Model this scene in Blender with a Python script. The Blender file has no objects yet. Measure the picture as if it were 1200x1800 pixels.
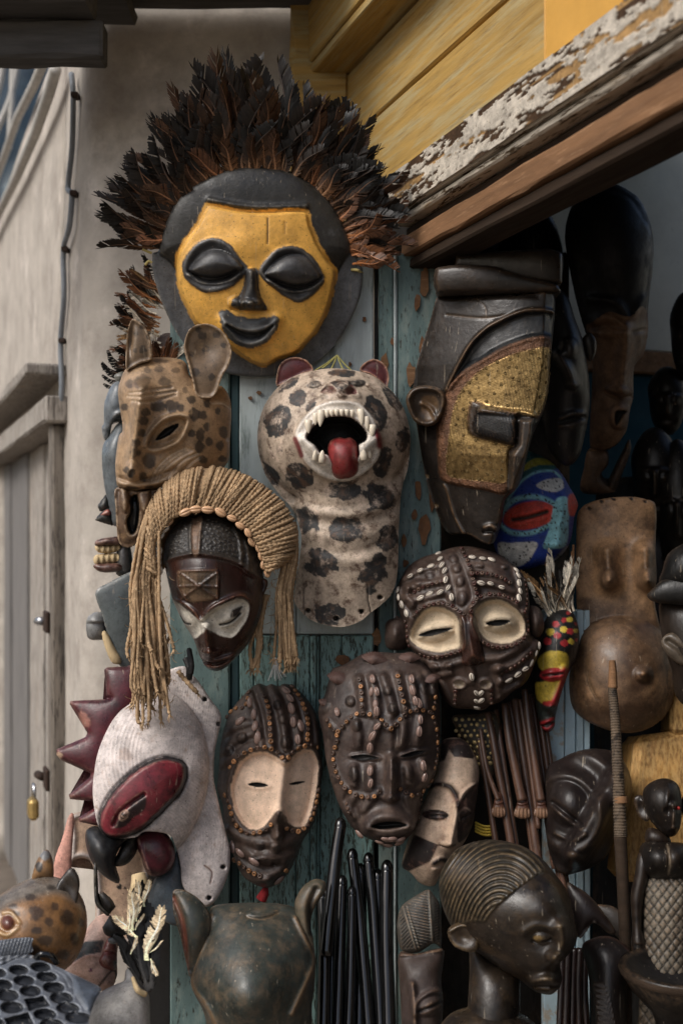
import bpy, math, random
import numpy as np
from mathutils import Vector, Matrix
S = bpy.context.scene
COL = S.collection
rad = math.radians
# ---------------------------------------------------------------- camera
FPX, CX, CY, CAMZ = 2000.0, 600.0, 935.0, 1.5        # focal length and principal point in photo pixels
cd = bpy.data.cameras.new('camera')
cam = bpy.data.objects.new('camera', cd); COL.objects.link(cam)
cam.location = (0, 0, CAMZ); cam.rotation_euler = (rad(90), 0, 0)
cd.sensor_fit = 'VERTICAL'; cd.sensor_height = 36.0; cd.lens = FPX/1800*36
cd.shift_y = 35/1800
cd.clip_start = .05; cd.clip_end = 300
cd.dof.use_dof = True; cd.dof.focus_distance = 2.24; cd.dof.aperture_fstop = 2.6
S.camera = cam
# ---------------------------------------------------------------- sky, sun, exposure
SUN_EL, SUN_AZ = 45.0, 232.0                          # azimuth of the sun, degrees clockwise from +Y
wd = bpy.data.worlds.new('World'); S.world = wd; wd.use_nodes = True
nt = wd.node_tree
sky = nt.nodes.new('ShaderNodeTexSky'); sky.sky_type = 'NISHITA'; sky.sun_disc = False
sky.sun_elevation = rad(SUN_EL); sky.sun_rotation = rad(SUN_AZ); sky.dust_density = 4.0; sky.ozone_density = 1.0
nt.links.new(sky.outputs[0], nt.nodes['Background'].inputs[0])
nt.nodes['Background'].inputs[1].default_value = .09
sd_ = bpy.data.lights.new('sun', 'SUN'); sd_.energy = 1.5; sd_.angle = rad(30); sd_.color = (1, 1, .99)
sun = bpy.data.objects.new('sun', sd_); COL.objects.link(sun)
_sv = Vector((math.sin(rad(SUN_AZ))*math.cos(rad(SUN_EL)), math.cos(rad(SUN_AZ))*math.cos(rad(SUN_EL)), math.sin(rad(SUN_EL))))
sun.rotation_euler = _sv.to_track_quat('Z', 'Y').to_euler(); sun.location = _sv*20
S.view_settings.view_transform = 'Standard'; S.view_settings.look = 'None'
S.view_settings.gamma = 1; S.view_settings.use_curve_mapping = False
S.view_settings.exposure = .56
try:
    S.cycles.max_bounces = 6; S.cycles.diffuse_bounces = 3; S.cycles.glossy_bounces = 3; S.cycles.use_denoising = True
except Exception: pass
# ---------------------------------------------------------------- helpers
R = random.Random(11)
rng = np.random.default_rng(5)
def lin(r, g, b):
    f = lambda c: (c/255/12.92 if c/255 <= .04045 else ((c/255+.055)/1.055)**2.4)
    c = (f(r), f(g), f(b)); y = .3*c[0]+.6*c[1]+.1*c[2]
    k = min(1., (max(y, .004)/.28)**.32)             # dark woods and paints are darker than they look
    return tuple(max(.004, (v*.9+y*.1)*k) for v in c)
def W(px, py, d): return Vector(((px-CX)/FPX*d, d, CAMZ-(py-CY)/FPX*d))
def K(x0, y0, s): return lambda *p: [(x0+q[0]/s, y0+q[1]/s, *q[2:]) for q in p]
def P1(q): return q[0][:2]
def tag(o, label=None, cat=None, group=None, kind=None):
    if label: o['label'] = label
    if cat: o['category'] = cat
    if group: o['group'] = group
    if kind: o['kind'] = kind
    return o
def empty(name, label, cat, loc=(0, 0, 0), group=None):
    o = bpy.data.objects.new(name, None); COL.objects.link(o); o.empty_display_size = .02
    o.location = loc
    return tag(o, label, cat, group)
def mesh_np(name, co, faces, col=None, smooth=True, uvw=None):
    """co (N,3), faces: list of lists or int array (M,3|4)"""
    me = bpy.data.meshes.new(name)
    co = np.asarray(co, dtype=np.float32)
    if isinstance(faces, np.ndarray):
        fa = faces.astype(np.int32); n = fa.shape[1]
        me.vertices.add(len(co)); me.vertices.foreach_set('co', co.ravel())
        me.loops.add(fa.size); me.loops.foreach_set('vertex_index', fa.ravel())
        me.polygons.add(len(fa)); me.polygons.foreach_set('loop_start', np.arange(0, fa.size, n, dtype=np.int32))
        try: me.polygons.foreach_set('loop_total', np.full(len(fa), n, dtype=np.int32))
        except Exception: pass
    else:
        me.from_pydata([tuple(map(float, c)) for c in co], [], faces)
    me.update(calc_edges=True)
    if col is not None:
        a = me.color_attributes.new('Col', 'FLOAT_COLOR', 'POINT')
        cc = np.ones((len(co), 4), dtype=np.float32); cc[:, :3] = col
        a.data.foreach_set('color', cc.ravel())
    me.polygons.foreach_set('use_smooth', np.full(len(me.polygons), smooth, dtype=bool))
    return me
def obj(name, me, m, parent=None, M=None):
    o = bpy.data.objects.new(name, me); COL.objects.link(o)
    if m is not None and not me.materials: me.materials.append(m)
    if parent is not None: o.parent = parent
    if M is not None: o.matrix_local = M
    return o
# ---------------------------------------------------------------- materials
def mat(name, col=(.5, .5, .5), attr=False, rough=.5, rvar=.15, var=.3, vs=25, wear=None, wamt=.45, ws=60, wsoft=.06, stretch=(1, 1, 1),
        bump=.25, bs=250, b2=0, b2s=40, metal=0, spec=.5, edge=None, eamt=.5, wear2=None, w2amt=.4, w2s=25, sheen=0, hue=None, vor=0, grime=.4, orand=0):
    m = bpy.data.materials.new(name); m.use_nodes = True
    t = m.node_tree; N = t.nodes; L = t.links; b = N['Principled BSDF']
    def nd(k, **kw):
        n = N.new(k)
        for a, v in kw.items(): setattr(n, a, v)
        return n
    tc = nd('ShaderNodeTexCoord'); mp = nd('ShaderNodeMapping'); mp.inputs['Scale'].default_value = stretch
    off = (sum(map(ord, name)) % 97)*.37; mp.inputs['Location'].default_value = (off, off*.7, off*1.3)
    L.new(tc.outputs['Object'], mp.inputs[0])
    def noise(sc, det=5, ro=.6, src=mp):
        n = nd('ShaderNodeTexNoise'); n.inputs['Scale'].default_value = sc; n.inputs['Detail'].default_value = det
        n.inputs['Roughness'].default_value = ro; L.new(src.outputs[0], n.inputs['Vector']); return n.outputs[0]
    def ramp(src, a, c, lo=0., hi=1.):
        r = nd('ShaderNodeMapRange'); r.interpolation_type = 'SMOOTHSTEP'; L.new(src, r.inputs[0])
        for k, v in zip((1, 2, 3, 4), (a, c, lo, hi)): r.inputs[k].default_value = v
        return r.outputs[0]
    def mix(f, a, c, mode='MIX'):
        x = nd('ShaderNodeMix', data_type='RGBA', blend_type=mode)
        for s, v in ((x.inputs[0], f), (x.inputs[6], a), (x.inputs[7], c)):
            if hasattr(v, 'links'): L.new(v, s)
            elif isinstance(v, tuple): s.default_value = (*v[:3], 1)
            else: s.default_value = v
        return x.outputs[2]
    if attr:
        ca = nd('ShaderNodeVertexColor'); ca.layer_name = 'Col'; base = ca.outputs[0]
    else:
        base = mix(0., col, col)
    n1 = noise(vs, 6, .65)
    v1 = ramp(n1, .25, .75, 1-var, 1+var)
    vm = nd('ShaderNodeVectorMath', operation='SCALE'); L.new(base, vm.inputs[0]); L.new(v1, vm.inputs['Scale'])
    c = vm.outputs[0]
    if orand:
        oi = nd('ShaderNodeObjectInfo'); ov = nd('ShaderNodeVectorMath', operation='SCALE'); L.new(c, ov.inputs[0]); L.new(ramp(oi.outputs['Random'], 0, 1, 1-orand, 1+orand), ov.inputs['Scale']); c = ov.outputs[0]
    if hue: c = mix(ramp(noise(vs*.6, 4), .4, .7), c, hue)
    if wear2:
        c = mix(ramp(noise(w2s, 8, .7), 1-w2amt-.09, 1-w2amt+.09), c, wear2)
    if grime and attr:
        gm_ = nd('ShaderNodeVectorMath', operation='SCALE'); L.new(c, gm_.inputs[0]); L.new(ramp(noise(34, 10, .82), .36, .62, 1-grime, 1.12), gm_.inputs['Scale']); c = gm_.outputs[0]
        c = mix(ramp(noise(240, 3, .5), .64, .69, 0, .55), c, lin(58, 44, 32))
        st = nd('ShaderNodeMapping'); st.inputs['Scale'].default_value = (160, 160, 7); st.inputs['Rotation'].default_value = (0, rad(24), 0); L.new(tc.outputs['Object'], st.inputs[0])
        c = mix(ramp(noise(1., 3, .6, st), .66, .72, 0, .35), c, lin(190, 174, 150))
    wf = None
    if wear:
        wf = ramp(noise(ws, 9, .72), 1-wamt-wsoft, 1-wamt+wsoft); c = mix(wf, c, wear)
    if edge:
        g = nd('ShaderNodeNewGeometry'); ef = ramp(g.outputs['Pointiness'], .505, .56, 0, eamt)
        en = nd('ShaderNodeMath', operation='MULTIPLY'); L.new(ef, en.inputs[0]); L.new(ramp(noise(90, 4), .35, .65), en.inputs[1])
        c = mix(en.outputs[0], c, edge)
    L.new(c, b.inputs['Base Color'])
    rr = ramp(noise(vs*2.3, 5), .3, .7, max(.05, rough-rvar), min(1, rough+rvar)); L.new(rr, b.inputs['Roughness'])
    b.inputs['Metallic'].default_value = metal
    b.inputs['Specular IOR Level'].default_value = spec
    if sheen: b.inputs['Sheen Weight'].default_value = sheen
    last = None
    if bump:
        bp = nd('ShaderNodeBump'); bp.inputs['Strength'].default_value = bump; bp.inputs['Distance'].default_value = .002
        L.new(noise(bs, 6, .7), bp.inputs['Height']); last = bp
    if b2:
        bp = nd('ShaderNodeBump'); bp.inputs['Strength'].default_value = b2; bp.inputs['Distance'].default_value = .004
        L.new(noise(b2s, 4, .6), bp.inputs['Height'])
        if last: L.new(last.outputs[0], bp.inputs['Normal'])
        last = bp
    if vor:
        vn = nd('ShaderNodeTexVoronoi'); vn.inputs['Scale'].default_value = vor; L.new(mp.outputs[0], vn.inputs['Vector'])
        bp = nd('ShaderNodeBump'); bp.inputs['Strength'].default_value = .9; bp.inputs['Distance'].default_value = .0015; bp.invert = True
        L.new(vn.outputs['Distance'], bp.inputs['Height'])
        if last: L.new(last.outputs[0], bp.inputs['Normal'])
        last = bp
    if wf is not None:
        bp = nd('ShaderNodeBump'); bp.inputs['Strength'].default_value = .35; bp.inputs['Distance'].default_value = .001; bp.invert = True
        L.new(wf, bp.inputs['Height']); L.new(last.outputs[0], bp.inputs['Normal']) if last else None; last = bp
    if last: L.new(last.outputs[0], b.inputs['Normal'])
    return m
# ---------------------------------------------------------------- curves and distances
def cr(pts, n=6, closed=True):
    """Catmull-Rom; a point given as (x, y, 1) is a sharp corner"""
    p = [tuple(q[:2]) for q in pts]; sh = [len(q) > 2 and q[2] for q in pts]
    m = len(p); out = []
    rngm = range(m) if closed else range(m-1)
    for i in rngm:
        a = p[(i-1) % m] if (closed or i > 0) else p[i]
        b = p[i]; c = p[(i+1) % m]; d = p[(i+2) % m] if (closed or i+2 < m) else c
        if sh[i]: a = b
        if sh[(i+1) % m]: d = c
        for k in range(n):
            t = k/n; t2 = t*t; t3 = t2*t
            out.append(tuple(.5*(2*b[j]+(c[j]-a[j])*t+(2*a[j]-5*b[j]+4*c[j]-d[j])*t2+(3*b[j]-a[j]-3*c[j]+d[j])*t3) for j in (0, 1)))
    if not closed: out.append(p[-1])
    return np.array(out, dtype=np.float64)
def seglist(poly, closed):
    a = poly; b = np.roll(poly, -1, 0)
    return (a, b) if closed else (a[:-1], b[:-1])
def pdist(poly, u, v, closed=True, near=False):
    """distance to the polyline, inside flag, nearest point"""
    a, b = seglist(np.asarray(poly, float), closed)
    best = np.full(u.shape, 1e18); ins = np.zeros(u.shape, bool)
    nx = np.zeros(u.shape); ny = np.zeros(u.shape); par = np.zeros(u.shape)
    for i in range(len(a)):
        ax, ay = a[i]; bx, by = b[i]; dx, dy = bx-ax, by-ay; l2 = dx*dx+dy*dy+1e-12
        t = np.clip(((u-ax)*dx+(v-ay)*dy)/l2, 0, 1)
        qx = ax+t*dx; qy = ay+t*dy; d = (u-qx)**2+(v-qy)**2
        k = d < best
        best[k] = d[k]
        if near: nx[k] = qx[k]; ny[k] = qy[k]
        par[k] = i+t[k]
        if closed and ay != by:
            c = ((ay > v) != (by > v)) & (u < dx*(v-ay)/dy+ax)
            ins ^= c
    return np.sqrt(best), ins, nx, ny, par/len(a)
def vnoise(u, v, sc, seed=0):
    g = np.random.default_rng(seed).random((64, 64))
    x = u/sc+seed*3.7; y = v/sc+seed*1.3
    xi = np.floor(x).astype(int); yi = np.floor(y).astype(int); fx = x-xi; fy = y-yi
    fx = fx*fx*(3-2*fx); fy = fy*fy*(3-2*fy)
    G = lambda i, j: g[j % 64, i % 64]
    return (G(xi, yi)*(1-fx)+G(xi+1, yi)*fx)*(1-fy)+(G(xi, yi+1)*(1-fx)+G(xi+1, yi+1)*fx)*fy
def fbm(u, v, sc, seed=0): return (vnoise(u, v, sc, seed)+.5*vnoise(u, v, sc/2.1, seed+1)+.25*vnoise(u, v, sc/4.3, seed+2))/1.75
def sst(x, a, b):
    t = np.clip((x-a)/(b-a+1e-9), 0, 1); return t*t*(3-2*t)
def inflate(m):
    """Poisson puff of a mask: max 1"""
    def solve(m, depth=0):
        if min(m.shape) > 28:
            H, Wd = m.shape
            mc = m[::2, ::2]; u = solve(mc)
            u = np.repeat(np.repeat(u, 2, 0), 2, 1)[:H, :Wd]*4*m; it = 24
        else:
            u = np.zeros(m.shape); it = 220
        mm = np.pad(m.astype(float), 1)
        up = np.pad(u*m, 1)
        for _ in range(it):
            up[1:-1, 1:-1] = mm[1:-1, 1:-1]*(.25*(up[:-2, 1:-1]+up[2:, 1:-1]+up[1:-1, :-2]+up[1:-1, 2:])+1)
        return up[1:-1, 1:-1]
    u = solve(m)
    return u/max(u.max(), 1e-9)
# ---------------------------------------------------------------- frames: a plane facing the camera at a photo position and a real depth
class Frame:
    def __init__(s, px, py, d, lift=0.0):
        s.px, s.py, s.d = px, py, d
        s.P = W(px, py, d); C = Vector((0, 0, CAMZ))
        r = (s.P-C); s.R = r.length; y = r.normalized()
        x = y.cross(Vector((0, 0, 1))).normalized(); z = x.cross(y)
        s.M = Matrix(((x.x, y.x, z.x, s.P.x), (x.y, y.y, z.y, s.P.y), (x.z, y.z, z.z, s.P.z), (0, 0, 0, 1)))
        s.s = d/FPX
        def pr(q): return np.array((CX+FPX*q.x/q.y, CY-FPX*(q.z-CAMZ)/q.y))
        e = .01; p0 = pr(s.P)
        J = np.stack([(pr(s.P+x*e)-p0)/e, (pr(s.P+z*e)-p0)/e], 1)
        s.Ji = np.linalg.inv(J)*(s.R-lift*s.s)/s.R
    def loc(s, u, v, h):
        du = np.asarray(u, float)-s.px; dv = np.asarray(v, float)-s.py
        a = s.Ji[0, 0]*du+s.Ji[0, 1]*dv; b = s.Ji[1, 0]*du+s.Ji[1, 1]*dv
        return np.stack([a, -np.asarray(h, float)*s.s+a*0, b], -1)
    def vec(s, u, v, h): return Vector(s.loc(u, v, h).tolist())
def thing(name, label, cat, fr, group=None):
    o = empty(name, label, cat, group=group); o.matrix_world = fr.M; return o
# ---------------------------------------------------------------- reliefs
class Relief:
    def __init__(s, outline, step=2.5, regions=(), holes=(), sharp=False, n=6):
        s.step = step
        out = np.array([q[:2] for q in outline], float) if sharp else cr(outline, n)
        x0, y0 = out.min(0)-step*1.5; x1, y1 = out.max(0)+step*1.5
        xs = np.arange(x0, x1+step, step); ys = np.arange(y0, y1+step, step)
        U, V = np.meshgrid(xs, ys); s.x0, s.y0, s.shape = x0, y0, U.shape
        u = U.ravel().copy(); v = V.ravel().copy()
        d, ins, nx, ny, _ = pdist(out, u, v, True, True)
        sd = np.where(ins, d, -d)
        snap = (sd > -.72*step) & (sd < .3*step)
        u[snap] = nx[snap]; v[snap] = ny[snap]
        keep = sd > -.72*step
        sd = np.maximum(sd, 0); sd[snap] = 0
        s.u0, s.v0 = U.ravel(), V.ravel()
        fixed = snap.copy()
        s.holes = []
        for hp in holes:
            hp = cr(hp, n); s.holes.append(hp)
            d, ins, nx, ny, _ = pdist(hp, s.u0, s.v0, True, True)
            k = (d < .5*step) & ~fixed
            u[k] = nx[k]; v[k] = ny[k]; fixed |= k
        s.regs = []
        for rg in regions:
            nm, pl, m = rg[:3]; sh = len(rg) > 3 and rg[3]
            pl = np.array([q[:2] for q in pl], float) if sh else cr(pl, n)
            s.regs.append((nm, pl, m))
            b0, b1 = pl.min(0)-2*step, pl.max(0)+2*step
            bi = np.nonzero((s.u0 > b0[0]) & (s.u0 < b1[0]) & (s.v0 > b0[1]) & (s.v0 < b1[1]))[0]
            if len(bi) == 0: continue
            d, ins, nx, ny, _ = pdist(pl, s.u0[bi], s.v0[bi], True, True)
            k = (d < .5*step) & ~fixed[bi]
            u[bi[k]] = nx[k]; v[bi[k]] = ny[k]; fixed[bi[k]] = True
        s.u, s.v, s.sd, s.keep = u, v, sd, keep
        s.h = np.zeros(len(u)); s.c = np.ones((len(u), 3))*.5
        s.infl = inflate((sd > 0).reshape(s.shape)).ravel()
    # --- helpers on arrays
    def box(s, pl, m):
        b0, b1 = pl.min(0)-m, pl.max(0)+m
        return np.nonzero((s.u > b0[0]) & (s.u < b1[0]) & (s.v > b0[1]) & (s.v < b1[1]))[0]
    def q(s, cx, cy, rx, ry, a=0):
        ca, sa = math.cos(rad(a)), math.sin(rad(a)); x = s.u-cx; y = s.v-cy
        return np.sqrt(((x*ca+y*sa)/rx)**2+((-x*sa+y*ca)/ry)**2)
    def dome(s, H, p=.5): s.h += H*s.infl**p
    def bump(s, cx, cy, rx, ry, a, h, k=1.0): s.h += h*np.clip(1-s.q(cx, cy, rx, ry, a)**2, 0, None)**k
    def gau(s, cx, cy, rx, ry, a, h): s.h += h*np.exp(-s.q(cx, cy, rx, ry, a)**2)
    def line(s, pts, w, h, sm=True, closed=False, col=None, taper=0, k=2):
        pl = cr(pts, 5, closed) if sm else np.array(pts, float)
        bi = s.box(pl, w*3.2)
        if len(bi) == 0: return
        d, _, _, _, par = pdist(pl, s.u[bi], s.v[bi], closed)
        ww = w*(1-taper*np.abs(2*par-1)) if taper else w
        f = np.exp(-(d/ww)**k)
        s.h[bi] += h*f
        if col is not None: s.paint_i(bi, np.clip(f*1.6-.3, 0, 1), col)
    def sdp(s, pts, sm=True, m=0, n=5):
        pl = cr(pts, n) if sm else np.array(pts, float)
        bi = s.box(pl, m+2)
        d, ins, _, _, _ = pdist(pl, s.u[bi], s.v[bi])
        return bi, np.where(ins, d, -d)
    def plate(s, pts, h, edge=4, sm=True):
        bi, d = s.sdp(pts, sm, edge); s.h[bi] += h*sst(d, -edge/2, edge/2)
    def puff(s, pts, h, w, sm=True):
        bi, d = s.sdp(pts, sm); t = np.clip(d/w, 0, 1); s.h[bi] += h*np.sqrt(1-(1-t)**2)
    def paint_i(s, bi, f, col): s.c[bi] = s.c[bi]*(1-f[:, None])+np.array(col)*f[:, None]
    def paint(s, f, col): s.c = s.c*(1-f[:, None])+np.array(col)*f[:, None]
    def fill(s, pts, col, edge=1.5, sm=True, wob=0, ws=12, seed=1):
        pl = cr(pts, 5) if sm else np.array(pts, float)
        bi = s.box(pl, edge+wob+3)
        if len(bi) == 0: return
        d, ins, _, _, _ = pdist(pl, s.u[bi], s.v[bi]); d = np.where(ins, d, -d)
        if wob: d = d+wob*(fbm(s.u[bi], s.v[bi], ws, seed)-.5)*2
        s.paint_i(bi, sst(d, -edge/2, edge/2), col)
    def spot(s, cx, cy, rx, ry, a, col, wob=.25, edge=.18, seed=1, f=1.):
        q = s.q(cx, cy, rx, ry, a); bi = np.nonzero(q < 1.6)[0]
        if len(bi) == 0: return
        qq = q[bi]+wob*(fbm(s.u[bi], s.v[bi], max(rx, ry)*.6, seed)-.5)*2
        s.paint_i(bi, f*sst(-qq, -1-edge/2, -1+edge/2), col)
    def rim(s, w, drop):
        """round the outer edge off"""
        t = np.clip(s.sd/w, 0, 1); s.h -= drop*(1-np.sqrt(1-(1-t)**2+1e-9))
    def hat(s, px, py):
        i = int(round((px-s.x0)/s.step)); j = int(round((py-s.y0)/s.step))
        i = min(max(i, 0), s.shape[1]-1); j = min(max(j, 0), s.shape[0]-1)
        return s.h[j*s.shape[1]+i]
    def normal(s, px, py, e=6):
        gx = (s.hat(px+e, py)-s.hat(px-e, py))/(2*e); gy = (s.hat(px, py+e)-s.hat(px, py-e))/(2*e)
        return Vector((-gx, -1, gy)).normalized()
    def build(s, fr, par, name, m, back=10, closeback=True):
        nr, nc = s.shape; idx = np.arange(nr*nc).reshape(nr, nc)
        Q = np.stack([idx[:-1, :-1], idx[1:, :-1], idx[1:, 1:], idx[:-1, 1:]], -1).reshape(-1, 4)
        ok = s.keep[Q].all(1); Q = Q[ok]
        cu = s.u[Q].mean(1); cv = s.v[Q].mean(1)
        area = np.abs((s.u[Q[:, 2]]-s.u[Q[:, 0]])*(s.v[Q[:, 3]]-s.v[Q[:, 1]])-(s.u[Q[:, 3]]-s.u[Q[:, 1]])*(s.v[Q[:, 2]]-s.v[Q[:, 0]]))*.5
        ok = area > .06*s.step**2
        for hp in s.holes:
            _, ins, _, _, _ = pdist(hp, cu, cv); ok &= ~ins
        Q, cu, cv = Q[ok], cu[ok], cv[ok]
        lab = np.zeros(len(Q), int)
        for i, (_, pl, _) in enumerate(s.regs):
            b0, b1 = pl.min(0), pl.max(0)
            bi = np.nonzero((cu > b0[0]) & (cu < b1[0]) & (cv > b0[1]) & (cv < b1[1]))[0]
            if len(bi):
                _, ins, _, _, _ = pdist(pl, cu[bi], cv[bi]); lab[bi[ins]] = i+1
        co = fr.loc(s.u, s.v, s.h)
        s.parts = []
        for i in range(len(s.regs)+1):
            q = Q[lab == i]
            if len(q) == 0: continue
            used, inv = np.unique(q, return_inverse=True); q2 = inv.reshape(-1, 4)
            c = co[used]; cc = s.c[used]
            if i == 0:
                # walls: boundary edges of the WHOLE relief
                E = np.concatenate([Q[:, [0, 1]], Q[:, [1, 2]], Q[:, [2, 3]], Q[:, [3, 0]]])
                key = E.min(1).astype(np.int64)*len(s.u)+E.max(1)
                uk, first, cnt = np.unique(key, return_index=True, return_counts=True)
                be = E[first[cnt == 1]]
                bu, binv = np.unique(be, return_inverse=True); bq = binv.reshape(-1, 2)
                n0 = len(c); nb = len(bu)
                top = co[bu]; bot = fr.loc(s.u[bu], s.v[bu], np.full(nb, -float(back)))
                ctr = bot.mean(0, keepdims=True)
                c = np.concatenate([c, top, bot, ctr]); cc = np.concatenate([cc, s.c[bu], s.c[bu], cc[:1]])
                wq = np.stack([bq[:, 1]+n0, bq[:, 0]+n0, bq[:, 0]+n0+nb, bq[:, 1]+n0+nb], -1)
                q2 = np.concatenate([q2, wq])
                if closeback and not s.holes:
                    k = len(c)-1
                    q2 = np.concatenate([q2, np.stack([bq[:, 1]+n0+nb, bq[:, 0]+n0+nb, np.full(len(bq), k), np.full(len(bq), k)], -1)])
                    tri = q2[:, 2] == q2[:, 3]
                    fl = [tuple(f) for f in q2[~tri].tolist()]+[tuple(f[:3]) for f in q2[tri].tolist()]
                    me = mesh_np(name, c, fl, cc)
                else: me = mesh_np(name, c, q2, cc)
                o = obj(name, me, m, par)
            else:
                nm, _, mm = s.regs[i-1]
                me = mesh_np(nm, c, q2, cc); o = obj(nm, me, mm or m, par)
            s.parts.append(o)
        return s.parts[0]
    def put(s, fr, par, name, me, pts, size, spin=None, sink=0., rnd=.12, face=0.):
        """seat copies of a small mesh on the surface; size in photo px"""
        out = []
        for k, p in enumerate(pts):
            n = (s.normal(*p[:2])+Vector((0, -1, 0))*face).normalized(); h = s.hat(*p[:2])
            sz = size*(1+R.uniform(-rnd, rnd))*fr.s*(p[3] if len(p) > 3 else 1)
            a = p[2] if len(p) > 2 else (spin if spin is not None else R.uniform(0, 360))
            x = Vector((math.cos(rad(a)), 0, -math.sin(rad(a)))); x = (x-n*x.dot(n)).normalized(); y = n.cross(x)
            loc = fr.vec(p[0], p[1], h-sink)
            M = Matrix(((x.x*sz, y.x*sz, n.x*sz, loc.x), (x.y*sz, y.y*sz, n.y*sz, loc.y), (x.z*sz, y.z*sz, n.z*sz, loc.z), (0, 0, 0, 1)))
            o = bpy.data.objects.new(name, me); COL.objects.link(o); o.parent = par; o.matrix_local = M; out.append(o)
        return out
def along(pts, step, closed=False, sm=True):
    pl = cr(pts, 6, closed) if sm else np.array(pts, float)
    if closed: pl = np.concatenate([pl, pl[:1]])
    d = np.concatenate([[0], np.cumsum(np.hypot(*(np.diff(pl, axis=0).T)))])
    n = max(2, int(round(d[-1]/step))+1); t = np.linspace(0, d[-1], n)
    if closed: t = t[:-1]
    x = np.interp(t, d, pl[:, 0]); y = np.interp(t, d, pl[:, 1])
    e = 1.; ax = np.interp(t+e, d, pl[:, 0])-np.interp(t-e, d, pl[:, 0]); ay = np.interp(t+e, d, pl[:, 1])-np.interp(t-e, d, pl[:, 1])
    return [(float(a), float(b), float(math.degrees(math.atan2(dy, dx)))) for a, b, dx, dy in zip(x, y, ax, ay)]
# ---------------------------------------------------------------- small meshes
def lathe(prof, n=12, name='lathe', cap=True):
    """prof: [(r, z)], around local Z"""
    co = []; fa = []
    for r, z in prof:
        for k in range(n):
            a = 2*math.pi*k/n; co.append((r*math.cos(a), r*math.sin(a), z))
    for i in range(len(prof)-1):
        for k in range(n):
            a, b = i*n+k, i*n+(k+1) % n; fa.append((a, b, b+n, a+n))
    if cap:
        co.append((0, 0, prof[0][1])); fa += [(len(co)-1, (k+1) % n, k) for k in range(n)]
        co.append((0, 0, prof[-1][1])); b = (len(prof)-1)*n; fa += [(len(co)-1, b+k, b+(k+1) % n) for k in range(n)]
    return mesh_np(name, co, fa)
def tube(pts, r, n=6, name='tube', lobes=0, lobe=.2, twist=0., cap=True, flat=1.):
    """tube along 3-D points; r scalar or list; lobes+twist make laid rope"""
    P = np.array([tuple(p) for p in pts], float); m = len(P)
    rr = np.full(m, r) if np.isscalar(r) else np.array(r, float)
    T = np.gradient(P, axis=0); T /= np.linalg.norm(T, axis=1)[:, None]+1e-12
    ref = np.array((0, 1., 0)) if abs(T[0][1]) < .9 else np.array((1., 0, 0))
    co = np.zeros((m, n, 3)); ang = np.arange(n)*2*math.pi/n
    nrm = np.cross(T[0], ref); nrm /= np.linalg.norm(nrm)
    dist = np.concatenate([[0], np.cumsum(np.linalg.norm(np.diff(P, axis=0), axis=1))])
    for i in range(m):
        nrm = nrm-T[i]*nrm.dot(T[i]); nrm /= np.linalg.norm(nrm)+1e-12
        bi = np.cross(T[i], nrm)
        a = ang
        q = rr[i]*(1+lobe*np.cos(lobes*(a-twist*dist[i]))) if lobes else rr[i]+0*a
        co[i] = P[i]+np.outer(q*np.cos(a), nrm)+np.outer(q*np.sin(a)*flat, bi)
    co = co.reshape(-1, 3)
    i = np.arange(m-1)[:, None]*n; k = np.arange(n)[None]; k2 = (k+1) % n
    fa = np.stack([i+k, i+k2, i+n+k2, i+n+k], -1).reshape(-1, 4)
    if cap:
        co = np.concatenate([co, P[:1], P[-1:]]); c0 = m*n
        fl = [tuple(f) for f in fa.tolist()]+[(c0, (j+1) % n, j) for j in range(n)]+[(c0+1, (m-1)*n+j, (m-1)*n+(j+1) % n) for j in range(n)]
        return mesh_np(name, co, fl)
    return mesh_np(name, co, fa)
def boxm(x0, x1, y0, y1, z0, z1, bev=0.003, name='board', seg=1, warp=0, seed=0):
    """bevelled board with subdivided length (z) so that it can be slightly uneven"""
    xs = [(x0, x0+bev), (x1-bev, x1)]
    import bmesh
    bm = bmesh.new()
    bmesh.ops.create_cube(bm, size=1)
    for vv in bm.verts:
        vv.co = Vector((x0+(vv.co.x+.5)*(x1-x0), y0+(vv.co.y+.5)*(y1-y0), z0+(vv.co.z+.5)*(z1-z0)))
    if bev: bmesh.ops.bevel(bm, geom=bm.edges[:], offset=bev, segments=1, affect='EDGES', profile=.5)
    if seg > 1:
        ax = max(range(3), key=lambda a: (x1-x0, y1-y0, z1-z0)[a]); lo = (x0, y0, z0)[ax]; hi = (x1, y1, z1)[ax]
        for k in range(1, seg):
            co = Vector((0, 0, 0)); co[ax] = lo+(hi-lo)*k/seg; no = Vector((0, 0, 0)); no[ax] = 1
            bmesh.ops.bisect_plane(bm, geom=bm.verts[:]+bm.edges[:]+bm.faces[:], plane_co=co, plane_no=no)
        if warp:
            r = random.Random(seed)
            for vv in bm.verts: vv.co += Vector([r.uniform(-warp, warp) for _ in range(3)])
    me = bpy.data.meshes.new(name); bm.to_mesh(me); bm.free()
    return me
def ball(n=10, m=7, sx=1, sy=1, sz=1, name='ball'):
    pr = [(math.sin(math.pi*i/m)*1, -math.cos(math.pi*i/m)) for i in range(1, m)]
    co = []; fa = []
    for r, z in pr:
        for k in range(n): a = 2*math.pi*k/n; co.append((r*math.cos(a)*sx, r*math.sin(a)*sy, z*sz))
    for i in range(len(pr)-1):
        for k in range(n): a, b = i*n+k, i*n+(k+1) % n; fa.append((a, b, b+n, a+n))
    co += [(0, 0, -sz), (0, 0, sz)]; t = len(co)
    fa += [(t-2, (k+1) % n, k) for k in range(n)]; b = (len(pr)-1)*n; fa += [(t-1, b+k, b+(k+1) % n) for k in range(n)]
    return mesh_np(name, co, fa)
def shared(me, m):
    me.materials.append(m); return me
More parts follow.
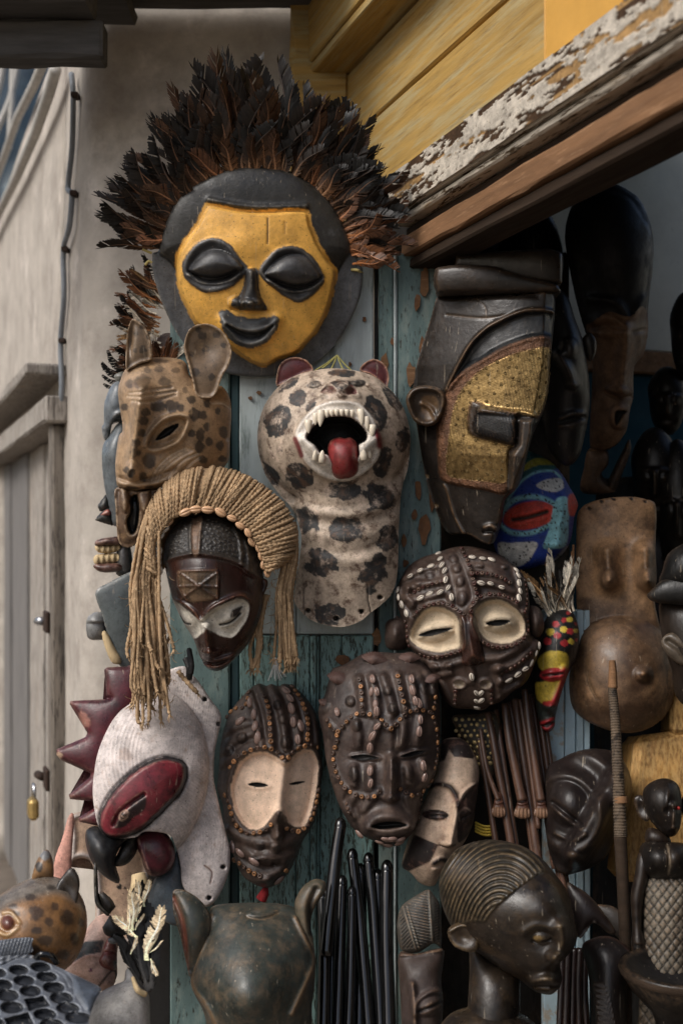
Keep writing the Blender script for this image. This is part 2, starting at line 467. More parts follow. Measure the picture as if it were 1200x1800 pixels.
def tubefr(fr, pts, hs, r, n=8, **kw):
    """tube given by photo points in a frame; hs heights (px) and r radius (px)"""
    pl = cr(pts, kw.pop('k', 6), False); m = len(pl); t = np.linspace(0, 1, m)
    h = np.interp(t, np.linspace(0, 1, len(hs)), hs) if not np.isscalar(hs) else np.full(m, hs)
    rr = np.interp(t, np.linspace(0, 1, len(r)), r)*fr.s if not np.isscalar(r) else r*fr.s
    return tube(fr.loc(pl[:, 0], pl[:, 1], h), rr, n, **kw)
# ================================================================ setting
m_stucco = mat('stucco', lin(184, 175, 163), rough=.93, rvar=.05, var=.12, vs=5, wear=lin(150, 140, 130), wamt=.42, ws=7, wsoft=.2, wear2=lin(214, 204, 192), w2amt=.4, w2s=4,
               bump=.5, bs=260, b2=.5, b2s=30, spec=.2)
m_ground = mat('trodden_earth', lin(120, 108, 95), rough=.95, var=.25, vs=6, bump=.6, bs=90, spec=.2)
m_grey_wood = mat('grey_wood', lin(166, 158, 148), rough=.85, var=.25, vs=7, stretch=(5, 5, .6), wear=lin(108, 100, 92), wamt=.45, ws=22, wsoft=.1, wear2=lin(186, 160, 134), w2amt=.36, w2s=5, bump=.5, bs=90, spec=.25)
m_dark_wood = mat('dark_eave_wood', lin(92, 90, 88), rough=.85, var=.3, vs=8, stretch=(.6, 5, 5), bump=.5, bs=80, spec=.25)
m_yellow = mat('yellow_paint', lin(172, 136, 62), rough=.7, var=.22, vs=6, stretch=(.4, 6, 6), wear=lin(112, 82, 46), wamt=.34, ws=18, wsoft=.2, wear2=lin(170, 152, 104), w2amt=.46, w2s=7, bump=.35, bs=120, spec=.3)
m_yellow2 = mat('fresh_yellow_paint', lin(206, 152, 50), rough=.6, var=.1, vs=6, bump=.2, bs=120, spec=.3)
m_peel = mat('peeling_white_paint', lin(176, 166, 150), rough=.85, var=.2, vs=12, stretch=(.45, 3, 3.2), wear=lin(90, 70, 46), wamt=.44, ws=34, wsoft=.03, wear2=lin(150, 118, 70), w2amt=.38, w2s=12, bump=.6, bs=90, spec=.2)
m_brown_wood = mat('bare_brown_wood', lin(134, 96, 62), rough=.8, var=.28, vs=9, stretch=(.5, 6, 6), wear=lin(176, 136, 98), wamt=.36, ws=24, wsoft=.12, bump=.5, bs=90, spec=.25)
m_lintel_dark = mat('dark_lintel_wood', lin(70, 54, 40), rough=.85, var=.3, vs=9, stretch=(.5, 6, 6), bump=.5, bs=90, spec=.2)
m_teal = mat('teal_paint', lin(100, 126, 124), rough=.6, var=.25, vs=9, stretch=(3, 3, .8), wear=lin(64, 66, 56), wamt=.4, ws=55, wsoft=.05, wear2=lin(128, 142, 134), w2amt=.42, w2s=9, bump=.4, bs=200)
m_teal_pale = mat('pale_worn_paint', lin(172, 184, 184), rough=.5, var=.16, vs=8, stretch=(4, 4, .7), wear=lin(84, 74, 58), wamt=.31, ws=60, wsoft=.04, wear2=lin(116, 130, 126), w2amt=.42, w2s=9, bump=.4, bs=200)
m_teal_low = mat('flaking_teal_paint', lin(118, 152, 148), rough=.6, var=.22, vs=9, stretch=(3, 3, .6), wear=lin(70, 82, 70), wamt=.46, ws=70, wsoft=.03, wear2=lin(124, 112, 82), w2amt=.36, w2s=10, bump=.4, bs=200)
m_teal_dark = mat('deep_teal_paint', lin(40, 76, 82), rough=.55, var=.25, vs=9, bump=.3, bs=200)
m_rust = mat('rust_chips', lin(126, 84, 48), rough=.9, var=.4, vs=60, bump=.5, bs=300)
m_inner = mat('pale_inner_plaster', lin(196, 194, 180), rough=.9, var=.15, vs=4, wear=lin(96, 100, 98), wamt=.3, ws=8, wsoft=.12, bump=.3, bs=120, spec=.2)
m_inner_blue = mat('blue_inner_dado', lin(24, 80, 98), rough=.8, var=.2, vs=5, bump=.3, bs=120, spec=.2)
m_black = mat('near_black_wood', lin(34, 29, 26), rough=.6, var=.3, vs=14, bump=.3, bs=120)
m_iron = mat('rusty_iron', lin(78, 56, 42), rough=.7, var=.4, vs=60, metal=.4, bump=.5, bs=300)
m_brass_lock = mat('lock_brass', lin(186, 156, 92), rough=.5, var=.2, vs=60, metal=.85, bump=.1)
m_steel = mat('bright_steel', lin(190, 192, 196), rough=.3, metal=.9, bump=0)
m_cable = mat('grey_cable', lin(128, 134, 140), rough=.6, var=.15, bump=.1)
m_pipe = mat('painted_conduit', lin(176, 172, 164), rough=.6, var=.15, bump=.1)

def matrix(loc, x, y, z):
    x, y, z = Vector(x), Vector(y), Vector(z)
    return Matrix(((x.x, y.x, z.x, loc[0]), (x.y, y.y, z.y, loc[1]), (x.z, y.z, z.z, loc[2]), (0, 0, 0, 1)))
gm = mesh_np('ground', [(-40, -40, 0), (40, -40, 0), (40, 60, 0), (-40, 60, 0)], [(0, 1, 2, 3)])
tag(obj('ground', gm, m_ground), kind='structure')
# --- stucco wall: a return facing the lens and an alley side running away to the left, round corner between
DX, DY = -.37, .93                                   # direction of the alley side, going away
CORN = (-.641, 2.85)
def aw(t, off=0): return (CORN[0]+DX*t-off*.93, CORN[1]+DY*t-off*.37)   # off: towards the alley
def wall_mesh(plan, z0, z1, nz, seed):
    co = []; fa = []
    n = len(plan)
    for k in range(nz+1):
        z = z0+(z1-z0)*k/nz
        for i, (x, y) in enumerate(plan):
            w = .012*(fbm(np.array([i*.04*30+z*13]), np.array([z*20+i*3.]), 9, seed)[0]-.5)
            co.append((x+w, y+w, z))
    for k in range(nz):
        for i in range(n-1): a = k*n+i; fa.append((a, a+1, a+n+1, a+n))
    return co, fa
sw = empty('stucco_wall', 'cracked beige stucco wall rounding a corner behind the feathered mask', 'wall', (CORN[0], CORN[1], 0))
arc = []
r_ = .05
ax, ay = aw(.09); bx, by = CORN[0]+.09, CORN[1]
for i in range(9):
    t = i/8; arc.append(((1-t)**2*ax+2*t*(1-t)*CORN[0]+t*t*bx, (1-t)**2*ay+2*t*(1-t)*CORN[1]+t*t*by))
plan = [aw(.36-.045*i) for i in range(6)]+arc+[(bx+.07*i, by) for i in range(1, 12)]
co, fa = wall_mesh(plan, 0, 2.93, 40, 3)
c2, f2 = wall_mesh([aw(8-.3*i) for i in range(18)]+[aw(2.5-.25*i) for i in range(1, 9)]+[aw(.36)], 1.86, 2.93, 10, 4)
n0 = len(co); co += c2; fa += [tuple(a+n0 for a in f) for f in f2]
c2, f2 = wall_mesh([aw(8-.5*i) for i in range(12)], 0, 1.86, 10, 6)
n0 = len(co); co += c2; fa += [tuple(a+n0 for a in f) for f in f2]
c2, f2 = wall_mesh([(-.55, 2.855), (-.3, 2.855), (.0, 2.855), (.13, 2.855)], 2.9, 4.2, 8, 5)
n0 = len(co); co += c2; fa += [tuple(a+n0 for a in f) for f in f2]
me = mesh_np('stucco', [(x-CORN[0], y-CORN[1], z) for x, y, z in co], fa); me.materials.append(m_stucco)
so = obj('stucco', me, None, sw); so_m = so.modifiers.new('thickness', 'SOLIDIFY'); so_m.thickness = .2; so_m.offset = -1
# --- plank door in the alley side
ALX, ALY = Vector((-DX, -DY, 0)), Vector((.93, -.37, 0)).normalized()
ALX = Vector((.37, -.93, 0)).normalized(); ALY = Vector((.93, .37, 0)).normalized()   # x along the wall towards the lens, y into the wall
def alley_empty(name, label, cat, t, z=0):
    x, y = aw(t); o = empty(name, label, cat); o.matrix_world = matrix((x, y, z), ALX, ALY, (0, 0, 1)); return o
pd = alley_empty('plank_door', 'weathered grey plank door with rusty hasps in the alley wall', 'door', .36)
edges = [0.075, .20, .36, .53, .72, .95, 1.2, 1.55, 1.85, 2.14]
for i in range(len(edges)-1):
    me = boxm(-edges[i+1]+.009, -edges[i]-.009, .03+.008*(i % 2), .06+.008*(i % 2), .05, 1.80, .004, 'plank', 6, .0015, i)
    obj('plank', me, m_grey_wood if i < 6 else mat('shaded_plank_%d' % i, lin(120, 116, 112), rough=.85, var=.25, vs=7, stretch=(5, 5, .6), bump=.5, bs=90) if i == 6 else bpy.data.materials['shaded_plank_6'], pd)  # the far planks are a darker grey wood
obj('door_post', boxm(-.072, .0, -.035, .06, 0, 1.80, .006, 'door_post', 8, .002, 3), mat('dark_post_wood', lin(128, 118, 106), rough=.85, var=.3, vs=7, stretch=(5, 5, .6), wear=lin(84, 76, 68), wamt=.45, ws=22, bump=.5, bs=90), pd)
obj('backing_board', boxm(-2.2, -.06, .07, .09, .03, 1.80, .002, 'backing_board'), m_black, pd)
obj('ledge', boxm(-2.3, .03, -.11, .05, 1.935, 1.965, .006, 'ledge', 10, .003, 14), m_grey_wood, pd)
obj('lintel', boxm(-2.3, .05, -.06, .08, 1.803, 1.875, .006, 'lintel', 10, .002, 4), m_grey_wood, pd)
for z, nm in ((1.245, 'hasp'), (.80, 'hasp')):
    h = obj(nm, boxm(-.10, -.03, -.047, -.036, z-.03, z+.03, .003, 'hasp'), m_iron, pd)
    obj('bolt', tube([(-.09, -.05, z), (-.15, -.055, z-.004)], .012, 8, 'bolt'), m_steel if z > 1 else m_iron, h)
pl = alley_empty('padlock', 'small brass padlock hanging from the lower hasp of the plank door', 'padlock', .36+.10, .72)
obj('lock_body', boxm(-.03, .03, -.088, -.06, -.04, .02, .009, 'lock_body'), m_brass_lock, pl)
obj('shackle', tube([(-.016, -.072, .02), (-.016, -.072, .045), (-.008, -.072, .058), (.008, -.072, .058), (.016, -.072, .045), (.016, -.072, .02)], .005, 8, 'shackle'), m_steel, pl)
# --- wall hit by a photo ray
def alley_hit(px, py, off):
    k = (px-CX)/FPX; ox, oy = aw(0, off)
    t = (ox-k*oy)/(k*DY-DX); y = oy+DY*t
    return Vector((k*y, y, CAMZ-(py-CY)/FPX*y))
def wallrun(name, label, cat, pts, off, r, m, clips=None):
    P = [alley_hit(x, y, off) for x, y in pts]; o = empty(name, label, cat, P[-1])
    obj('run', tube([p-P[-1] for p in P], r, 8, 'run'), m, o)
    for i in clips or ():
        q = P[i]-P[-1]; obj('clip', boxm(q.x-.002, q.x+.016, q.y-.02, q.y+.012, q.z-.006, q.z+.006, .001, 'clip'), m_iron, o)
    return o
wallrun('cable', 'thin grey cable clipped straight down the stucco corner', 'cable', cr([(126, 130), (129, 170), (127, 260), (120, 330), (127, 342), (122, 400), (112, 440), (113, 520), (107, 600), (109, 680), (106, 735)], 4, False), .015, .0075, m_cable, (4, 16, 24, 32))
wallrun('conduit', 'upper pale conduit slanting along the top of the alley wall', 'conduit', [(78, 108), (60, 150), (32, 205), (10, 270), (-12, 330)], .03, .016, m_pipe)
wallrun('conduit', 'lower pale conduit slanting across the alley wall below the first', 'conduit', [(98, 122), (86, 165), (62, 235), (30, 310), (0, 372), (-20, 415)], .035, .017, m_pipe)
# --- eave at top left and what shows above the wall
ev = empty('eave', 'dark timber eave jutting over the alley at the upper corner', 'eave', (-.8, 2.6, 2.57))
def eb(nm, x0, x1, y0, y1, z0, z1, m=m_dark_wood): obj(nm, boxm(x0+.8, x1+.8, y0-2.6, y1-2.6, z0-2.57, z1-2.57, .006, nm, 8, .003, int(x1*100)), m, ev)
eb('beam', -1.3, -.535, 2.55, 2.62, 2.566, 2.65)
eb('beam', -1.3, -.55, 2.47, 2.57, 2.653, 2.74)
eb('rail', -1.3, -.685, 2.44, 2.468, 2.655, 2.69, m_brown_wood)
eb('board', -1.3, .20, 2.42, 2.83, 2.80, 2.83)  # extended, out of view, to shade the top of the stucco wall
eb('board', -1.3, -.50, 2.36, 2.80, 2.745, 2.77)
m_tin = mat('blue_grey_tin', lin(44, 66, 78), rough=.5, var=.4, vs=6, metal=.3, bump=.2)
tr = empty('tin_roof', 'dark blue corrugated tin roof glimpsed above the alley wall', 'roof', (-2.2, 6.0, 3.15))
co = []; fa = []
for i in range(61):
    x = -2.2+i*.06; z = .03*math.cos(i*math.pi/2.5)
    for k in range(4): co.append((x, k*.6, z+k*.62))
for i in range(60):
    for k in range(3): a = i*4+k; fa.append((a, a+4, a+5, a+1))
me = mesh_np('tin_sheet', co, fa); so = obj('tin_sheet', me, m_tin, tr); q = so.modifiers.new('thickness', 'SOLIDIFY'); q.thickness = .004
for lb, pts in (('overhead cable crossing the gap above the wall, nearer the eave', [(34, 100), (20, 170), (-10, 240)]), ('overhead cable hanging steeply in the gap above the wall', [(24, 100), (22, 170), (18, 240), (16, 262)]), ('overhead cable at the very edge of the gap above the wall', [(8, 95), (2, 140), (-14, 200)])):
    P = [W(x, y, 4.6) for x, y in cr(pts, 4, False)]; o = empty('overhead_cable', lb, 'cable', P[0], group='overhead cables')
    obj('run', tube([p-P[0] for p in P], .014, 8, 'run'), m_pipe, o)
# --- facade with the doorway, running towards the lens on the right
FX, FY = Vector((.351, -.936, 0)).normalized(), Vector((.936, .351, 0)).normalized()
FM = matrix((.147, 2.45, 0), FX, FY, (0, 0, 1))
def fthing(name, label, cat): o = empty(name, label, cat); o.matrix_world = FM; return o
fc = fthing('plank_facade', 'yellow painted board cladding above the shop doorway', 'facade')
def fb(nm, x0, x1, y0, y1, z0, z1, m, par=None, seg=14, warp=.0012): return obj(nm, boxm(x0, x1, y0, y1, z0, z1, .004, nm, seg, warp, int(z0*1000)), m, par or fc)
fb('plank', -.42, 2.6, -.006, .03, 2.285, 2.452, m_yellow)
fb('plank', -.42, 2.6, 0, .03, 2.464, 2.628, m_yellow)
fb('soffit_board', -.44, 2.6, -.085, .04, 2.632, 2.655, m_yellow)
fb('plank', -.46, 2.6, -.09, -.06, 2.657, 2.85, m_yellow)
fb('plank', -.46, 2.6, -.088, -.06, 2.86, 3.1, m_yellow)
fb('patch', .575, .80, -.0095, -.0065, 2.285, 2.45, m_yellow2, None, 4, 0)
fb('backing', -.4, 2.6, .035, .16, 2.15, 3.0, m_black)
cp = empty('corner_post', 'thick ochre painted corner post where boards meet stucco', 'post', (-.05, 2.8, 2.0))
me = boxm(-.075, .075, 0, .05, -.4, 1.2, .012, 'post', 24, .006, 5); obj('post', me, m_yellow, cp)
obj('flaked_plaster', ball(9, 6, .022, .014, .03), m_stucco, cp, Matrix.Translation((.01, .0, .505)))
obj('bracket', boxm(.03, .10, -.04, .04, .33, .42, .01, 'bracket', 3, .004, 8), m_yellow, cp)
lt = fthing('door_lintel', 'peeling white painted lintel beam with a bare brown lower edge', 'lintel')
fb('beam', -.05, 2.6, -.026, .04, 2.186, 2.278, m_peel, lt, 20, .0012)
nx_, nz_ = 620, 40                                   # flaking paint on the beam face, a real crust with lifted edges
gx, gz = np.meshgrid(np.linspace(-.045, 1.5, nx_), np.linspace(2.188, 2.276, nz_))
px_, pz_ = gx.ravel()*1000, gz.ravel()*1000
n1 = fbm(px_*.42, pz_*1.9+px_*.05, 34, 21); n2 = fbm(px_*.6, pz_*2.4, 12, 31); n3 = fbm(px_*.25, pz_*3., 60, 41)
f_ = .6*n1+.4*n2-.03*(gz.ravel()-2.232)/.044
paint_ = sst(f_, .475, .487); lift = np.exp(-((f_-.492)/.012)**2)
under = sst(n3, .50, .56)
hh = .0016*paint_+.0022*lift*paint_+.0006*n2
cc = np.array(lin(190, 180, 164))[None]*(.82+.36*n2[:, None])*np.where(n3 > .66, .8, 1)[:, None]
bare = np.array(lin(92, 66, 42))[None]*(1-under[:, None])+np.array(lin(170, 132, 78))[None]*under[:, None]
col_ = cc*paint_[:, None]+bare*(.7+.5*n2[:, None])*(1-paint_[:, None])
ii = np.arange(nx_*nz_).reshape(nz_, nx_)
me = mesh_np('flaking_paint', np.stack([gx.ravel(), -.0275-hh, gz.ravel()], -1), np.stack([ii[:-1, :-1], ii[:-1, 1:], ii[1:, 1:], ii[1:, :-1]], -1).reshape(-1, 4), col_)
obj('flaking_paint', me, mat('beam_paint_crust', attr=True, grime=.35, rough=.85, var=.12, vs=40, bump=.4, bs=300, spec=.2), lt)
fb('moulding', -.05, 2.6, -.016, .05, 2.168, 2.184, m_peel, lt, 30, .001)
fb('dark_recess', -.05, 2.6, .012, .06, 2.14, 2.166, m_lintel_dark, lt)
fb('edge_strip', -.02, 2.6, -.012, .05, 2.092, 2.138, m_brown_wood, lt, 40, .0018)
fb('soffit', -.02, 2.6, .0, .075, 2.066, 2.09, m_lintel_dark, lt)
# doorway jamb and the wall beyond it (outside the frame on the right)
fw = fthing('shop_front', 'plain shop front wall continuing beside the doorway', 'wall')
fb('wall_face', 1.25, 6, .0, .2, 0, 2.28, m_stucco, fw, 4, 0)
fb('wall_top', 2.602, 6, .0, .2, 2.282, 3.4, m_stucco, fw, 4, 0)
# --- dark room behind
rm = fthing('shop_room', 'dim shop interior with pale upper wall and blue dado', 'room')
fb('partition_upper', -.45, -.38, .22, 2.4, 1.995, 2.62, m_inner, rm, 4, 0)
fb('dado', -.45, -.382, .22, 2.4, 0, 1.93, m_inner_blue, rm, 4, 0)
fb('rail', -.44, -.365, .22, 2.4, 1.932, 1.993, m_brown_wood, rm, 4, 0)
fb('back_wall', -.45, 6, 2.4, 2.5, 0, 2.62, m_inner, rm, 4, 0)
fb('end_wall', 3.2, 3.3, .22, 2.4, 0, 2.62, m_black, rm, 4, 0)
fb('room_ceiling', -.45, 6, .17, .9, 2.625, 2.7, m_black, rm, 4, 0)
fb('room_ceiling', 1.2, 6, .902, 2.5, 2.625, 2.7, m_black, rm, 4, 0)  # gap made in the ceiling to let sky light onto the partition
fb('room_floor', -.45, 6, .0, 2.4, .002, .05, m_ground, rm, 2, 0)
# --- teal door panel carrying the masks (faces the lens)
dp = empty('teal_door', 'flaking teal and grey door leaf behind the hanging masks', 'door', (0, 2.45, 0))
dl = lambda px, d=2.45: (px-CX)/FPX*d
def pb(nm, p0, p1, d, m, z0=.3, z1=2.10, th=.03, seg=10, par=None):
    return obj(nm, boxm(dl(p0, d), dl(p1, d), d-2.45, d-2.45+th, z0, z1, .003, nm, seg, .0006, p0), m, par or dp)
pb('board', 299, 404, 2.45, m_teal)
pb('batten', 405, 420, 2.457, m_teal_dark)
UP = 1.28
for a, b in ((421, 520), (521, 656)):
    pb('board', a, b, 2.448, m_teal_pale, UP, 2.12)
for a, b, d in ((421, 446, 2.448), (447, 519, 2.446), (521, 545, 2.445), (546, 556, 2.440), (557, 561, 2.445), (562, 600, 2.449), (601, 656, 2.446)):
    pb('board', a, b, d, m_teal_low, .3, UP-.003)
pb('stile', 658, 664, 2.462, m_black)
pb('board', 665, 691, 2.452, m_teal, 1.72, 2.12)
pb('board', 665, 691, 2.466, m_rust, 1.55, 1.717)
pb('board', 665, 691, 2.452, m_teal, .3, 1.547)
pb('bead_moulding', 692, 697, 2.444, m_teal_pale)
pb('board', 698, 775, 2.449, m_teal)
# chips of bare wood and rust on the panel
chips = [(745, 495, 9, 30), (733, 530, 6, 16), (742, 610, 6, 22), (722, 660, 9, 24), (735, 860, 8, 20), (745, 930, 12, 26), (710, 950, 5, 12), (728, 905, 5, 10), (712, 990, 6, 9), (676, 640, 7, 20), (640, 560, 4, 5), (615, 640, 3, 4), (455, 690, 5, 4), (440, 700, 4, 4), (690, 600, 4, 8), (640, 1000, 5, 8), (760, 870, 6, 30), (600, 1160, 14, 10), (660, 1120, 10, 18)]
chm = []
for i, (x, y, rx, ry) in enumerate(chips):
    pts = [(math.cos(a)*rx*R.uniform(.6, 1.15), math.sin(a)*ry*R.uniform(.6, 1.15)) for a in [k*math.pi/5 for k in range(10)]]
    d = 2.4415 if x > 691 or x < 656 else 2.4495
    s_ = d/FPX; co = [(dl(x, d)+p[0]*s_, d-2.45, CAMZ-(y-CY)/FPX*d-p[1]*s_) for p in pts]
    co += [(c[0]+R.uniform(-.0005, .0005), c[1]+.0045, c[2]) for c in co]
    fa = [tuple(range(9, -1, -1))]+[(k, (k+1) % 10, 10+(k+1) % 10, 10+k) for k in range(10)]
    obj('bare_patch', mesh_np('bare_patch', co, fa, smooth=False), m_rust if i % 3 else m_brown_wood, dp)
# side board of the panel, running back to the stucco
obj('side_board', boxm(dl(299)-.002, dl(299)+.02, .032, .40, .3, 2.1, .003, 'side_board'), m_teal_dark, dp)
# pale blue boards glimpsed to the right
bb = empty('blue_boards', 'pale blue shutter boards glimpsed under the striped mask', 'shutter', (0, 2.47, 0))
for i, (a, b) in enumerate(((955, 992), (993, 1012), (1013, 1026), (1027, 1038))):
    obj('board', boxm(dl(a, 2.47), dl(b, 2.47)-.001, .004*(i % 2), .03, .3, 1.33, .002, 'board', 6, .0006, i), m_bluepale if False else mat('pale_blue_paint_%d' % i, lin(186, 214, 226), rough=.6, var=.15, vs=9, wear=lin(186, 176, 160), wamt=.36+.1*(i == 0), ws=24, bump=.3, bs=200), bb)
dkp = empty('dark_gap_strip', 'narrow dark strip added to darken the gap at the teal door foot behind the gourd', 'plank', W(280, 1700, 2.5))
obj('plank', boxm(-.035, .025, 0, .02, -.5, .24, .003, 'plank', 6, .001, 3), m_black, dkp)  # dark strip added to darken the pale gap beside the door foot
# display ledge below the frame
dk = tag(obj('pavement', boxm(-1.4, 1.4, 1.2, 2.7, .002, .28, .01, 'pavement'), m_ground), kind='structure')
# ================================================================ shared carving materials
A = dict(attr=True)
m_paint = mat('worn_gloss_paint', b2=.3, b2s=42, grime=.22, rough=.5, rvar=.12, var=.16, vs=22, wear=lin(104, 70, 32), wamt=.33, ws=70, wsoft=.04, bump=.25, bs=160, edge=lin(128, 96, 48), eamt=.5, **A)
m_blackpaint = mat('worn_black_paint', b2=.3, b2s=48, rough=.42, rvar=.12, var=.3, vs=18, wear=lin(98, 90, 78), wamt=.3, ws=45, wsoft=.12, wear2=lin(96, 98, 100), w2amt=.36, w2s=16, bump=.3, bs=200, edge=lin(136, 128, 112), eamt=.45, **A)
# ---------------------------------------------------------------- feathers
def feather_mesh(seed, wid=.16, bend=.2, curl=.1, base=lin(150, 96, 48), mid=lin(70, 38, 20), tip=lin(14, 11, 10), nb=54):
    r = random.Random(seed); co = []; fa = []; col = []
    def spine(t): return Vector((bend*t*t+.02*math.sin(t*7+seed), -curl*t*t, t))
    def c_at(t):
        if t < .35: k = t/.35; return [base[i]*(1-k)+mid[i]*k for i in range(3)]
        k = min(1, (t-.35)/.3); return [mid[i]*(1-k)+tip[i]*k for i in range(3)]
    n = 12; rs = []
    for i in range(n+1):
        t = i/n; p = spine(t); w = .02*(1-.85*t)
        for dx, dy in ((-w, 0), (0, -w*1.3), (w, 0)): co.append((p.x+dx, p.y+dy, p.z)); col.append([min(1, c*2.2+.02) for c in c_at(t*.6)])
    for i in range(n):
        for k in range(2): a = i*3+k; fa.append((a, a+1, a+4, a+3))
    for sd in (-1, 1):
        prev = None; ga = 0.
        for i in range(nb+1):
            t = min(.995, .10+.9*i/nb); p = spine(t)
            prof = (math.sin(math.pi*min(1, max(0, t-.06)*1.0))**.5)*(.7+.4*t)
            if t < .3: prof *= r.uniform(.7, 1.25)
            L = wid*1.12*prof*(r.uniform(.95, 1.08) if i % 2 else r.uniform(.72, .98)); a = rad(30-16*t)+ga*.3
            if r.random() < .10: ga = r.uniform(-.5, .5); prev = None
            ga *= .7
            m_ = p+Vector((sd*L*.5*math.sin(a)*1.3, -.012, L*.5*math.cos(a)*.9)); q = p+Vector((sd*L*math.sin(a)*1.3, .03*L+r.uniform(-.006, .006), L*math.cos(a)*1.1))
            cc = c_at(t); kk = r.uniform(.5, 1.7); b = len(co)
            for x, c_ in ((p, 1), (m_, kk), (q, kk*.85)): co.append(tuple(x)); col.append([min(1, v*c_) for v in cc])
            if prev is not None:
                for e in (0, 1):
                    f = (prev+e, prev+e+1, b+e+1, b+e); fa.append(f if sd > 0 else f[::-1])
            else:       # loose barb after a split
                q2 = q-Vector((sd*L*.10, 0, L*.16)); co.append(tuple(q2)); col.append(col[-1]); f = (b, b+3, b+2, b+1); fa.append(f if sd > 0 else f[::-1])
            prev = b
    return mesh_np('feather', co, fa, np.array(col))
m_feather = mat('feather', attr=True, grime=0, orand=.3, rough=.5, rvar=.1, var=.4, vs=40, bump=.15, bs=400, spec=.4)
FE = [feather_mesh(i, R.uniform(.13, .19), R.uniform(-.2, .25), R.uniform(.02, .22), base=lin(140, 98, 58), mid=[lin(100, 66, 40), lin(66, 46, 32), lin(116, 78, 46)][i % 3], tip=[lin(36, 29, 25), lin(27, 24, 22), lin(84, 56, 36), lin(46, 36, 29)][i % 4]) for i in range(8)]
FR = [feather_mesh(20+i, R.uniform(.15, .2), R.uniform(-.3, .3), R.uniform(.05, .3), base=lin(170, 104, 46), mid=lin(128, 80, 44), tip=lin(110, 68, 38), nb=40) for i in range(3)]
for me in FE+FR: me.materials.append(m_feather)
def feather(par, fr, me, u, v, h, length, ang, lean=0., roll=0., wid=1., name='feather'):
    """ang: degrees from straight up, clockwise; lean: towards the lens"""
    s_ = length*fr.s; a = rad(ang)
    z = Vector((math.sin(a)*math.cos(lean), -math.sin(lean), math.cos(a)*math.cos(lean)))
    y = Vector((0, 1, 0)); y = (y-z*y.dot(z)).normalized(); x = y.cross(z)
    y2 = y*math.cos(roll)+x*math.sin(roll); x = y2.cross(z); p = fr.vec(u, v, h)
    M = Matrix(((x.x*s_*wid, y2.x*s_, z.x*s_, p.x), (x.y*s_*wid, y2.y*s_, z.y*s_, p.y), (x.z*s_*wid, y2.z*s_, z.z*s_, p.z), (0, 0, 0, 1)))
    o = bpy.data.objects.new(name, me); COL.objects.link(o); o.parent = par; o.matrix_local = M; return o
# ================================================================ 1 yellow face mask with feather crown
fr = Frame(455, 480, 2.395, 30)
T = thing('feathered_mask', 'round black and yellow face mask with closed eyes and a feather crown', 'mask', fr)
kz = K(290, 340, 3.333)
face = kz((265, 62), (420, 92), (570, 104), (820, 96), (862, 190), (905, 290), (960, 380), (1013, 455), (1000, 560), (975, 660), (925, 780), (850, 880), (760, 960), (665, 990), (600, 1028), (540, 1025), (470, 990), (400, 935), (300, 870), (190, 790), (130, 700), (80, 580), (62, 470), (70, 360), (110, 280), (180, 190), (232, 90))
eyeL = kz((108, 440), (130, 370), (190, 300), (270, 263), (340, 275), (400, 320), (450, 390), (490, 440, ), (450, 500), (380, 555), (270, 582), (180, 550), (125, 495))
eyeR = kz((552, 450), (590, 390), (650, 330), (730, 308), (810, 330), (880, 400), (930, 492), (890, 570), (790, 635), (700, 605), (620, 545), (565, 490))
nose = kz((470, 450), (505, 438), (545, 448), (550, 520), (560, 600), (598, 660), (590, 685), (500, 682), (400, 668), (392, 630), (440, 580), (465, 510))
mouth = kz((322, 690), (370, 682), (430, 715), (520, 728), (600, 722), (650, 712), (664, 750), (640, 820), (585, 875), (510, 905), (430, 890), (370, 840), (335, 770))
outl = [(268, 447), (279, 440), (284, 410), (310, 355), (355, 318), (405, 298), (455, 293), (510, 302), (555, 328), (590, 365), (612, 410), (622, 440), (640, 474), (637, 520), (620, 565), (596, 605), (560, 640), (510, 662), (455, 668), (400, 662), (350, 635), (310, 590), (282, 530), (269, 480)]
hole1 = [(614, 474), (620, 470), (626, 474), (620, 479)]
r = Relief(outl, 2.0, [('face', face, m_paint), ('eye', eyeL, m_blackpaint), ('eye', eyeR, m_blackpaint), ('mouth', mouth, m_blackpaint), ('nose', nose, m_blackpaint)])
r.c[:] = lin(104, 107, 111)
r.h += 12; r.rim(7, 5)
# raised hair cap
cap = [(280, 445), (286, 410), (310, 357), (355, 320), (405, 300), (455, 296), (510, 304), (555, 330), (588, 367), (610, 410), (618, 440), (600, 470), (560, 560), (455, 600), (350, 560), (306, 470)]
bi, d = r.sdp(cap); t = np.clip(d/85, 0, 1); upper = sst(-r.v[bi], -500, -440)
r.h[bi] += upper*(26*np.sqrt(1-(1-t)**2+1e-9)+5*sst(d, 0, 4))
# face dome
bi, d = r.sdp(face); q = r.q(450, 500, 150, 165)[bi]
dm = 62*np.sqrt(np.clip(1-(q*.86)**2, 0, 1))
t = sst(d, -1, 10)
r.h[bi] = np.maximum(r.h[bi], 12+t*dm)
r.fill(cap, lin(62, 61, 58), 3, wob=2)
r.fill(face, lin(226, 166, 48), 1.5, wob=2.2, ws=10)
hair = kz((265, 62), (420, 92), (570, 104), (820, 96)); r.line([(p[0], p[1]-5) for p in hair], 5, 6)
r.gau(425, 430, 40, 24, 0, 5)
for e, cx, cy, sg in ((eyeL, 374, 466, 1), (eyeR, 513, 481, -1)):
    bi, d = r.sdp(e); r.h[bi] += 4*sst(d, -2, 4)-9*sst(d, 5, 18)
    r.fill(e, lin(70, 70, 72), 1.5, wob=1.5)
lidL = kz((150, 450), (210, 370), (300, 335), (390, 360), (460, 440), (400, 470), (290, 490), (200, 480))
lidR = kz((590, 470), (650, 400), (740, 360), (830, 385), (905, 490), (850, 530), (750, 540), (660, 515))
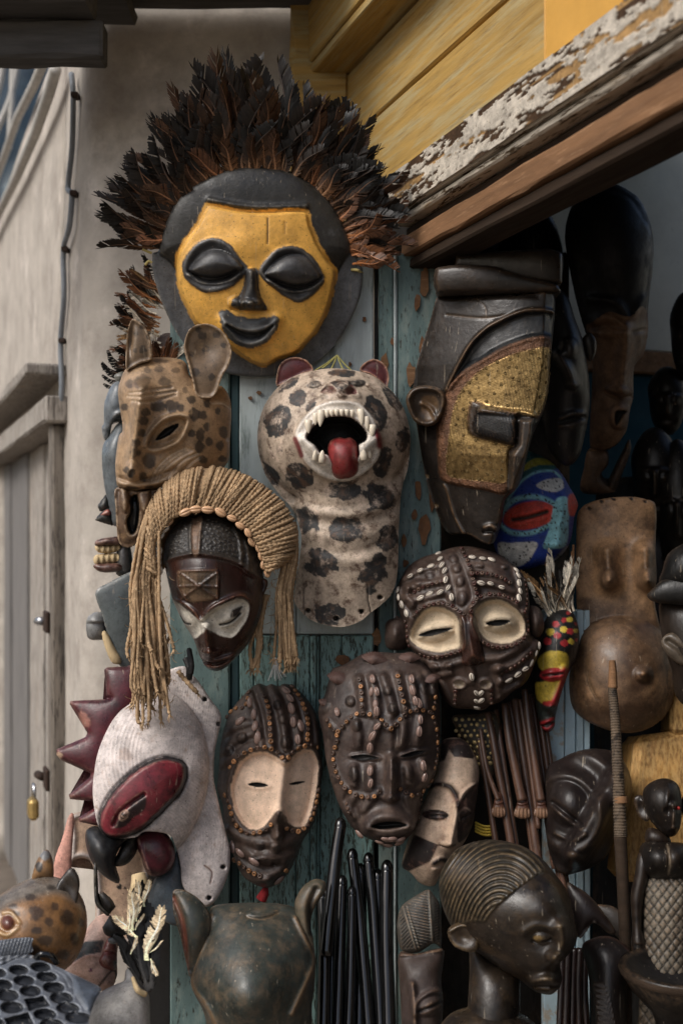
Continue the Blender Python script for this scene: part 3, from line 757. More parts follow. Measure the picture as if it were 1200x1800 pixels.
for l in (lidL, lidR): r.puff(l, 26, 26)
r.line(kz((155, 460), (220, 492), (300, 500), (370, 482), (420, 455)), 3.0, -9); r.line(kz((605, 487), (680, 528), (770, 545), (850, 528), (910, 495)), 3.0, -9)
r.line(kz((150, 475), (215, 518), (300, 528), (390, 505), (440, 470)), 3.2, 6); r.line(kz((605, 510), (680, 555), (770, 575), (860, 550), (915, 510)), 3.2, 6)
# nose and mouth
r.puff(kz((480, 445), (530, 450), (545, 560), (560, 640), (500, 650), (440, 640), (470, 540)), 20, 14)
r.bump(415.5, 531, 15, 12, 10, 13); r.bump(449, 535, 17, 12, 0, 13); r.bump(436, 535, 13, 13, 0, 16)
r.fill(nose, lin(64, 64, 66), 1.5, wob=1.5); r.line(kz((395, 672), (500, 690), (595, 690)), 3, -5)
r.fill(mouth, lin(76, 78, 80), 1.5, wob=2, ws=7)
r.line(kz((345, 735), (420, 780), (500, 800), (580, 785), (650, 740)), 9, 13); r.line(kz((350, 775), (430, 860), (510, 880), (590, 850), (640, 790)), 8, 13)
r.line(kz((365, 768), (430, 810), (500, 830), (570, 815), (630, 772)), 4.5, -13, taper=.6)
for p, w_ in ((kz((600, 155), (602, 220), (597, 300)), 1.2), (kz((697, 170), (697, 240)), 1.)): r.line(p, w_, -2, col=lin(70, 46, 20))
r.build(fr, T, 'headboard', m_blackpaint, 14)
for (a, b) in (((268, 445), (252, 438)), ((268, 462), (256, 466))): obj('tie_string', tubefr(fr, [a, ((a[0]+b[0])/2, a[1]-3), b], 18, 2.2, 6), mat('pale_string', lin(180, 164, 96), rough=.8) if 'pale_string' not in bpy.data.materials else bpy.data.materials['pale_string'], T)
obj('tie_string', tubefr(fr, [(620, 474), (630, 475), (640, 480)], [14, 20, 2], 2.6, 6), bpy.data.materials['pale_string'], T)
# feathers, longest behind
def ring(a):
    """edge of the head board at an angle from up, clockwise"""
    return 455+172*math.sin(rad(a)), 470-172*math.cos(rad(a))
tipr = lambda a: np.interp(a, [-80, -66, -52, -38, -20, -12, 0, 12, 25, 40, 52, 66, 85], [290, 322, 300, 318, 340, 372, 350, 350, 346, 322, 318, 296, 262])
for layer, (nf, fl, dl_, h0) in enumerate(((50, 1.05, 0, 4), (54, .92, 8, 9), (54, .74, 14, 14), (54, .5, 20, 19))):
    for i in range(nf):
        a = -80+163*(i+R.random()*.8)/nf
        if layer == 0 and R.random() < .07: continue
        u, v = ring(a); L = (tipr(a)-172+dl_)*fl*R.uniform(.66, .93)
        me = R.choice(FE) if not (layer < 2 and a > 68) else R.choice(FR)
        if layer == 3: me = R.choice(FE+FR[:1]) if a < 60 else R.choice(FR+FE[:2])
        feather(T, fr, me, u-math.sin(rad(a))*dl_, v+math.cos(rad(a))*dl_, h0-6+R.uniform(-4, 4), L, a+R.uniform(-9, 9)*(1 if layer < 2 else 1.3), R.uniform(-.02, .2)+.04*layer, R.uniform(-.7, .7), R.uniform(.8, 1.3)*(1+.25*layer))
for a, L in ((75, 70), (82, 62), (88, 58), (80, 80), (70, 66)):
    u, v = ring(a); feather(T, fr, R.choice(FR), u-6, v, 16, L, a+R.uniform(-15, 25), .3, R.uniform(-.6, .6), 1.9, 'russet_tuft')
# ---------------------------------------------------------------- small shared pieces
def cowrie_mesh():
    xs = [math.sin(math.pi/2*v) for v in (-1, -.8, -.55, -.28, 0, .28, .55, .8, 1)]; ys = [-1, -.85, -.55, -.24, -.1, 0, .1, .24, .55, .85, 1]
    co = []; fa = []; col = []
    for x in xs:
        w = math.sqrt(max(.02, 1-x*x))*(1+.08*x)
        for j, y in enumerate(ys):
            g = math.exp(-(y/.13)**2)*(abs(x) < .9)
            co.append((x, y*.64*w, .52*w**.7*math.sqrt(max(0, 1-y*y))-.17*g+(.03*math.cos(x*22) if .05 < abs(y) < .3 else 0)))
            col.append(lin(70, 52, 42) if g > .5 else lin(212, 200, 182))
    n = len(ys)
    for i in range(len(xs)-1):
        for k in range(n-1): a = i*n+k; fa.append((a, a+n, a+n+1, a+1))
    return mesh_np('cowrie', co, fa, np.array(col))
def bead_mesh():
    return lathe([(.95, -.25), (1., .15), (.8, .5), (.5, .58), (.38, .35), (.3, .0)], 9, 'bead')
def shell_mesh():
    n = 26; co = []; fa = []; m = 7
    for i in range(m):
        t = i/(m-1)
        for k in range(n):
            a = rad(-62+124*k/(n-1)); rr = .12+t*1.0*(1+.06*math.cos(k*math.pi))
            z = .5*math.sin(math.pi*(.12+.88*t)**.8)*math.cos(a*1.15)+.035*math.cos(k*math.pi)*t
            co.append((rr*math.sin(a)*1.0, rr*math.cos(a)-.5, z))
    for i in range(m-1):
        for k in range(n-1): a = i*n+k; fa.append((a, a+n, a+n+1, a+1))
    return mesh_np('shell', co, fa)
m_cowrie = mat('cowrie_shell', attr=True, grime=.2, orand=.15, rough=.3, var=.2, vs=90, wear=lin(116, 92, 74), wamt=.42, ws=160, bump=.05)
m_cowrie_tan = mat('tan_cowrie_shell', lin(206, 160, 116), rough=.25, var=.3, vs=70, wear=lin(232, 206, 176), wamt=.36, ws=120, bump=.05)
m_cowrie_clay = mat('clay_smeared_cowrie', lin(138, 110, 98), rough=.22, var=.3, vs=120, wear=lin(196, 172, 156), wamt=.36, ws=90, bump=.1)
m_bead_amber = mat('amber_bead', lin(158, 108, 62), orand=.4, rough=.3, var=.55, vs=160, bump=.1)
m_bead_dark = mat('dark_red_bead', lin(92, 48, 36), rough=.35, var=.4, vs=160, bump=.1)
m_bead_brown = mat('brown_bead', lin(98, 72, 56), orand=.4, rough=.35, var=.4, vs=160, bump=.1)
COW, COWT, COWC = shared(cowrie_mesh(), m_cowrie), shared(cowrie_mesh(), m_cowrie_tan), shared(cowrie_mesh(), m_cowrie_clay)
BEA, BED, BEB = shared(bead_mesh(), m_bead_amber), shared(bead_mesh(), m_bead_dark), shared(bead_mesh(), m_bead_brown)
def qs(*p): return list(p)
def sub(T, fr, name, outline, m, base, col, H=8, p=.5, step=2.2, back=None, fn=None, sharp=False, rim=0, regions=()):
    """a relief part seated at height base in the frame of its thing"""
    r = Relief(outline, step, regions, sharp=sharp)
    r.h += base; r.c[:] = col; r.dome(H, p)
    if rim: r.rim(*rim)
    if fn: fn(r)
    o = r.build(fr, T, name, m, (-base+6) if back is None else back); o['_'] = 0; del o['_']
    return r
def flat_q(r, *a): return np.exp(-r.q(*a)**2)
# ================================================================ 2 roaring leopard mask
fr = Frame(586, 850, 2.41, 60)
T = thing('leopard_mask', 'roaring spotted leopard mask with white teeth and a red tongue', 'mask', fr)
k = K(430, 600, 3.46)
m_leo = mat('flaking_leopard_paint', rough=.55, rvar=.15, var=.18, vs=30, attr=True, wear=lin(108, 82, 64), wamt=.43, ws=42, wsoft=.09, wear2=lin(214, 190, 168), w2amt=.4, w2s=26, bump=.5, bs=180, edge=lin(214, 194, 170), eamt=.5)
m_bone = mat('bone_white_paint', rough=.4, var=.15, vs=40, attr=True, wear=lin(170, 140, 110), wamt=.34, ws=60, wsoft=.1, bump=.3, bs=200)
m_red = mat('worn_red_paint', rough=.4, var=.3, vs=30, attr=True, wear=lin(92, 44, 40), wamt=.36, ws=50, wsoft=.1, bump=.25, bs=200, edge=lin(196, 140, 110), eamt=.7)
leo_out = k((440, 172), (560, 162), (700, 180), (800, 215), (900, 300), (970, 400), (1010, 540), (1015, 650), (1000, 780), (965, 890), (950, 1000), (940, 1200), (935, 1400), (905, 1530), (850, 1595), (770, 1655), (700, 1710), (600, 1742), (480, 1732), (390, 1700), (330, 1650), (295, 1600), (310, 1450), (340, 1250), (335, 1150), (280, 1020), (200, 930), (120, 820), (80, 700), (68, 600), (80, 480), (120, 370), (200, 270), (300, 205))
lips = k((312, 590), (335, 520), (390, 450), (470, 395), (580, 378), (690, 395), (760, 460), (800, 550), (822, 630), (800, 720), (740, 790), (650, 842), (580, 852), (500, 835), (420, 785), (350, 700))
cav = k((382, 592), (430, 520), (480, 482), (560, 470), (640, 478), (700, 520), (735, 570), (730, 610), (690, 640), (690, 700), (640, 760), (560, 770), (510, 700), (465, 685), (430, 640))
r = Relief(leo_out, 2.0, [('gum', lips, m_bone), ('mouth_cavity', cav, m_black)])
C0 = lin(188, 168, 146); r.c[:] = C0
cx, cy = P1(k((545, 560)))
q = r.q(cx, cy, 139, 128); head = 105*np.sqrt(np.clip(1-q**2, 0, 1))
nk = np.abs((r.u-P1(k((640, 0)))[0])/97); neck = 80*np.sqrt(np.clip(1-nk**2, 0, 1))*sst(r.v, 780, 880)
neck *= 1-.25*sst(r.v, 960, 1105)
r.h += 8+.5*(head+neck+np.sqrt((head-neck)**2+500))-11
r.gau(*P1(k((560, 600))), 80, 62, 0, 34)                       # muzzle
r.gau(*P1(k((575, 330))), 45, 22, 0, 16)
for y0, y1, hh in ((1000, 1060, 5), (1060, 1130, -3), (1140, 1210, 3), (1230, 1290, -3), (1290, 1340, 2)):
    r.line(k((300, y0), (500, y0+45), (700, y0+45), (850, y0-10), (960, y0-90)), 9, hh)
# nose, nostrils, eyes
r.bump(*P1(k((590, 275))), 26, 16, 0, 14)
r.fill(k((515, 262), (560, 248), (640, 252), (662, 280), (600, 335), (575, 330), (545, 290)), lin(52, 54, 56), 2, wob=2)
for e in (((465, 325), (490, 290), (530, 285), (560, 325), (520, 335)), ((598, 335), (625, 290), (650, 278), (682, 325), (640, 338))):
    r.puff(k(*e), -9, 10); r.fill(k(*e), lin(120, 52, 52), 2)
r.line(k((455, 345), (520, 300), (560, 330), (585, 345), (610, 335), (650, 290), (695, 345)), 3, 4)
for ex, ey in ((425, 270), (688, 258)):
    c = P1(k((ex, ey))); r.bump(*c, 13, 8, -8, 5); r.spot(*c, 13, 7, -8, lin(96, 90, 84), .2); r.spot(*c, 3.4, 3, 0, lin(16, 14, 14), 0); r.line(k((ex-50, ey+12), (ex, ey-26), (ex+50, ey+4)), 2, -3); r.line(k((ex-48, ey+16), (ex, ey+28), (ex+48, ey+10)), 2, -3)
SP = lin(50, 54, 58)
for i, (x, y, rx, ry, a) in enumerate(((195, 490, 82, 108, 18), (330, 350, 58, 52, -20), (265, 262, 75, 30, -32), (335, 812, 78, 80, 10), (152, 805, 38, 85, -28), (800, 432, 62, 108, -28), (900, 352, 42, 80, -34), (965, 600, 45, 72, 20), (830, 735, 52, 88, 14), (812, 950, 88, 92, 20), (600, 905, 110, 52, 0), (362, 1080, 84, 92, -20), (608, 1142, 112, 82, 0), (880, 1205, 72, 82, 20), (466, 1358, 90, 98, 0), (790, 1400, 82, 100, 24), (520, 1662, 100, 82, 0), (580, 196, 85, 24, 0), (405, 405, 24, 40, 30), (215, 660, 20, 18, 0), (770, 1500, 30, 40, 0))):
    c = P1(k((x, y))); r.spot(*c, rx/3.46, ry/3.46, a, SP, .46, .04, i+3, .97)
for p in (((360, 1480), (355, 1600), (365, 1690)), ((745, 1480), (750, 1570), (770, 1660))): r.line(k(*p), 1.2, -3, col=lin(58, 46, 38))
for x, y in ((383, 1648), (711, 1648), (556, 1692), (825, 1563)):
    c = P1(k((x, y))); r.bump(*c, 5, 4.4, 0, -14, .5); r.spot(*c, 4.6, 4, 0, lin(14, 12, 11), 0)
# mouth: ring of gum, deep cavity
bi, d = r.sdp(lips); r.h[bi] += 4*sst(d, -2, 6)+6*np.exp(-((d-1)/5)**2)
r.fill(lips, lin(226, 216, 202), 2, wob=1)
r.line(k((312, 600), (335, 655), (350, 700)), 5, 0, col=lin(140, 66, 66)); r.line(k((790, 560), (808, 600), (812, 640)), 7, 4, col=lin(136, 40, 44))
bi, d = r.sdp(cav); r.h[bi] -= 85*sst(d, -3, 9)
r.fill(cav, lin(10, 9, 9), 2)  # black fill stands in for the darkness inside the open mouth
r.line(k((360, 610), (400, 650), (440, 700)), 9, 10); r.line(k((690, 700), (740, 650), (780, 610)), 10, 10)
r.build(fr, T, 'head', m_leo, 12)
mouth_h = r.hat(*P1(k((570, 430))))
# tongue
def tfn(r):
    r.line(k((600, 600), (604, 700), (606, 790)), 4.5, -9); r.h -= .10*np.clip(r.v-800, 0, 90); r.c[:] = lin(172, 44, 46)
    r.h += 10*np.exp(-((r.v-P1(k((0, 760)))[1])/22)**2)
sub(T, fr, 'tongue', k((505, 660), (520, 610), (570, 588), (604, 596), (640, 590), (680, 625), (692, 690), (692, 770), (665, 820), (600, 838), (545, 828), (518, 760)), m_red, r.hat(*P1(k((600, 842))))-2, lin(150, 40, 42), 40, .5)
# teeth
TOOTH = shared(lathe([(1., -.9), (1., 0), (.86, .6), (.5, 1.2), (.12, 1.6)], 9, 'tooth'), mat('ivory_tooth', lin(224, 210, 186), rough=.35, var=.2, vs=80, bump=.1))
def tooth(r, fr, T, x, y, w, L, ang, dh=0, name='tooth'):
    h = r.hat(x, y)+dh; a = rad(ang); s_ = fr.s; p = fr.vec(x, y, h)
    z = Vector((math.sin(a), -.15, math.cos(a))).normalized(); yv = Vector((0, 1, 0)); yv = (yv-z*yv.dot(z)).normalized(); xv = yv.cross(z)
    o = bpy.data.objects.new(name, TOOTH); COL.objects.link(o); o.parent = T
    o.matrix_local = matrix(p, xv*w*s_, yv*w*s_*.8, z*L*s_)
for x, y, w, L, a, nm in ((466, 470, 6, 11, 184, 'fang'), (702, 462, 6, 11, 176, 'fang'), (392, 520, 6, 9, 178, 'tooth'), (768, 545, 6, 8, 182, 'tooth'), (435, 478, 5, 8, 182, 'tooth'), (502, 452, 4.2, 5, 180, 'tooth'), (530, 448, 4.2, 4.5, 180, 'tooth'), (558, 446, 4.2, 4.5, 180, 'tooth'), (588, 446, 4.2, 4.5, 180, 'tooth'), (618, 446, 4.2, 4.5, 180, 'tooth'), (648, 450, 4.2, 5, 180, 'tooth'), (735, 500, 5, 9, 176, 'tooth'), (472, 715, 6, 8, 4, 'fang'), (716, 700, 6, 8, -6, 'fang'), (430, 705, 4, 7, 8, 'tooth'), (750, 690, 4, 7, -8, 'tooth')):
    tooth(r, fr, T, *P1(k((x, y))), w, L, a, 3, nm)
for e in (((192, 262), (190, 200), (212, 130), (260, 95), (322, 88), (382, 112), (414, 165), (350, 190), (270, 232)), ((702, 166), (730, 122), (790, 98), (850, 128), (880, 190), (868, 268), (815, 225), (760, 190))):
    def efn(r):
        r.h -= 7*np.clip(1-np.abs(r.sd-14)/14, 0, 1)*0; r.h += 6*np.exp(-(r.sd/3.)**2); r.paint(np.exp(-(r.sd/1.6)**2), lin(190, 150, 120))
    sub(T, fr, 'ear', k(*e), m_red, 22, lin(112, 46, 48), 7, fn=efn, back=-8)
m_raffia = mat('green_raffia', lin(166, 160, 84), rough=.8, var=.3, vs=60, bump=.2)
for a in ((420, 166), (470, 150), (520, 165), (600, 160), (655, 168)):
    obj('raffia_tie', tubefr(fr, k((562, 66), ((562+a[0])/2, (66+a[1])/2+6), a), [4, 10, 14], 1.5, 5), m_raffia, T)
# ================================================================ 3 long-eared spotted deer mask
fr = Frame(300, 780, 2.33, 40)
T = thing('antelope_mask', 'brown spotted animal mask with two tall upright ears and a long nose', 'mask', fr)
k = K(150, 550, 3.4286)
m_deer = mat('oiled_spotted_wood', rough=.42, rvar=.12, var=.22, vs=18, attr=True, wear=lin(180, 142, 92), wamt=.33, ws=24, wsoft=.14, wear2=lin(120, 108, 96), w2amt=.34, w2s=10, bump=.3, bs=180, edge=lin(200, 172, 136), eamt=.45)
DE = lin(166, 134, 98); DS = lin(66, 57, 50)
slit = k((428, 768), (445, 735), (490, 695), (560, 668), (545, 705), (490, 748))
r = Relief(k((250, 332), (340, 280), (450, 263), (560, 270), (612, 300), (640, 380), (760, 440), (830, 430), (880, 500), (892, 600), (885, 750), (872, 900), (800, 962), (700, 1000), (520, 1045), (420, 1068), (300, 1080), (205, 1055), (186, 1010), (180, 900), (200, 750), (226, 700), (206, 560), (198, 470), (215, 400)), 2.0, [('eye', slit, m_black)])
r.c[:] = DE; r.paint(sst(r.u, 330, 400)*.6, lin(164, 120, 68)); r.h += 6
r.dome(70, .5)
r.gau(235, 690, 42, 60, 0, 22)
r.h -= 22*sst(r.u, 330, 410)
r.line(k((345, 480), (330, 600), (305, 760), (285, 900), (285, 960)), 14, 38); r.bump(*P1(k((292, 950))), 18, 20, 0, 20)
r.bump(*P1(k((285, 965))), 5, 7, 20, -12); r.spot(*P1(k((285, 962))), 6, 9, 20, lin(60, 50, 44), .2)
r.line(k((225, 700), (200, 850), (195, 990)), 8, 10); r.gau(*P1(k((460, 830))), 34, 30, -30, -10); r.line(k((186, 1030), (300, 1046), (420, 1030), (520, 1000)), 7, 12); r.line(k((190, 990), (300, 1012), (420, 990), (540, 940)), 4, -7)
r.line(k((190, 1005), (215, 1020), (240, 1030)), 8, 5)
r.line(k((205, 1072), (300, 1090), (420, 1062)), 4, -8)
eye = k((368, 800), (395, 725), (470, 652), (555, 625), (612, 640), (602, 700), (560, 772), (480, 812), (410, 826))
bi, d = r.sdp(eye, m=8); r.h[bi] += 9*np.exp(-((d+1)/5)**2)-17*sst(d, 0, 12)
eb_ = k((400, 780), (440, 700), (520, 655), (590, 650), (580, 710), (500, 780), (430, 800)); r.puff(eb_, 12, 12)
bi, d = r.sdp(slit, m=3); r.h[bi] -= 14*sst(d, -1, 4); r.fill(slit, lin(10, 9, 8), 1.5)
r.line(k((370, 800), (400, 720), (470, 645), (560, 615), (625, 625)), 4, 5)
for p in (((272, 492), (340, 492), (430, 470), (520, 454)), ((262, 510), (340, 520), (440, 495), (548, 478)), ((285, 540), (370, 552), (450, 530), (545, 498)), ((400, 1015), (430, 940), (510, 860), (610, 812)), ((440, 1015), (470, 950), (550, 880), (645, 828)), ((500, 1000), (540, 935), (600, 880), (680, 846)), ((420, 1018), (450, 945), (530, 870), (630, 820)), ((590, 952), (640, 900), (690, 866)), ((770, 548), (830, 545), (885, 575))):
    r.line(k(*p), 1.9, -4, col=lin(206, 178, 146))
for i, (x, y, rx, ry) in enumerate(((380, 352, 26, 20), (270, 435, 25, 26), (348, 428, 52, 46), (445, 345, 30, 22), (455, 292, 40, 16), (545, 350, 26, 18), (240, 570, 28, 22), (372, 605, 26, 24), (440, 570, 46, 36), (520, 568, 42, 36), (575, 575, 24, 26), (360, 655, 28, 26), (347, 725, 24, 24), (315, 785, 26, 24), (308, 838, 30, 30), (640, 525, 30, 24), (732, 545, 22, 24), (655, 615, 32, 38), (706, 615, 25, 28), (730, 685, 20, 26), (690, 735, 30, 38), (640, 728, 22, 22), (745, 775, 24, 26), (835, 720, 30, 38), (815, 800, 28, 32), (690, 808, 32, 36), (710, 885, 28, 26), (830, 880, 28, 22), (255, 945, 24, 20), (285, 1054, 36, 11), (385, 1050, 26, 11), (390, 890, 40, 46), (350, 990, 26, 30), (600, 470, 16, 20), (570, 300, 16, 10), (480, 420, 40, 26), (800, 590, 18, 20))):
    r.spot(*P1(k((x, y))), rx/3.43, ry/3.43, 0, DS, .35, .3, i, .85 if y > 500 else .62)
c = P1(k((868, 765))); r.bump(*c, 5, 5, 0, -8); r.spot(*c, 4, 4, 0, lin(190, 170, 150), 0)
r.build(fr, T, 'face', m_deer, 12)
def earfn(cx, cy, rx, ry, a):
    def f(r):
        r.h += 9*np.exp(-(r.sd/4.5)**2)-16*flat_q(r, cx, cy, rx, ry, a); r.h += .22*np.clip(r.v-600, -60, 120)*0
        for i, (x, y, q_) in enumerate(((705, 140, 26), (790, 130, 24), (725, 225, 22), (680, 105, 18), (660, 360, 26), (640, 250, 16), (760, 390, 20), (830, 200, 16), (310, 135, 14), (305, 232, 14), (350, 230, 22), (380, 155, 12), (340, 100, 12))): r.spot(*P1(k((x, y))), q_/3.43, q_/3.43*1.1, 0, DS, .35, .25, i, .8)
        r.paint(np.exp(-(r.sd/2)**2)*.6, lin(178, 146, 112))
    return f
sub(T, fr, 'ear', k((596, 185), (622, 112), (680, 76), (760, 76), (830, 120), (870, 190), (880, 255), (860, 325), (825, 385), (790, 480), (748, 515), (670, 500), (645, 410), (618, 310), (600, 240)), m_deer, 46, lin(128, 104, 78), 12, fn=earfn(*P1(k((725, 210))), 27, 33, 0), back=-20)
sub(T, fr, 'ear', k((250, 345), (252, 185), (265, 92), (290, 48), (330, 66), (370, 108), (398, 175), (404, 240), (398, 290), (340, 310), (280, 340)), m_deer, 40, lin(130, 106, 80), 12, fn=earfn(*P1(k((272, 170))), 6, 26, 4), back=-20)
k4 = K(150, 640, 3.333)
def jawfn(r):
    r.h += 7*np.exp(-(r.sd/4)**2)
    cv_ = k4((262, 790), (300, 770), (318, 860), (300, 980), (262, 1000), (240, 930), (262, 860)); bi, d = r.sdp(cv_); r.h[bi] -= 24*sst(d, -2, 5); r.fill(cv_, lin(22, 17, 14), 2)
    r.puff(k4((205, 730), (245, 740), (255, 800), (240, 870), (222, 860), (205, 800)), 14, 8); r.puff(k4((310, 740), (380, 740), (370, 850), (340, 870), (315, 800)), 14, 8)
    for x in (270, 285, 300): r.line(k4((x, 745), (x, 800)), 1.2, -4)
sub(T, fr, 'jaw', k4((178, 728), (300, 748), (440, 740), (470, 800), (400, 950), (300, 1060), (240, 1082), (195, 1050), (182, 960), (176, 840)), m_deer, 14, lin(120, 92, 68), 24, fn=jawfn, back=8)
# ================================================================ 4 mask with the corded wig
fr = Frame(360, 1020, 2.29, 50)
T = thing('corded_wig_mask', 'dark polished mask with white eyelids, corded tan wig and a band of cowries', 'mask', fr)
k = K(200, 800, 3.333)
m_polish = mat('polished_red_brown_wood', rough=.3, rvar=.1, var=.3, vs=16, attr=True, stretch=(1, 1, .4), wear=lin(26, 18, 14), wamt=.38, ws=14, wsoft=.15, bump=.15, bs=200, edge=lin(150, 96, 66), eamt=.35)
m_chalk = mat('chalky_white_pigment', rough=.8, var=.12, vs=40, attr=True, wear=lin(90, 74, 58), wamt=.33, ws=55, wsoft=.08, bump=.4, bs=220)
m_carvedhair = mat('carved_dark_coiffure', rough=.5, var=.35, vs=40, attr=True, bump=.4, bs=260, edge=lin(120, 108, 92), eamt=.6)
out = k((286, 610), (296, 510), (336, 425), (400, 372), (500, 345), (610, 350), (705, 400), (785, 480), (845, 565), (875, 645), (888, 730), (884, 830), (868, 950), (805, 1100), (705, 1220), (640, 1268), (590, 1278), (540, 1252), (500, 1180), (462, 1080), (402, 980), (340, 842), (310, 720), (296, 650))
capr = k((270, 640), (350, 604), (480, 582), (640, 604), (745, 645), (810, 695), (900, 720), (900, 600), (820, 440), (640, 320), (480, 310), (330, 380), (270, 520))
eL = k((338, 850), (400, 882), (462, 932), (522, 992), (528, 1030), (470, 1082), (432, 1062), (392, 985), (356, 905)); eR = k((502, 972), (560, 912), (650, 862), (740, 838), (788, 870), (786, 942), (742, 1012), (692, 1068), (620, 1052), (562, 1022), (524, 996))
r = Relief(out, 1.8, [('coiffure', capr, m_carvedhair), ('eye_patch', eL, m_chalk), ('eye_patch', eR, m_chalk)])
r.c[:] = lin(74, 42, 32); r.h += 6; r.dome(92, .55)
r.gau(*P1(k((500, 700))), 46, 50, 0, 14); r.h -= 14*sst(r.v, 1080, 1190)
bi, d = r.sdp(capr, m=14); r.h[bi] += 7*np.exp(-(d/4)**2)-2*sst(d, 2, 8)
r.fill(capr, lin(58, 52, 46), 1.5)
U, V = r.u, r.v
band = (np.abs(U-(343+.06*(V-980))) < 11)
cap_in = np.zeros(len(U), bool); cap_in[bi] = d > 5
th = np.arctan2(V-1010, U-350)*58; ph = np.hypot(U-350, V-1010)
pat = np.maximum(np.cos(th*2*math.pi/9.+(np.floor(ph/7.)%2)*math.pi), -.2)*np.clip(np.cos(ph*2*math.pi/7.)+.5, 0, 1)
r.h += np.where(cap_in & ~band, 3.2*pat, 0)
r.line(k((458, 360), (448, 470), (455, 580)), 2.6, 5); r.line(k((520, 350), (505, 470), (500, 580)), 2.6, 5); r.line(k((705, 410), (742, 520), (745, 640)), 3.4, 6); r.line(k((770, 480), (790, 580), (785, 680)), 3.4, 5)
r.fill(k((462, 360), (515, 355), (498, 575), (462, 575)), lin(120, 92, 70), 2)
sc = k((378, 690), (392, 678), (540, 672), (606, 690), (608, 770), (590, 838), (500, 855), (432, 852), (378, 775))
bi, d = r.sdp(sc); r.h[bi] += 2*sst(d, -1, 2)-.0; r.h[bi] += np.where(d > 2, 2.2*np.cos(U[bi]*1.3)*np.cos(V[bi]*1.1), 0); r.fill(sc, lin(126, 100, 74), 2)
for p in (((385, 690), (600, 835)), ((605, 690), (400, 840)), ((378, 770), (490, 765), (606, 770)), ((378, 690), (385, 775), (432, 850)), ((392, 678), (600, 676)), ((606, 690), (606, 838))): r.line(k(*p), 2, 3.4, col=lin(104, 76, 56), sm=False)
# brow ridge, eyes, nose, mouth
r.line(k((335, 840), (410, 870), (470, 915), (510, 962), (570, 895), (650, 850), (740, 820), (795, 850)), 4.5, 9)
for e in (eL, eR):
    bi, d = r.sdp(e); r.h[bi] -= 9*sst(d, -1, 8); r.fill(e, lin(206, 198, 182), 1.5, wob=1.5)
r.bump(*P1(k((438, 965))), 18, 13, 40, 7); r.bump(*P1(k((690, 945))), 30, 16, -32, 11)
r.line(k((388, 945), (415, 985), (450, 990)), 1.8, -5, col=lin(36, 26, 20)); r.line(k((622, 990), (680, 975), (740, 925)), 2.2, -7, col=lin(28, 20, 16))
r.fill(k((690, 900), (745, 890), (730, 930), (680, 950)), lin(60, 46, 36), 3, wob=4)
r.line(k((540, 1000), (545, 1070), (555, 1150)), 9, 24); r.bump(*P1(k((556, 1160))), 17, 12, 0, 15); r.bump(*P1(k((520, 1150))), 8, 8, 0, 7); r.bump(*P1(k((605, 1155))), 9, 8, 0, 8)
r.line(k((500, 1190), (570, 1205), (650, 1190), (700, 1175)), 5, 12); r.line(k((520, 1235), (590, 1248), (650, 1228), (695, 1195)), 5, 12); r.line(k((505, 1212), (580, 1228), (650, 1210), (700, 1185)), 2.6, -10)
r.gau(*P1(k((610, 1250))), 22, 12, 0, 7)
r.build(fr, T, 'face', m_polish, 10)
sub(T, fr, 'ear', k((788, 770), (820, 728), (860, 712), (908, 738), (895, 800), (850, 858), (815, 872), (800, 840)), m_polish, 30, lin(60, 40, 32), 14, back=-8, fn=lambda r: r.gau(*P1(k((850, 775))), 9, 12, 30, -14))
# wig
m_cord = mat('tan_jute_cord', lin(166, 136, 100), orand=.22, rough=.9, var=.3, vs=40, wear=lin(200, 168, 128), wamt=.42, ws=120, wsoft=.1, wear2=lin(112, 84, 56), w2amt=.36, w2s=30, bump=.6, bs=700, spec=.15)
inner = k((262, 705), (242, 610), (240, 515), (285, 445), (330, 385), (405, 345), (500, 322), (600, 322), (700, 372), (788, 452), (850, 545), (895, 690))
outer = k((170, 640), (165, 500), (185, 370), (230, 250), (310, 155), (410, 92), (540, 58), (700, 80), (850, 148), (980, 250), (1062, 370), (1085, 470), (1055, 590), (965, 660))
icv, ocv = np.array([p[:2] for p in along(inner, 2)]), np.array([p[:2] for p in along(outer, 2)])
def samp(c, t): x = t*(len(c)-1); return np.array((np.interp(x, range(len(c)), c[:, 0]), np.interp(x, range(len(c)), c[:, 1])))
wo = list(map(tuple, ocv[::8]))+list(map(tuple, icv[::-8]))
rw = Relief(wo, 3); rw.c[:] = lin(70, 52, 36); rw.h += 4; rw.dome(58, .5); rw.h -= 4; rw.build(fr, T, 'wig_base', m_cord, 6)
NC = 150
for i in range(NC):
    t = (i+.5+R.uniform(-.5, .5))/NC
    a, b = samp(icv, t), samp(ocv, min(1, max(0, t+R.uniform(-.006, .006))))
    if .435 < t < .462: continue
    pts = []; n = 46
    ov = 1.0 if 0.12 < t < .93 else 1.0
    for j in range(n+1):
        w = j/n; p = a*(1-w)+b*w; wob = 1.4*math.sin(w*5+i*1.7)
        hh = 50*(1-.0*w)*math.sqrt(max(0, 1-(abs(w-.30)/(.76 if w > .3 else .95))**2.2))+8+2.2*math.sin(i*2.3+w*3)+R.uniform(-.2, .2)
        pts.append(fr.loc(p[0]+wob*.5, p[1]+wob*.5, hh))
    obj('cord', tube(pts, 2.8*fr.s*R.uniform(.75, 1.3), 6, 'cord', 2, .3, 2*math.pi/(17*fr.s)/1.0), m_cord, T)
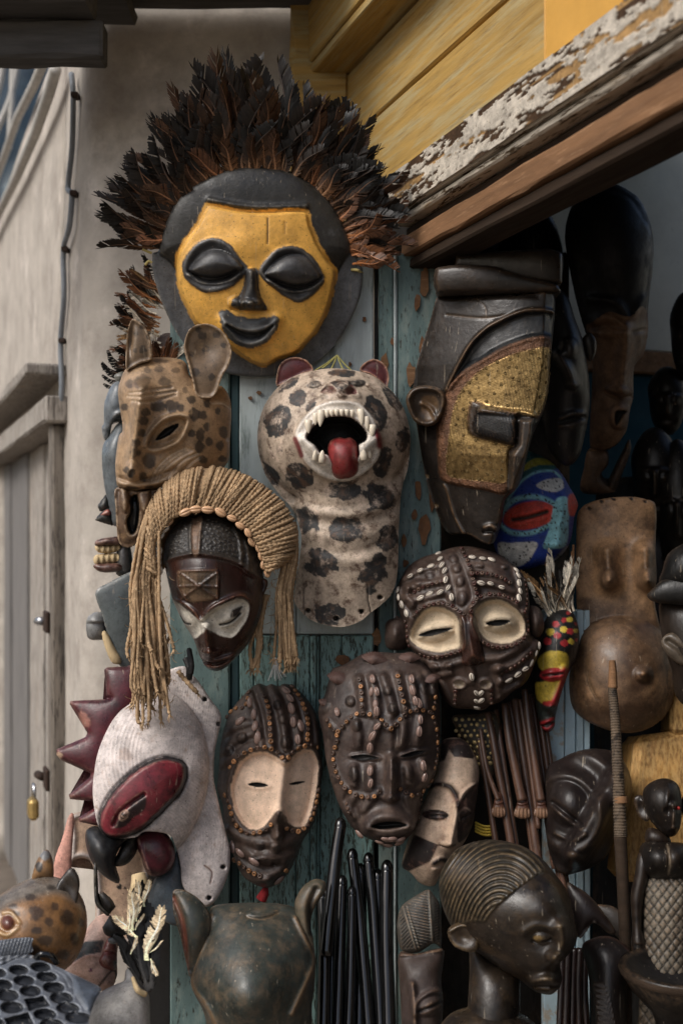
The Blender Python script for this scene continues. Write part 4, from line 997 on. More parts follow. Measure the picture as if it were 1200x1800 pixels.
def hang(pts, h0, h1, r0=4., fray=True):
    pl = cr(pts, 14, False); n = len(pl); hs = np.linspace(h0, h1, n)+1.6*np.sin(np.linspace(0, 9, n)+R.random()*6)
    o = obj('cord', tube(fr.loc(pl[:, 0], pl[:, 1], hs), r0*fr.s, 6, 'cord', 2, .2, 2*math.pi/(17*fr.s)), m_cord, T)
    if fray:
        e = pl[-1]; dv = pl[-1]-pl[-3]; dv = dv/np.hypot(*dv)
        co = []; fa = []
        for q in range(9):
            an = R.uniform(-.7, .7); L = R.uniform(6, 15); ex = e+L*np.array((dv[0]*math.cos(an)-dv[1]*math.sin(an), dv[0]*math.sin(an)+dv[1]*math.cos(an)))
            b = len(co); w = 1.0; pts3 = [(e[0]-w, e[1], hs[-1]), (e[0]+w, e[1], hs[-1]+1), (ex[0]+.4, ex[1], hs[-1]+R.uniform(-4, 5)), (ex[0]-.4, ex[1], hs[-1])]
            co += [fr.loc(*p) for p in pts3]; fa.append((b, b+3, b+2, b+1))
        obj('fray', mesh_np('fray', co, fa), m_cord, o)
for i in range(52):
    x0 = R.uniform(195, 275); y0 = R.uniform(330, 560) if x0 > 215 else R.uniform(300, 420); xm = 88+(x0-180)*1.9+R.uniform(-20, 20); xe = 85+(x0-190)*2.9+R.uniform(-40, 40)
    L = R.uniform(1080, 1420) if R.random() < .72 else R.uniform(1400, 1560)
    hang(k((x0, y0), (x0*.45+xm*.55, y0+180), (xm, 760+R.uniform(-30, 30)), ((xm+xe)/2+R.uniform(-14, 14), (760+L)/2), (xe+R.uniform(-15, 15), L-60), (xe+R.uniform(-26, 26), L)), 44+R.uniform(-12, 14), 52+R.uniform(-34, 26), R.uniform(2.5, 3.7))
hang(k((380, 1260), (420, 1310), (490, 1385)), 60, 60, 4)
for i in range(20):
    x0 = R.uniform(985, 1085); xm = 955+(x0-985)*1.0+R.uniform(-18, 18); L = R.uniform(1150, 1260); xe = xm+R.uniform(-20, 50)
    hang(k((x0, 420+R.uniform(-30, 60)), (x0+5, 600), (xm, 800), ((xm+xe)/2+R.uniform(-10, 10), 1000), (xe, L)), 26+R.uniform(-8, 8), 16+R.uniform(-8, 8), R.uniform(2.6, 3.6))
for i in range(5): hang(k((890+i*6, 820), (860+R.uniform(-20, 20), 1000), (830+R.uniform(-30, 40), 1140), (835+R.uniform(-30, 30), 1260)), 8, 8, 3.4)
rw2 = [(270, 672, 80), (262, 632, 95), (262, 590, 80), (264, 552, 60), (246, 508, 100), (274, 474, -55), (300, 434, -40), (325, 392, -48), (420, 338, -25), (480, 320, -5), (549, 322, 5), (625, 336, 35), (692, 370, 20), (740, 413, 30), (786, 455, 60), (810, 508, 55), (852, 546, 60), (866, 588, 80), (880, 640, 100), (902, 688, 85)]
for x, y, a in rw2:
    p = P1(k((x, y))); sz = 11 if 400 < x < 660 else 9
    M0 = fr.vec(*p, 62 if 350 < x < 800 else 50); s_ = fr.s*sz; ca, sa = math.cos(rad(a)), math.sin(rad(a))
    xv, zv = Vector((ca, 0, -sa)), Vector((0, -1, 0)); yv = zv.cross(xv)
    o = bpy.data.objects.new('cowrie', COWT if x > 300 else COW); COL.objects.link(o); o.parent = T; o.matrix_local = matrix(M0, xv*s_, yv*s_, zv*s_)
co = []; fa = []
def fibre(x, y, h, L, an):
    b = len(co); p = [np.array((x+L*t*math.cos(an+t*.9*c_), y+L*t*math.sin(an+t*.9*c_), h+6*t)) for c_ in (R.uniform(-1, 1),) for t in (0, .35, .7, 1)]
    for q in p:
        for dx, dy in ((.55, 0), (-.3, .45), (-.3, -.45)): co.append(fr.loc(q[0]+dx, q[1]+dy, q[2]))
    for i in range(3):
        for j in range(3): fa.append((b+i*3+j, b+i*3+(j+1) % 3, b+i*3+3+(j+1) % 3, b+i*3+3+j))
for i in range(420):
    if i < 170: t = R.random(); w = R.random(); p = samp(icv, t)*(1-w)+samp(ocv, t)*w; fibre(p[0], p[1], 60-30*w, R.uniform(6, 16), R.uniform(0, 6.28))
    elif i < 330: y = R.uniform(1000, 1240); p = (R.uniform(226, 300)+(y-1000)*.04, y); fibre(*p, R.uniform(40, 66), R.uniform(6, 20), R.uniform(.3, 2.8))
    else: y = R.uniform(960, 1170); p = (R.uniform(480, 520)-(y-960)*.05, y); fibre(*p, R.uniform(14, 30), R.uniform(6, 16), R.uniform(.3, 2.8))
tag(obj('stray_fibres', mesh_np('stray_fibres', co, fa), m_cord, T), kind='stuff')
obj('hang_string', tubefr(fr, k((440, 1150), (455, 1230), (450, 1285)), [0, 30, 30], 5, 6), m_black, T)
# ================================================================ 5 rooster mask in profile
fr = Frame(260, 1390, 2.31, 50)
T = thing('rooster_mask', 'white carved rooster head mask in profile with a jagged dark red comb', 'mask', fr)
k = K(80, 1140, 3.53)
m_white = mat('chiselled_white_paint', rough=.6, var=.1, vs=20, attr=True, wear=lin(166, 140, 122), wamt=.36, ws=50, wsoft=.12, wear2=lin(176, 164, 160), w2amt=.34, w2s=12, bump=.4, bs=200)
m_maroon = mat('worn_maroon_paint', rough=.38, rvar=.12, var=.3, vs=22, attr=True, wear=lin(48, 24, 28), wamt=.4, ws=26, wsoft=.14, bump=.25, bs=180, edge=lin(190, 150, 130), eamt=.5)
out = k((720, 130), (800, 85), (872, 70), (902, 105), (960, 160), (1040, 280), (1112, 395), (1086, 540), (1066, 640), (1058, 800), (1080, 920), (1108, 1050), (1132, 1150), (1156, 1260), (1150, 1380), (1110, 1490), (1060, 1572), (1000, 1608), (930, 1560), (855, 1480), (840, 1350), (805, 1220), (760, 1150), (620, 1130), (560, 1165), (400, 1172), (345, 1120), (318, 1040), (300, 900), (306, 780), (330, 640), (385, 500), (450, 390), (520, 310), (610, 215))
patch = k((345, 1110), (352, 1030), (400, 925), (480, 830), (580, 745), (690, 690), (790, 685), (862, 720), (872, 800), (835, 890), (760, 970), (680, 1050), (590, 1120), (490, 1160), (400, 1165))
r = Relief(out, 2.0, [('eye_patch', patch, m_maroon)])
r.c[:] = lin(214, 202, 196); r.h += 8
cx, cy = P1(k((600, 800))); q = r.q(cx, cy, 118, 165, 12)
r.h += 88*np.sqrt(np.clip(1-q**2, 0, 1)); r.rim(5, 4)
t = np.clip((r.u-P1(k((860, 0)))[0])/60, 0, 1); r.h += 10*t*(1-np.exp(-r.sd/8))
r.gau(*P1(k((960, 1300))), 28, 70, -12, 10)
# gouge marks: curved parallel chisel lines
U, V = r.u, r.v
w1 = np.sin((U*.98+V*.10+3*np.sin(V*.03))*1.35)*sst(U, 285, 320)*sst(-V, -1345, -1310)
rr_ = np.hypot(U-250, V-1490); w2 = np.sin((rr_+4*np.sin(np.arctan2(V-1490, U-250)*3))*1.2)*sst(V, 1340, 1370)*sst(U, 270, 300)*sst(-V, -1520, -1490)
rr2 = np.hypot(U-345, V-1330); w3 = np.sin(rr2*.9)*sst(-U, -270, -230)*.55
_, _pi, _, _, _ = pdist(cr(patch, 5), U, V); ok_ = np.where(_pi, 0, 1)
r.h += 1.0*ok_*(w1+w2+w3)*np.clip(r.sd/6, 0, 1)
pt = ok_*np.clip(-(w1+w2+w3), 0, 1)*.3; r.paint(pt, lin(176, 150, 134))
r.spot(*P1(k((500, 660))), 12, 12, 0, lin(160, 130, 112), .5, .6, 3, .5)
bi, d = r.sdp(patch, m=10); r.h[bi] += 16*sst(d, -3, 7)+8*np.sqrt(np.clip(d/40, 0, 1))-5*np.exp(-((d+2)/3)**2)
r.fill(k((335, 1112), (342, 1025), (392, 918), (474, 820), (576, 732), (690, 676), (796, 672), (876, 712), (884, 805), (845, 900), (768, 982), (688, 1062), (592, 1134), (490, 1172), (395, 1176)), lin(52, 44, 46), 3, wob=2)
r.fill(k((352, 1100), (362, 1030), (410, 930), (488, 840), (585, 756), (692, 702), (785, 698), (845, 726), (848, 800), (812, 880), (740, 958), (665, 1035), (580, 1106), (490, 1150), (405, 1152)), lin(138, 36, 50), 3, wob=3)
r.fill(k((432, 1110), (460, 1040), (540, 965), (612, 900), (622, 985), (560, 1040), (500, 1095)), lin(50, 26, 30), 3, wob=3); r.line(k((430, 1085), (470, 1010), (545, 950), (612, 905)), 3, -9)
r.spot(*P1(k((490, 1030))), 11, 7, -48, lin(170, 140, 120), .2); r.spot(*P1(k((492, 1030))), 8, 5, -48, lin(40, 24, 26), .2); r.spot(*P1(k((492, 1028))), 4.6, 3.2, -48, lin(160, 130, 108), .2); r.spot(*P1(k((492, 1026))), 3.6, 3, 0, lin(16, 14, 14), .2); r.bump(*P1(k((490, 1030))), 12, 9, -48, 5)
for x, y in ((1004, 290), (1092, 450), (1108, 1362), (1018, 1550)):
    c = P1(k((x, y))); r.bump(*c, 5.2, 4.6, 0, -10, .5); r.spot(*c, 4.6, 4.2, 0, lin(26, 22, 22), .1)
r.line(k((990, 1350), (1035, 1390), (1025, 1460)), 1.6, -2, col=lin(124, 88, 76))
r.build(fr, T, 'head', m_white, 14)
comb = k((560, 60), (500, 88), (375, 95), (358, 110), (374, 285), (402, 300), (145, 312), (140, 332), (256, 520), (240, 545), (62, 622), (64, 660), (95, 692), (278, 775), (270, 800), (143, 905), (150, 935), (296, 950), (300, 990), (206, 1050), (212, 1076), (330, 1102), (360, 1100), (330, 900), (345, 720), (400, 560), (500, 420), (600, 300), (660, 200), (640, 90))
def cf(r): r.rim(9, 12); r.h += 14*sst(r.u, 110, 200); r.c[:] = lin(104, 34, 46); r.spot(*P1(k((240, 440))), 8, 18, -25, lin(190, 130, 110), .6, .5, 4, .6); r.spot(*P1(k((82, 665))), 6, 6, 0, lin(180, 150, 120), .4, .4)
sub(T, fr, 'comb', comb, m_maroon, 26, lin(104, 34, 46), 18, fn=cf, back=10, sharp=True)
def bk(r): r.h += 22*flat_q(r, *P1(k((360, 1240))), 26, 40, -20); r.rim(8, 12)
sub(T, fr, 'lower_beak', k((555, 1150), (490, 1200), (440, 1290), (430, 1345), (500, 1342), (552, 1290), (572, 1230)), m_blackpaint, 26, lin(34, 35, 38), 20, fn=bk, back=10)
sub(T, fr, 'upper_beak', k((252, 1150), (268, 1115), (320, 1105), (400, 1155), (480, 1165), (560, 1150, ), (500, 1195), (445, 1270), (436, 1350), (462, 1440), (430, 1445), (350, 1390), (290, 1310), (258, 1220)), m_blackpaint, 40, lin(44, 47, 52), 26, fn=bk, back=10)
sub(T, fr, 'wattle', k((555, 1190), (600, 1140), (690, 1112), (755, 1150), (800, 1230), (802, 1320), (760, 1385), (695, 1415), (630, 1395), (590, 1290)), m_maroon, 22, lin(106, 32, 46), 30, back=12, fn=lambda r: (r.rim(7, 8), r.line(k((580, 1190), (610, 1290), (650, 1390)), 3, 5)))
sub(T, fr, 'neck_edge', k((700, 1410), (780, 1370), (820, 1260), (850, 1400), (858, 1480), (930, 1560), (905, 1700), (780, 1720), (640, 1600), (660, 1480)), m_blackpaint, -10, lin(86, 98, 106), 16, back=10)
obj('hang_strap', tubefr(fr, k((880, 20), (905, 90), (900, 165)), [18, 22, 14], 6, 6, flat=.4), m_black, T)
# ================================================================ 6 brass-faced mask
fr = Frame(850, 720, 2.40, 70)
T = thing('brass_mask', 'large dark mask with a hammered brass cheek plate, block eye and round ear', 'mask', fr)
k = K(690, 420, 3.214)
m_darkmask = mat('waxed_black_wood', b2=.25, b2s=60, rough=.38, rvar=.12, var=.35, vs=16, attr=True, wear=lin(86, 66, 46), wamt=.31, ws=28, wsoft=.16, bump=.2, bs=200, edge=lin(128, 96, 62), eamt=.55)
m_brass = mat('hammered_brass', rough=.36, rvar=.12, var=.25, vs=40, attr=True, metal=.85, wear=lin(84, 62, 36), wamt=.42, ws=24, wsoft=.16, bump=.12, bs=260, b2=.8, b2s=20, grime=.25)
m_copperband = mat('braided_copper_band', rough=.5, var=.4, vs=60, attr=True, metal=.35, bump=.8, bs=300, b2=.9, b2s=110)
out = k((246, 300), (300, 296), (500, 300), (700, 306), (880, 296), (918, 320), (920, 420), (908, 560), (892, 700), (884, 860), (845, 1010), (790, 1130), (735, 1360), (690, 1440), (640, 1490), (615, 1640), (570, 1750), (500, 1745), (420, 1705), (310, 1700), (250, 1610), (180, 1410), (125, 1100), (98, 900), (112, 750), (150, 600), (200, 450))
band = k((300, 868), (330, 808), (400, 748), (500, 690), (620, 622), (750, 576), (850, 563), (892, 590), (890, 760), (870, 920), (812, 1012), (700, 990), (690, 1150), (650, 1210), (642, 1428), (520, 1420), (400, 1404), (268, 1372), (250, 1250), (245, 1060), (268, 930))
brass = k((352, 930), (400, 840), (500, 742), (620, 680), (750, 640), (884, 628), (884, 760), (866, 910), (806, 1000), (700, 982), (560, 952), (440, 922), (430, 1082), (520, 1122), (668, 1160), (650, 1200), (638, 1364), (520, 1366), (400, 1358), (302, 1330), (312, 1150), (330, 1010))
eyeb = k((440, 930), (500, 935), (700, 992), (702, 1060), (684, 1158), (590, 1148), (434, 1096))
r = Relief(out, 2.2, [('band', band, m_copperband), ('brass_plate', brass, m_brass), ('eye', eyeb, m_darkmask)])
r.c[:] = lin(58, 50, 44); r.h += 6
# ridge of the face runs down the right side: a rounded wedge
U, V = r.u, r.v
cxr = np.interp(V, [510, 640, 780, 960], [955, 950, 925, 860]); lft = np.interp(V, [510, 640, 780, 960], [765, 728, 728, 780])
x = np.clip((U-lft)/(cxr-lft), 0, 1.2); wedge = np.where(x < 1, np.sin(np.clip(x, 0, 1)*math.pi/2)**.9, 1-(x-1)*3)
r.h += 104*np.clip(wedge, 0, 1)*np.clip(r.sd/7, 0, 1)**.5*np.interp(V, [510, 620, 800, 870, 965], [.75, .95, 1, .8, .55])
vis = k((300, 860), (330, 790), (430, 610), (520, 520), (600, 475), (700, 432), (780, 418), (905, 428), (912, 560), (850, 563), (750, 576), (620, 622), (500, 690), (400, 748)); bi, d = r.sdp(vis, m=8); r.h[bi] += -7*sst(d, 0, 10)+6*np.exp(-((d)/3.5)**2)
r.fill(vis, lin(44, 47, 50), 6)
r.line(k((300, 850), (330, 785), (430, 608), (520, 516), (600, 470), (700, 428), (780, 414), (905, 424)), 2.6, 6, col=lin(92, 70, 48))
r.line(k((250, 310), (500, 322), (800, 330)), 5, -6); r.line(k((300, 420), (520, 452), (700, 430)), 2, -2, col=lin(96, 74, 52)); r.line(k((480, 345), (520, 390), (522, 450)), 1., -2, col=lin(120, 96, 70))
bi, d = r.sdp(band, m=6); r.h[bi] += 7*sst(d, -1, 4); r.fill(band, lin(126, 84, 54), 1.5)
r.h[bi] += np.where(d > 0, 1.6*np.sin(U[bi]*.9+V[bi]*.55)*np.sin(V[bi]*.8-U[bi]*.3), 0)
bi, d = r.sdp(brass, m=4); r.h[bi] -= 1*sst(d, -6, 8); r.fill(brass, lin(166, 136, 82), 1.5)
bi, d = r.sdp(eyeb, m=6); r.h[bi] += 4*sst(d, -1, 3); r.fill(eyeb, lin(74, 56, 40), 2)
ei = k((466, 975), (490, 950), (540, 958), (690, 1004), (700, 1060), (682, 1150), (600, 1140), (462, 1092)); r.puff(ei, 13, 16); r.fill(ei, lin(34, 34, 37), 2)
nose = k((700, 1006), (800, 1002), (795, 1100), (730, 1400), (690, 1438), (640, 1425), (650, 1205), (690, 1150)); bi, d = r.sdp(nose, False, 4); r.h[bi] += 26*sst(d, -1, 10); r.fill(nose, lin(64, 56, 50), 2, False)
r.h += 9*sst(-np.abs(V-P1(k((0, 985)))[1]-(U-P1(k((700, 0)))[0])*.1), -9, 0)*sst(U, 830, 850)*(U < 940)
r.line(k((280, 1400), (300, 1440), (340, 1580), (400, 1690)), 2.4, 5, col=lin(92, 68, 44)); r.line(k((520, 1635), (555, 1625), (590, 1650)), 4, 8, col=lin(110, 88, 66)); r.line(k((515, 1665), (560, 1660), (590, 1675)), 3, -7)
for xx, yy in ((180, 1360), (232, 1532)): c = P1(k((xx, yy))); r.spot(*c, 4, 3.4, 20, lin(172, 144, 104), .1); r.bump(*c, 4, 3, 0, -5)
r.build(fr, T, 'face', m_darkmask, 12)
STUD = shared(lathe([(1., -.3), (1., .12), (.8, .38), (.55, .34), (.35, .2)], 8, 'stud'), m_brass)
sp = []
rs = random.Random(4)
bpl = cr(brass, 5)
while len(sp) < 95:
    p = (rs.uniform(780, 965), rs.uniform(612, 845))
    _, ins, _, _, _ = pdist(bpl, np.array([p[0]]), np.array([p[1]]))
    if not ins[0]: continue
    _, i2, _, _, _ = pdist(cr(eyeb, 5), np.array([p[0]]), np.array([p[1]]))
    if i2[0] or any((p[0]-q_[0])**2+(p[1]-q_[1])**2 < 120 for q_ in sp): continue
    sp.append(p)
a_ = STUD.color_attributes.new('Col', 'FLOAT_COLOR', 'POINT'); a_.data.foreach_set('color', np.tile(np.array([*lin(160, 134, 84), 1], dtype=np.float32), len(STUD.vertices)))
r.put(fr, T, 'stud', STUD, sp, 2.9, sink=-.2)
# ear, crown
def ef(r): r.h += 9*np.exp(-((r.sd-5)/5)**2); r.gau(*P1(k((185, 950))), 20, 22, 0, -12); r.fill(k((150, 930), (180, 890), (240, 890), (255, 930), (230, 990), (240, 1030), (190, 1020), (160, 985)), lin(120, 90, 58), 6, wob=4); r.line(k((160, 930), (210, 960), (250, 1040)), 4, 6)
sub(T, fr, 'ear', k((68, 925), (80, 870), (120, 835), (190, 825), (262, 842), (298, 895), (284, 980), (240, 1045), (175, 1060), (110, 1025)), m_darkmask, 54, lin(74, 60, 48), 8, fn=ef, back=-10)
def c1(r): r.rim(8, 10); r.h += 30*sst(r.u, 800, 960)
sub(T, fr, 'crown_block', k((348, 155, 1), (356, 84, 1), (540, 74), (720, 72), (880, 70, 1), (940, 92), (950, 130), (948, 262, 1), (880, 270), (700, 240), (560, 200)), m_darkmask, 40, lin(66, 58, 50), 10, fn=c1, back=40)
def c2(r): r.rim(9, 14); r.h += 24*np.sin(np.clip((r.u-760)/220, 0, 1)*math.pi/2)
sub(T, fr, 'crown_band', k((228, 245), (232, 190), (262, 156), (430, 150), (570, 162), (640, 184), (760, 224), (900, 262), (930, 285), (920, 318), (700, 322), (480, 318), (262, 312), (240, 290)), m_darkmask, 58, lin(62, 52, 44), 14, fn=c2, back=40)
# ================================================================ clay masks
m_clay = mat('dark_clay', b2=.25, b2s=80, rough=.5, rvar=.16, var=.3, vs=26, attr=True, wear=lin(104, 84, 72), wamt=.42, ws=22, wsoft=.16, bump=.35, bs=180, edge=lin(128, 106, 92), eamt=.35)
m_cream = mat('cream_clay', rough=.85, var=.1, vs=30, attr=True, grime=.2, wear=lin(186, 162, 134), wamt=.36, ws=18, wsoft=.18, bump=.5, bs=300)
CL = lin(78, 60, 51)
def roll(r, pts, w, h): r.line(pts, w, h, k=2.6)
def lumps(r, T, fr, pts, m, col, name='nub'):
    for x, y, rx, ry, a, h in pts: r.bump(x, y, rx, ry, a, h, .6); r.spot(x, y, rx*.95, ry*.95, a, col, .05, .3)
# ---------------------------------------------------------------- 7 heart-eyed clay mask
fr = Frame(475, 1380, 2.40, 45)
T = thing('heart_mask', 'dark clay mask with cream heart shaped eye panel and amber beads', 'mask', fr, 'beaded clay masks')
k = K(370, 1180, 4.5)
out = k((330, 95), (390, 72), (440, 92), (480, 78), (540, 95), (580, 76), (660, 88), (740, 160), (820, 260), (862, 370), (892, 500), (888, 620), (894, 760), (882, 900), (862, 1060), (822, 1200), (735, 1340), (680, 1480), (610, 1600), (530, 1680), (440, 1706), (340, 1672), (250, 1605), (190, 1480), (150, 1330), (98, 1250), (92, 1060), (50, 950), (52, 850), (62, 740), (68, 600), (90, 480), (130, 340), (205, 220), (290, 130))
heart = k((163, 950), (176, 850), (232, 720), (330, 652), (430, 640), (520, 682), (592, 728), (640, 690), (690, 640), (762, 612), (822, 642), (858, 720), (852, 820), (832, 960), (800, 1110), (742, 1222), (690, 1228), (622, 1200), (582, 1130), (540, 1096), (500, 1130), (430, 1212), (340, 1246), (260, 1205), (190, 1090))
slL, slR = k((300, 892), (375, 880), (456, 902), (400, 916), (340, 910)), k((622, 890), (690, 872), (748, 872), (700, 890), (650, 898))
r = Relief(out, 1.9, [('eye_panel', heart, m_cream), ('eye_slit', slL, m_black), ('eye_slit', slR, m_black)])
r.c[:] = CL; r.h += 8; r.dome(62, .55)
cxm = np.interp(r.v, [1180, 1330, 1560], [480, 488, 470])
r.h += 12*np.exp(-((r.u-cxm)/40)**2)
bi, d = r.sdp(heart, m=14); r.h[bi] -= 13*sst(d, -1, 8); r.h[bi] += 7*np.exp(-((d+6)/5)**2)
r.fill(heart, lin(224, 192, 164), 2, wob=2, ws=6)
r.line(k((580, 740), (560, 900), (540, 1090)), 12, 16); r.line(k((535, 1110), (530, 1200), (530, 1300)), 8, 18); r.bump(*P1(k((528, 1290))), 13, 8, 0, 9)
for s_ in (slL, slR): bi, d = r.sdp(s_); r.h[bi] -= 9*sst(d, -.5, 3); r.fill(s_, lin(12, 10, 9), 1)
r.line(k((290, 905), (375, 925), (470, 912)), 4, 3); r.line(k((290, 880), (375, 865), (470, 888)), 4, 2)
rdg = [((300, 140), (360, 330), (385, 480), (400, 600)), ((375, 95), (430, 250), (470, 420), (480, 590)), ((480, 90), (545, 260), (580, 430), (600, 620)), ((580, 90), (650, 250), (690, 420), (705, 580)), ((660, 110), (735, 250), (768, 420), (770, 570)), ((760, 210), (830, 330), (850, 470), (860, 560))]
for p in rdg: roll(r, k(*p), 7.2, 9)
for p in (((100, 480), (180, 440), (300, 410)), ((80, 640), (170, 560), (300, 500), (360, 480)), ((75, 735), (200, 670), (300, 600), (420, 570))): roll(r, k(*p), 8, 7)
for p in (((130, 1260), (280, 1330), (420, 1340), (520, 1360), (640, 1330), (760, 1270)), ((170, 1400), (260, 1400), (350, 1460), (450, 1440), (560, 1470), (660, 1440)), ((190, 1490), (300, 1560), (400, 1610), (520, 1590), (600, 1530)), ((230, 1600), (340, 1660), (450, 1650))): roll(r, k(*p), 9, 10)
gl = lin(50, 42, 40)
lumps(r, T, fr, [(*P1(k((x, y))), a, b, c, h) for x, y, a, b, c, h in ((250, 525, 9, 10, 20, 9), (138, 628, 11, 10, -20, 9), (530, 265, 8, 9, 0, 6), (572, 380, 8, 9, 0, 5), (592, 560, 9, 12, 10, 7), (510, 1390, 9, 9, 0, 6), (390, 1370, 9, 8, 0, 5), (350, 1480, 9, 8, 30, 5))], None, gl)
r.bump(*P1(k((498, 1510))), 4, 5, 0, -8); r.bump(*P1(k((440, 1480))), 24, 10, 10, 8)
r.build(fr, T, 'face', m_clay, 12)
def bl(pts, st, **kw): return along(k(*pts), st, **kw)
am = bl(((425, 190), (455, 280), (468, 400), (478, 560)), 10.5)+bl(((650, 100), (720, 220), (768, 380), (765, 540)), 9.5)+bl(((122, 345), (165, 295), (215, 275), (270, 270), (300, 150)), 12)
am += bl(((155, 760), (220, 680), (320, 625), (430, 605), (520, 640), (590, 700), (670, 625), (770, 585), (850, 600)), 12)
am += bl(((115, 980), (140, 1030), (160, 1090), (190, 1185), (265, 1265), (370, 1268), (440, 1240), (478, 1205)), 11)+bl(((600, 1235), (690, 1262), (765, 1215), (815, 1130), (842, 1020), (858, 940)), 11)
am += bl(((190, 1490), (240, 1515), (320, 1570), (395, 1602)), 10)+bl(((590, 1560), (600, 1570)), 10)
r.put(fr, T, 'bead', BEA, [p for i, p in enumerate(am) if i % 3], 4.5, sink=-1); r.put(fr, T, 'bead', BEB, [p for i, p in enumerate(am) if i % 3 == 0], 4.5, sink=-1)
r.put(fr, T, 'cowrie', COWC, [(*P1(k((x, y))), a) for x, y, a in ((310, 240, 70), (345, 340, 90), (355, 435, 80), (375, 530, 95), (235, 390, 160), (600, 140, 60), (630, 205, 60), (640, 290, 75), (655, 400, 85), (690, 540, 85), (712, 430, 85), (240, 1425, 30), (350, 1485, 20), (180, 1385, 50), (540, 1640, -30))], 10, sink=-2.6)
obj('red_tassel', tubefr(fr, k((440, 1700), (425, 1750), (400, 1800)), [4, 10, 8], [3, 8, 10], 9), mat('red_yarn', lin(176, 24, 30), rough=.9, var=.4, vs=200, stretch=(1, 1, .15), bump=.8, bs=500), T)
# ---------------------------------------------------------------- 8 full-lipped clay mask
fr = Frame(670, 1320, 2.35, 55)
T = thing('shell_crowned_mask', 'dark clay mask with full lips, slit eyes and ribbed seashells on its brow', 'mask', fr, 'beaded clay masks')
k = K(550, 1130, 4.8667)
out = k((130, 260), (150, 195), (205, 172), (265, 150), (340, 105), (420, 62), (560, 45), (700, 54), (830, 58), (915, 100), (1000, 200), (1075, 300), (1092, 420), (1104, 600), (1098, 800), (1080, 1000), (1030, 1180), (962, 1270), (922, 1400), (880, 1560), (800, 1680), (700, 1742), (600, 1746), (520, 1700), (370, 1620), (300, 1540), (245, 1450), (212, 1380), (150, 1210), (100, 1000), (72, 800), (32, 620), (35, 530), (75, 450), (100, 360))
slL, slR = k((320, 976), (385, 958), (450, 954), (560, 985), (450, 1004), (380, 1002)), k((740, 972), (820, 938), (880, 925), (960, 925), (880, 962), (800, 978))
mo = k((500, 1555), (580, 1522), (660, 1512), (740, 1520), (805, 1545), (740, 1562), (640, 1575), (560, 1578))
r = Relief(out, 1.9, [('eye_slit', slL, m_black), ('eye_slit', slR, m_black), ('mouth_slit', mo, m_black)])
r.c[:] = lin(76, 60, 54); r.h += 8; r.dome(78, .52)
r.line(k((660, 640), (668, 900), (672, 1150)), 9, 7); r.line(k((668, 1000), (668, 1180), (660, 1310)), 8, 26); r.bump(*P1(k((655, 1315))), 19, 8, 0, 12); r.gau(*P1(k((690, 820))), 10, 40, 0, -4)
for e, (cx_, cy_, a) in ((slL, (450, 975, 3)), (slR, (860, 945, -12))):
    c = P1(k((cx_, cy_))); r.gau(*c, 34, 22, a, -12); r.bump(*c, 32, 9, a, 10)
    bi, d = r.sdp(e); r.h[bi] -= 10*sst(d, -.5, 3); r.fill(e, lin(12, 10, 9), 1)
# lips
r.gau(*P1(k((645, 1560))), 52, 34, 0, 18)
r.line(k((460, 1555), (540, 1490), (630, 1470), (720, 1480), (830, 1545)), 11, 14); r.line(k((480, 1590), (560, 1620), (650, 1625), (760, 1600), (820, 1560)), 10, 12)
bi, d = r.sdp(mo); r.h[bi] -= 18*sst(d, -1, 4); r.fill(mo, lin(14, 11, 10), 1); r.line(k((500, 1575), (640, 1592), (790, 1565)), 3, 2, col=lin(112, 92, 78))
r.line(k((380, 1640), (520, 1660), (650, 1690), (760, 1660), (830, 1590)), 9, 8)
# rolls on the brow and cheeks
for p in (((390, 300), (410, 420), (420, 560)), ((500, 290), (530, 420), (545, 590)), ((600, 290), (650, 440), (690, 590)), ((725, 270), (760, 430), (785, 570)), ((840, 290), (865, 420), (890, 540)), ((910, 290), (950, 400), (970, 540)), ((985, 250), (1040, 330), (1050, 420)), ((370, 690), (390, 790), (385, 880)), ((560, 700), (520, 800), (490, 920)), ((770, 690), (770, 780), (750, 880)), ((920, 640), (905, 760), (890, 870)), ((350, 1060), (360, 1160), (350, 1210)), ((490, 1060), (490, 1160), (490, 1240)), ((800, 1060), (810, 1130), (815, 1190)), ((930, 1010), (950, 1090), (960, 1180)), ((560, 1270), (500, 1330), (430, 1420)), ((800, 1320), (830, 1400), (870, 1480)), ((260, 1260), (230, 1350), (290, 1440)), ((340, 1330), (310, 1400), (340, 1480))): roll(r, k(*p), 7.5, 9)
for p in (((210, 760), (300, 660), (420, 610), (530, 640), (640, 740), (720, 680), (830, 590), (1000, 590), (1060, 700), (1075, 850), (1040, 1080), (950, 1270), (840, 1300)), ((110, 660), (190, 750), (210, 800), (160, 950), (200, 1110), (280, 1240), (400, 1300), (520, 1310)), ((70, 800), (110, 960), (170, 1130))): roll(r, k(*p), 5, 4)
lumps(r, T, fr, [(*P1(k((x, y))), a, b, c, h) for x, y, a, b, c, h in ((320, 500, 9, 10, 0, 9), (80, 540, 12, 14, 20, 6), (635, 415, 8, 8, 0, 5), (680, 565, 9, 10, 0, 7), (375, 705, 9, 12, 0, 7), (350, 1120, 9, 14, 0, 6), (815, 1110, 9, 12, 0, 6), (950, 380, 7, 12, 0, 3), (880, 360, 8, 12, 0, 3), (1040, 310, 9, 13, -20, 5), (170, 1170, 9, 9, 0, 5))], None, lin(54, 46, 44))
r.build(fr, T, 'face', m_clay, 14)
m_clayshell = mat('clay_coloured_seashell', lin(122, 86, 74), rough=.5, var=.3, vs=90, wear=lin(84, 62, 54), wamt=.5, ws=60, bump=.2)
SHE = shared(shell_mesh(), m_clayshell)
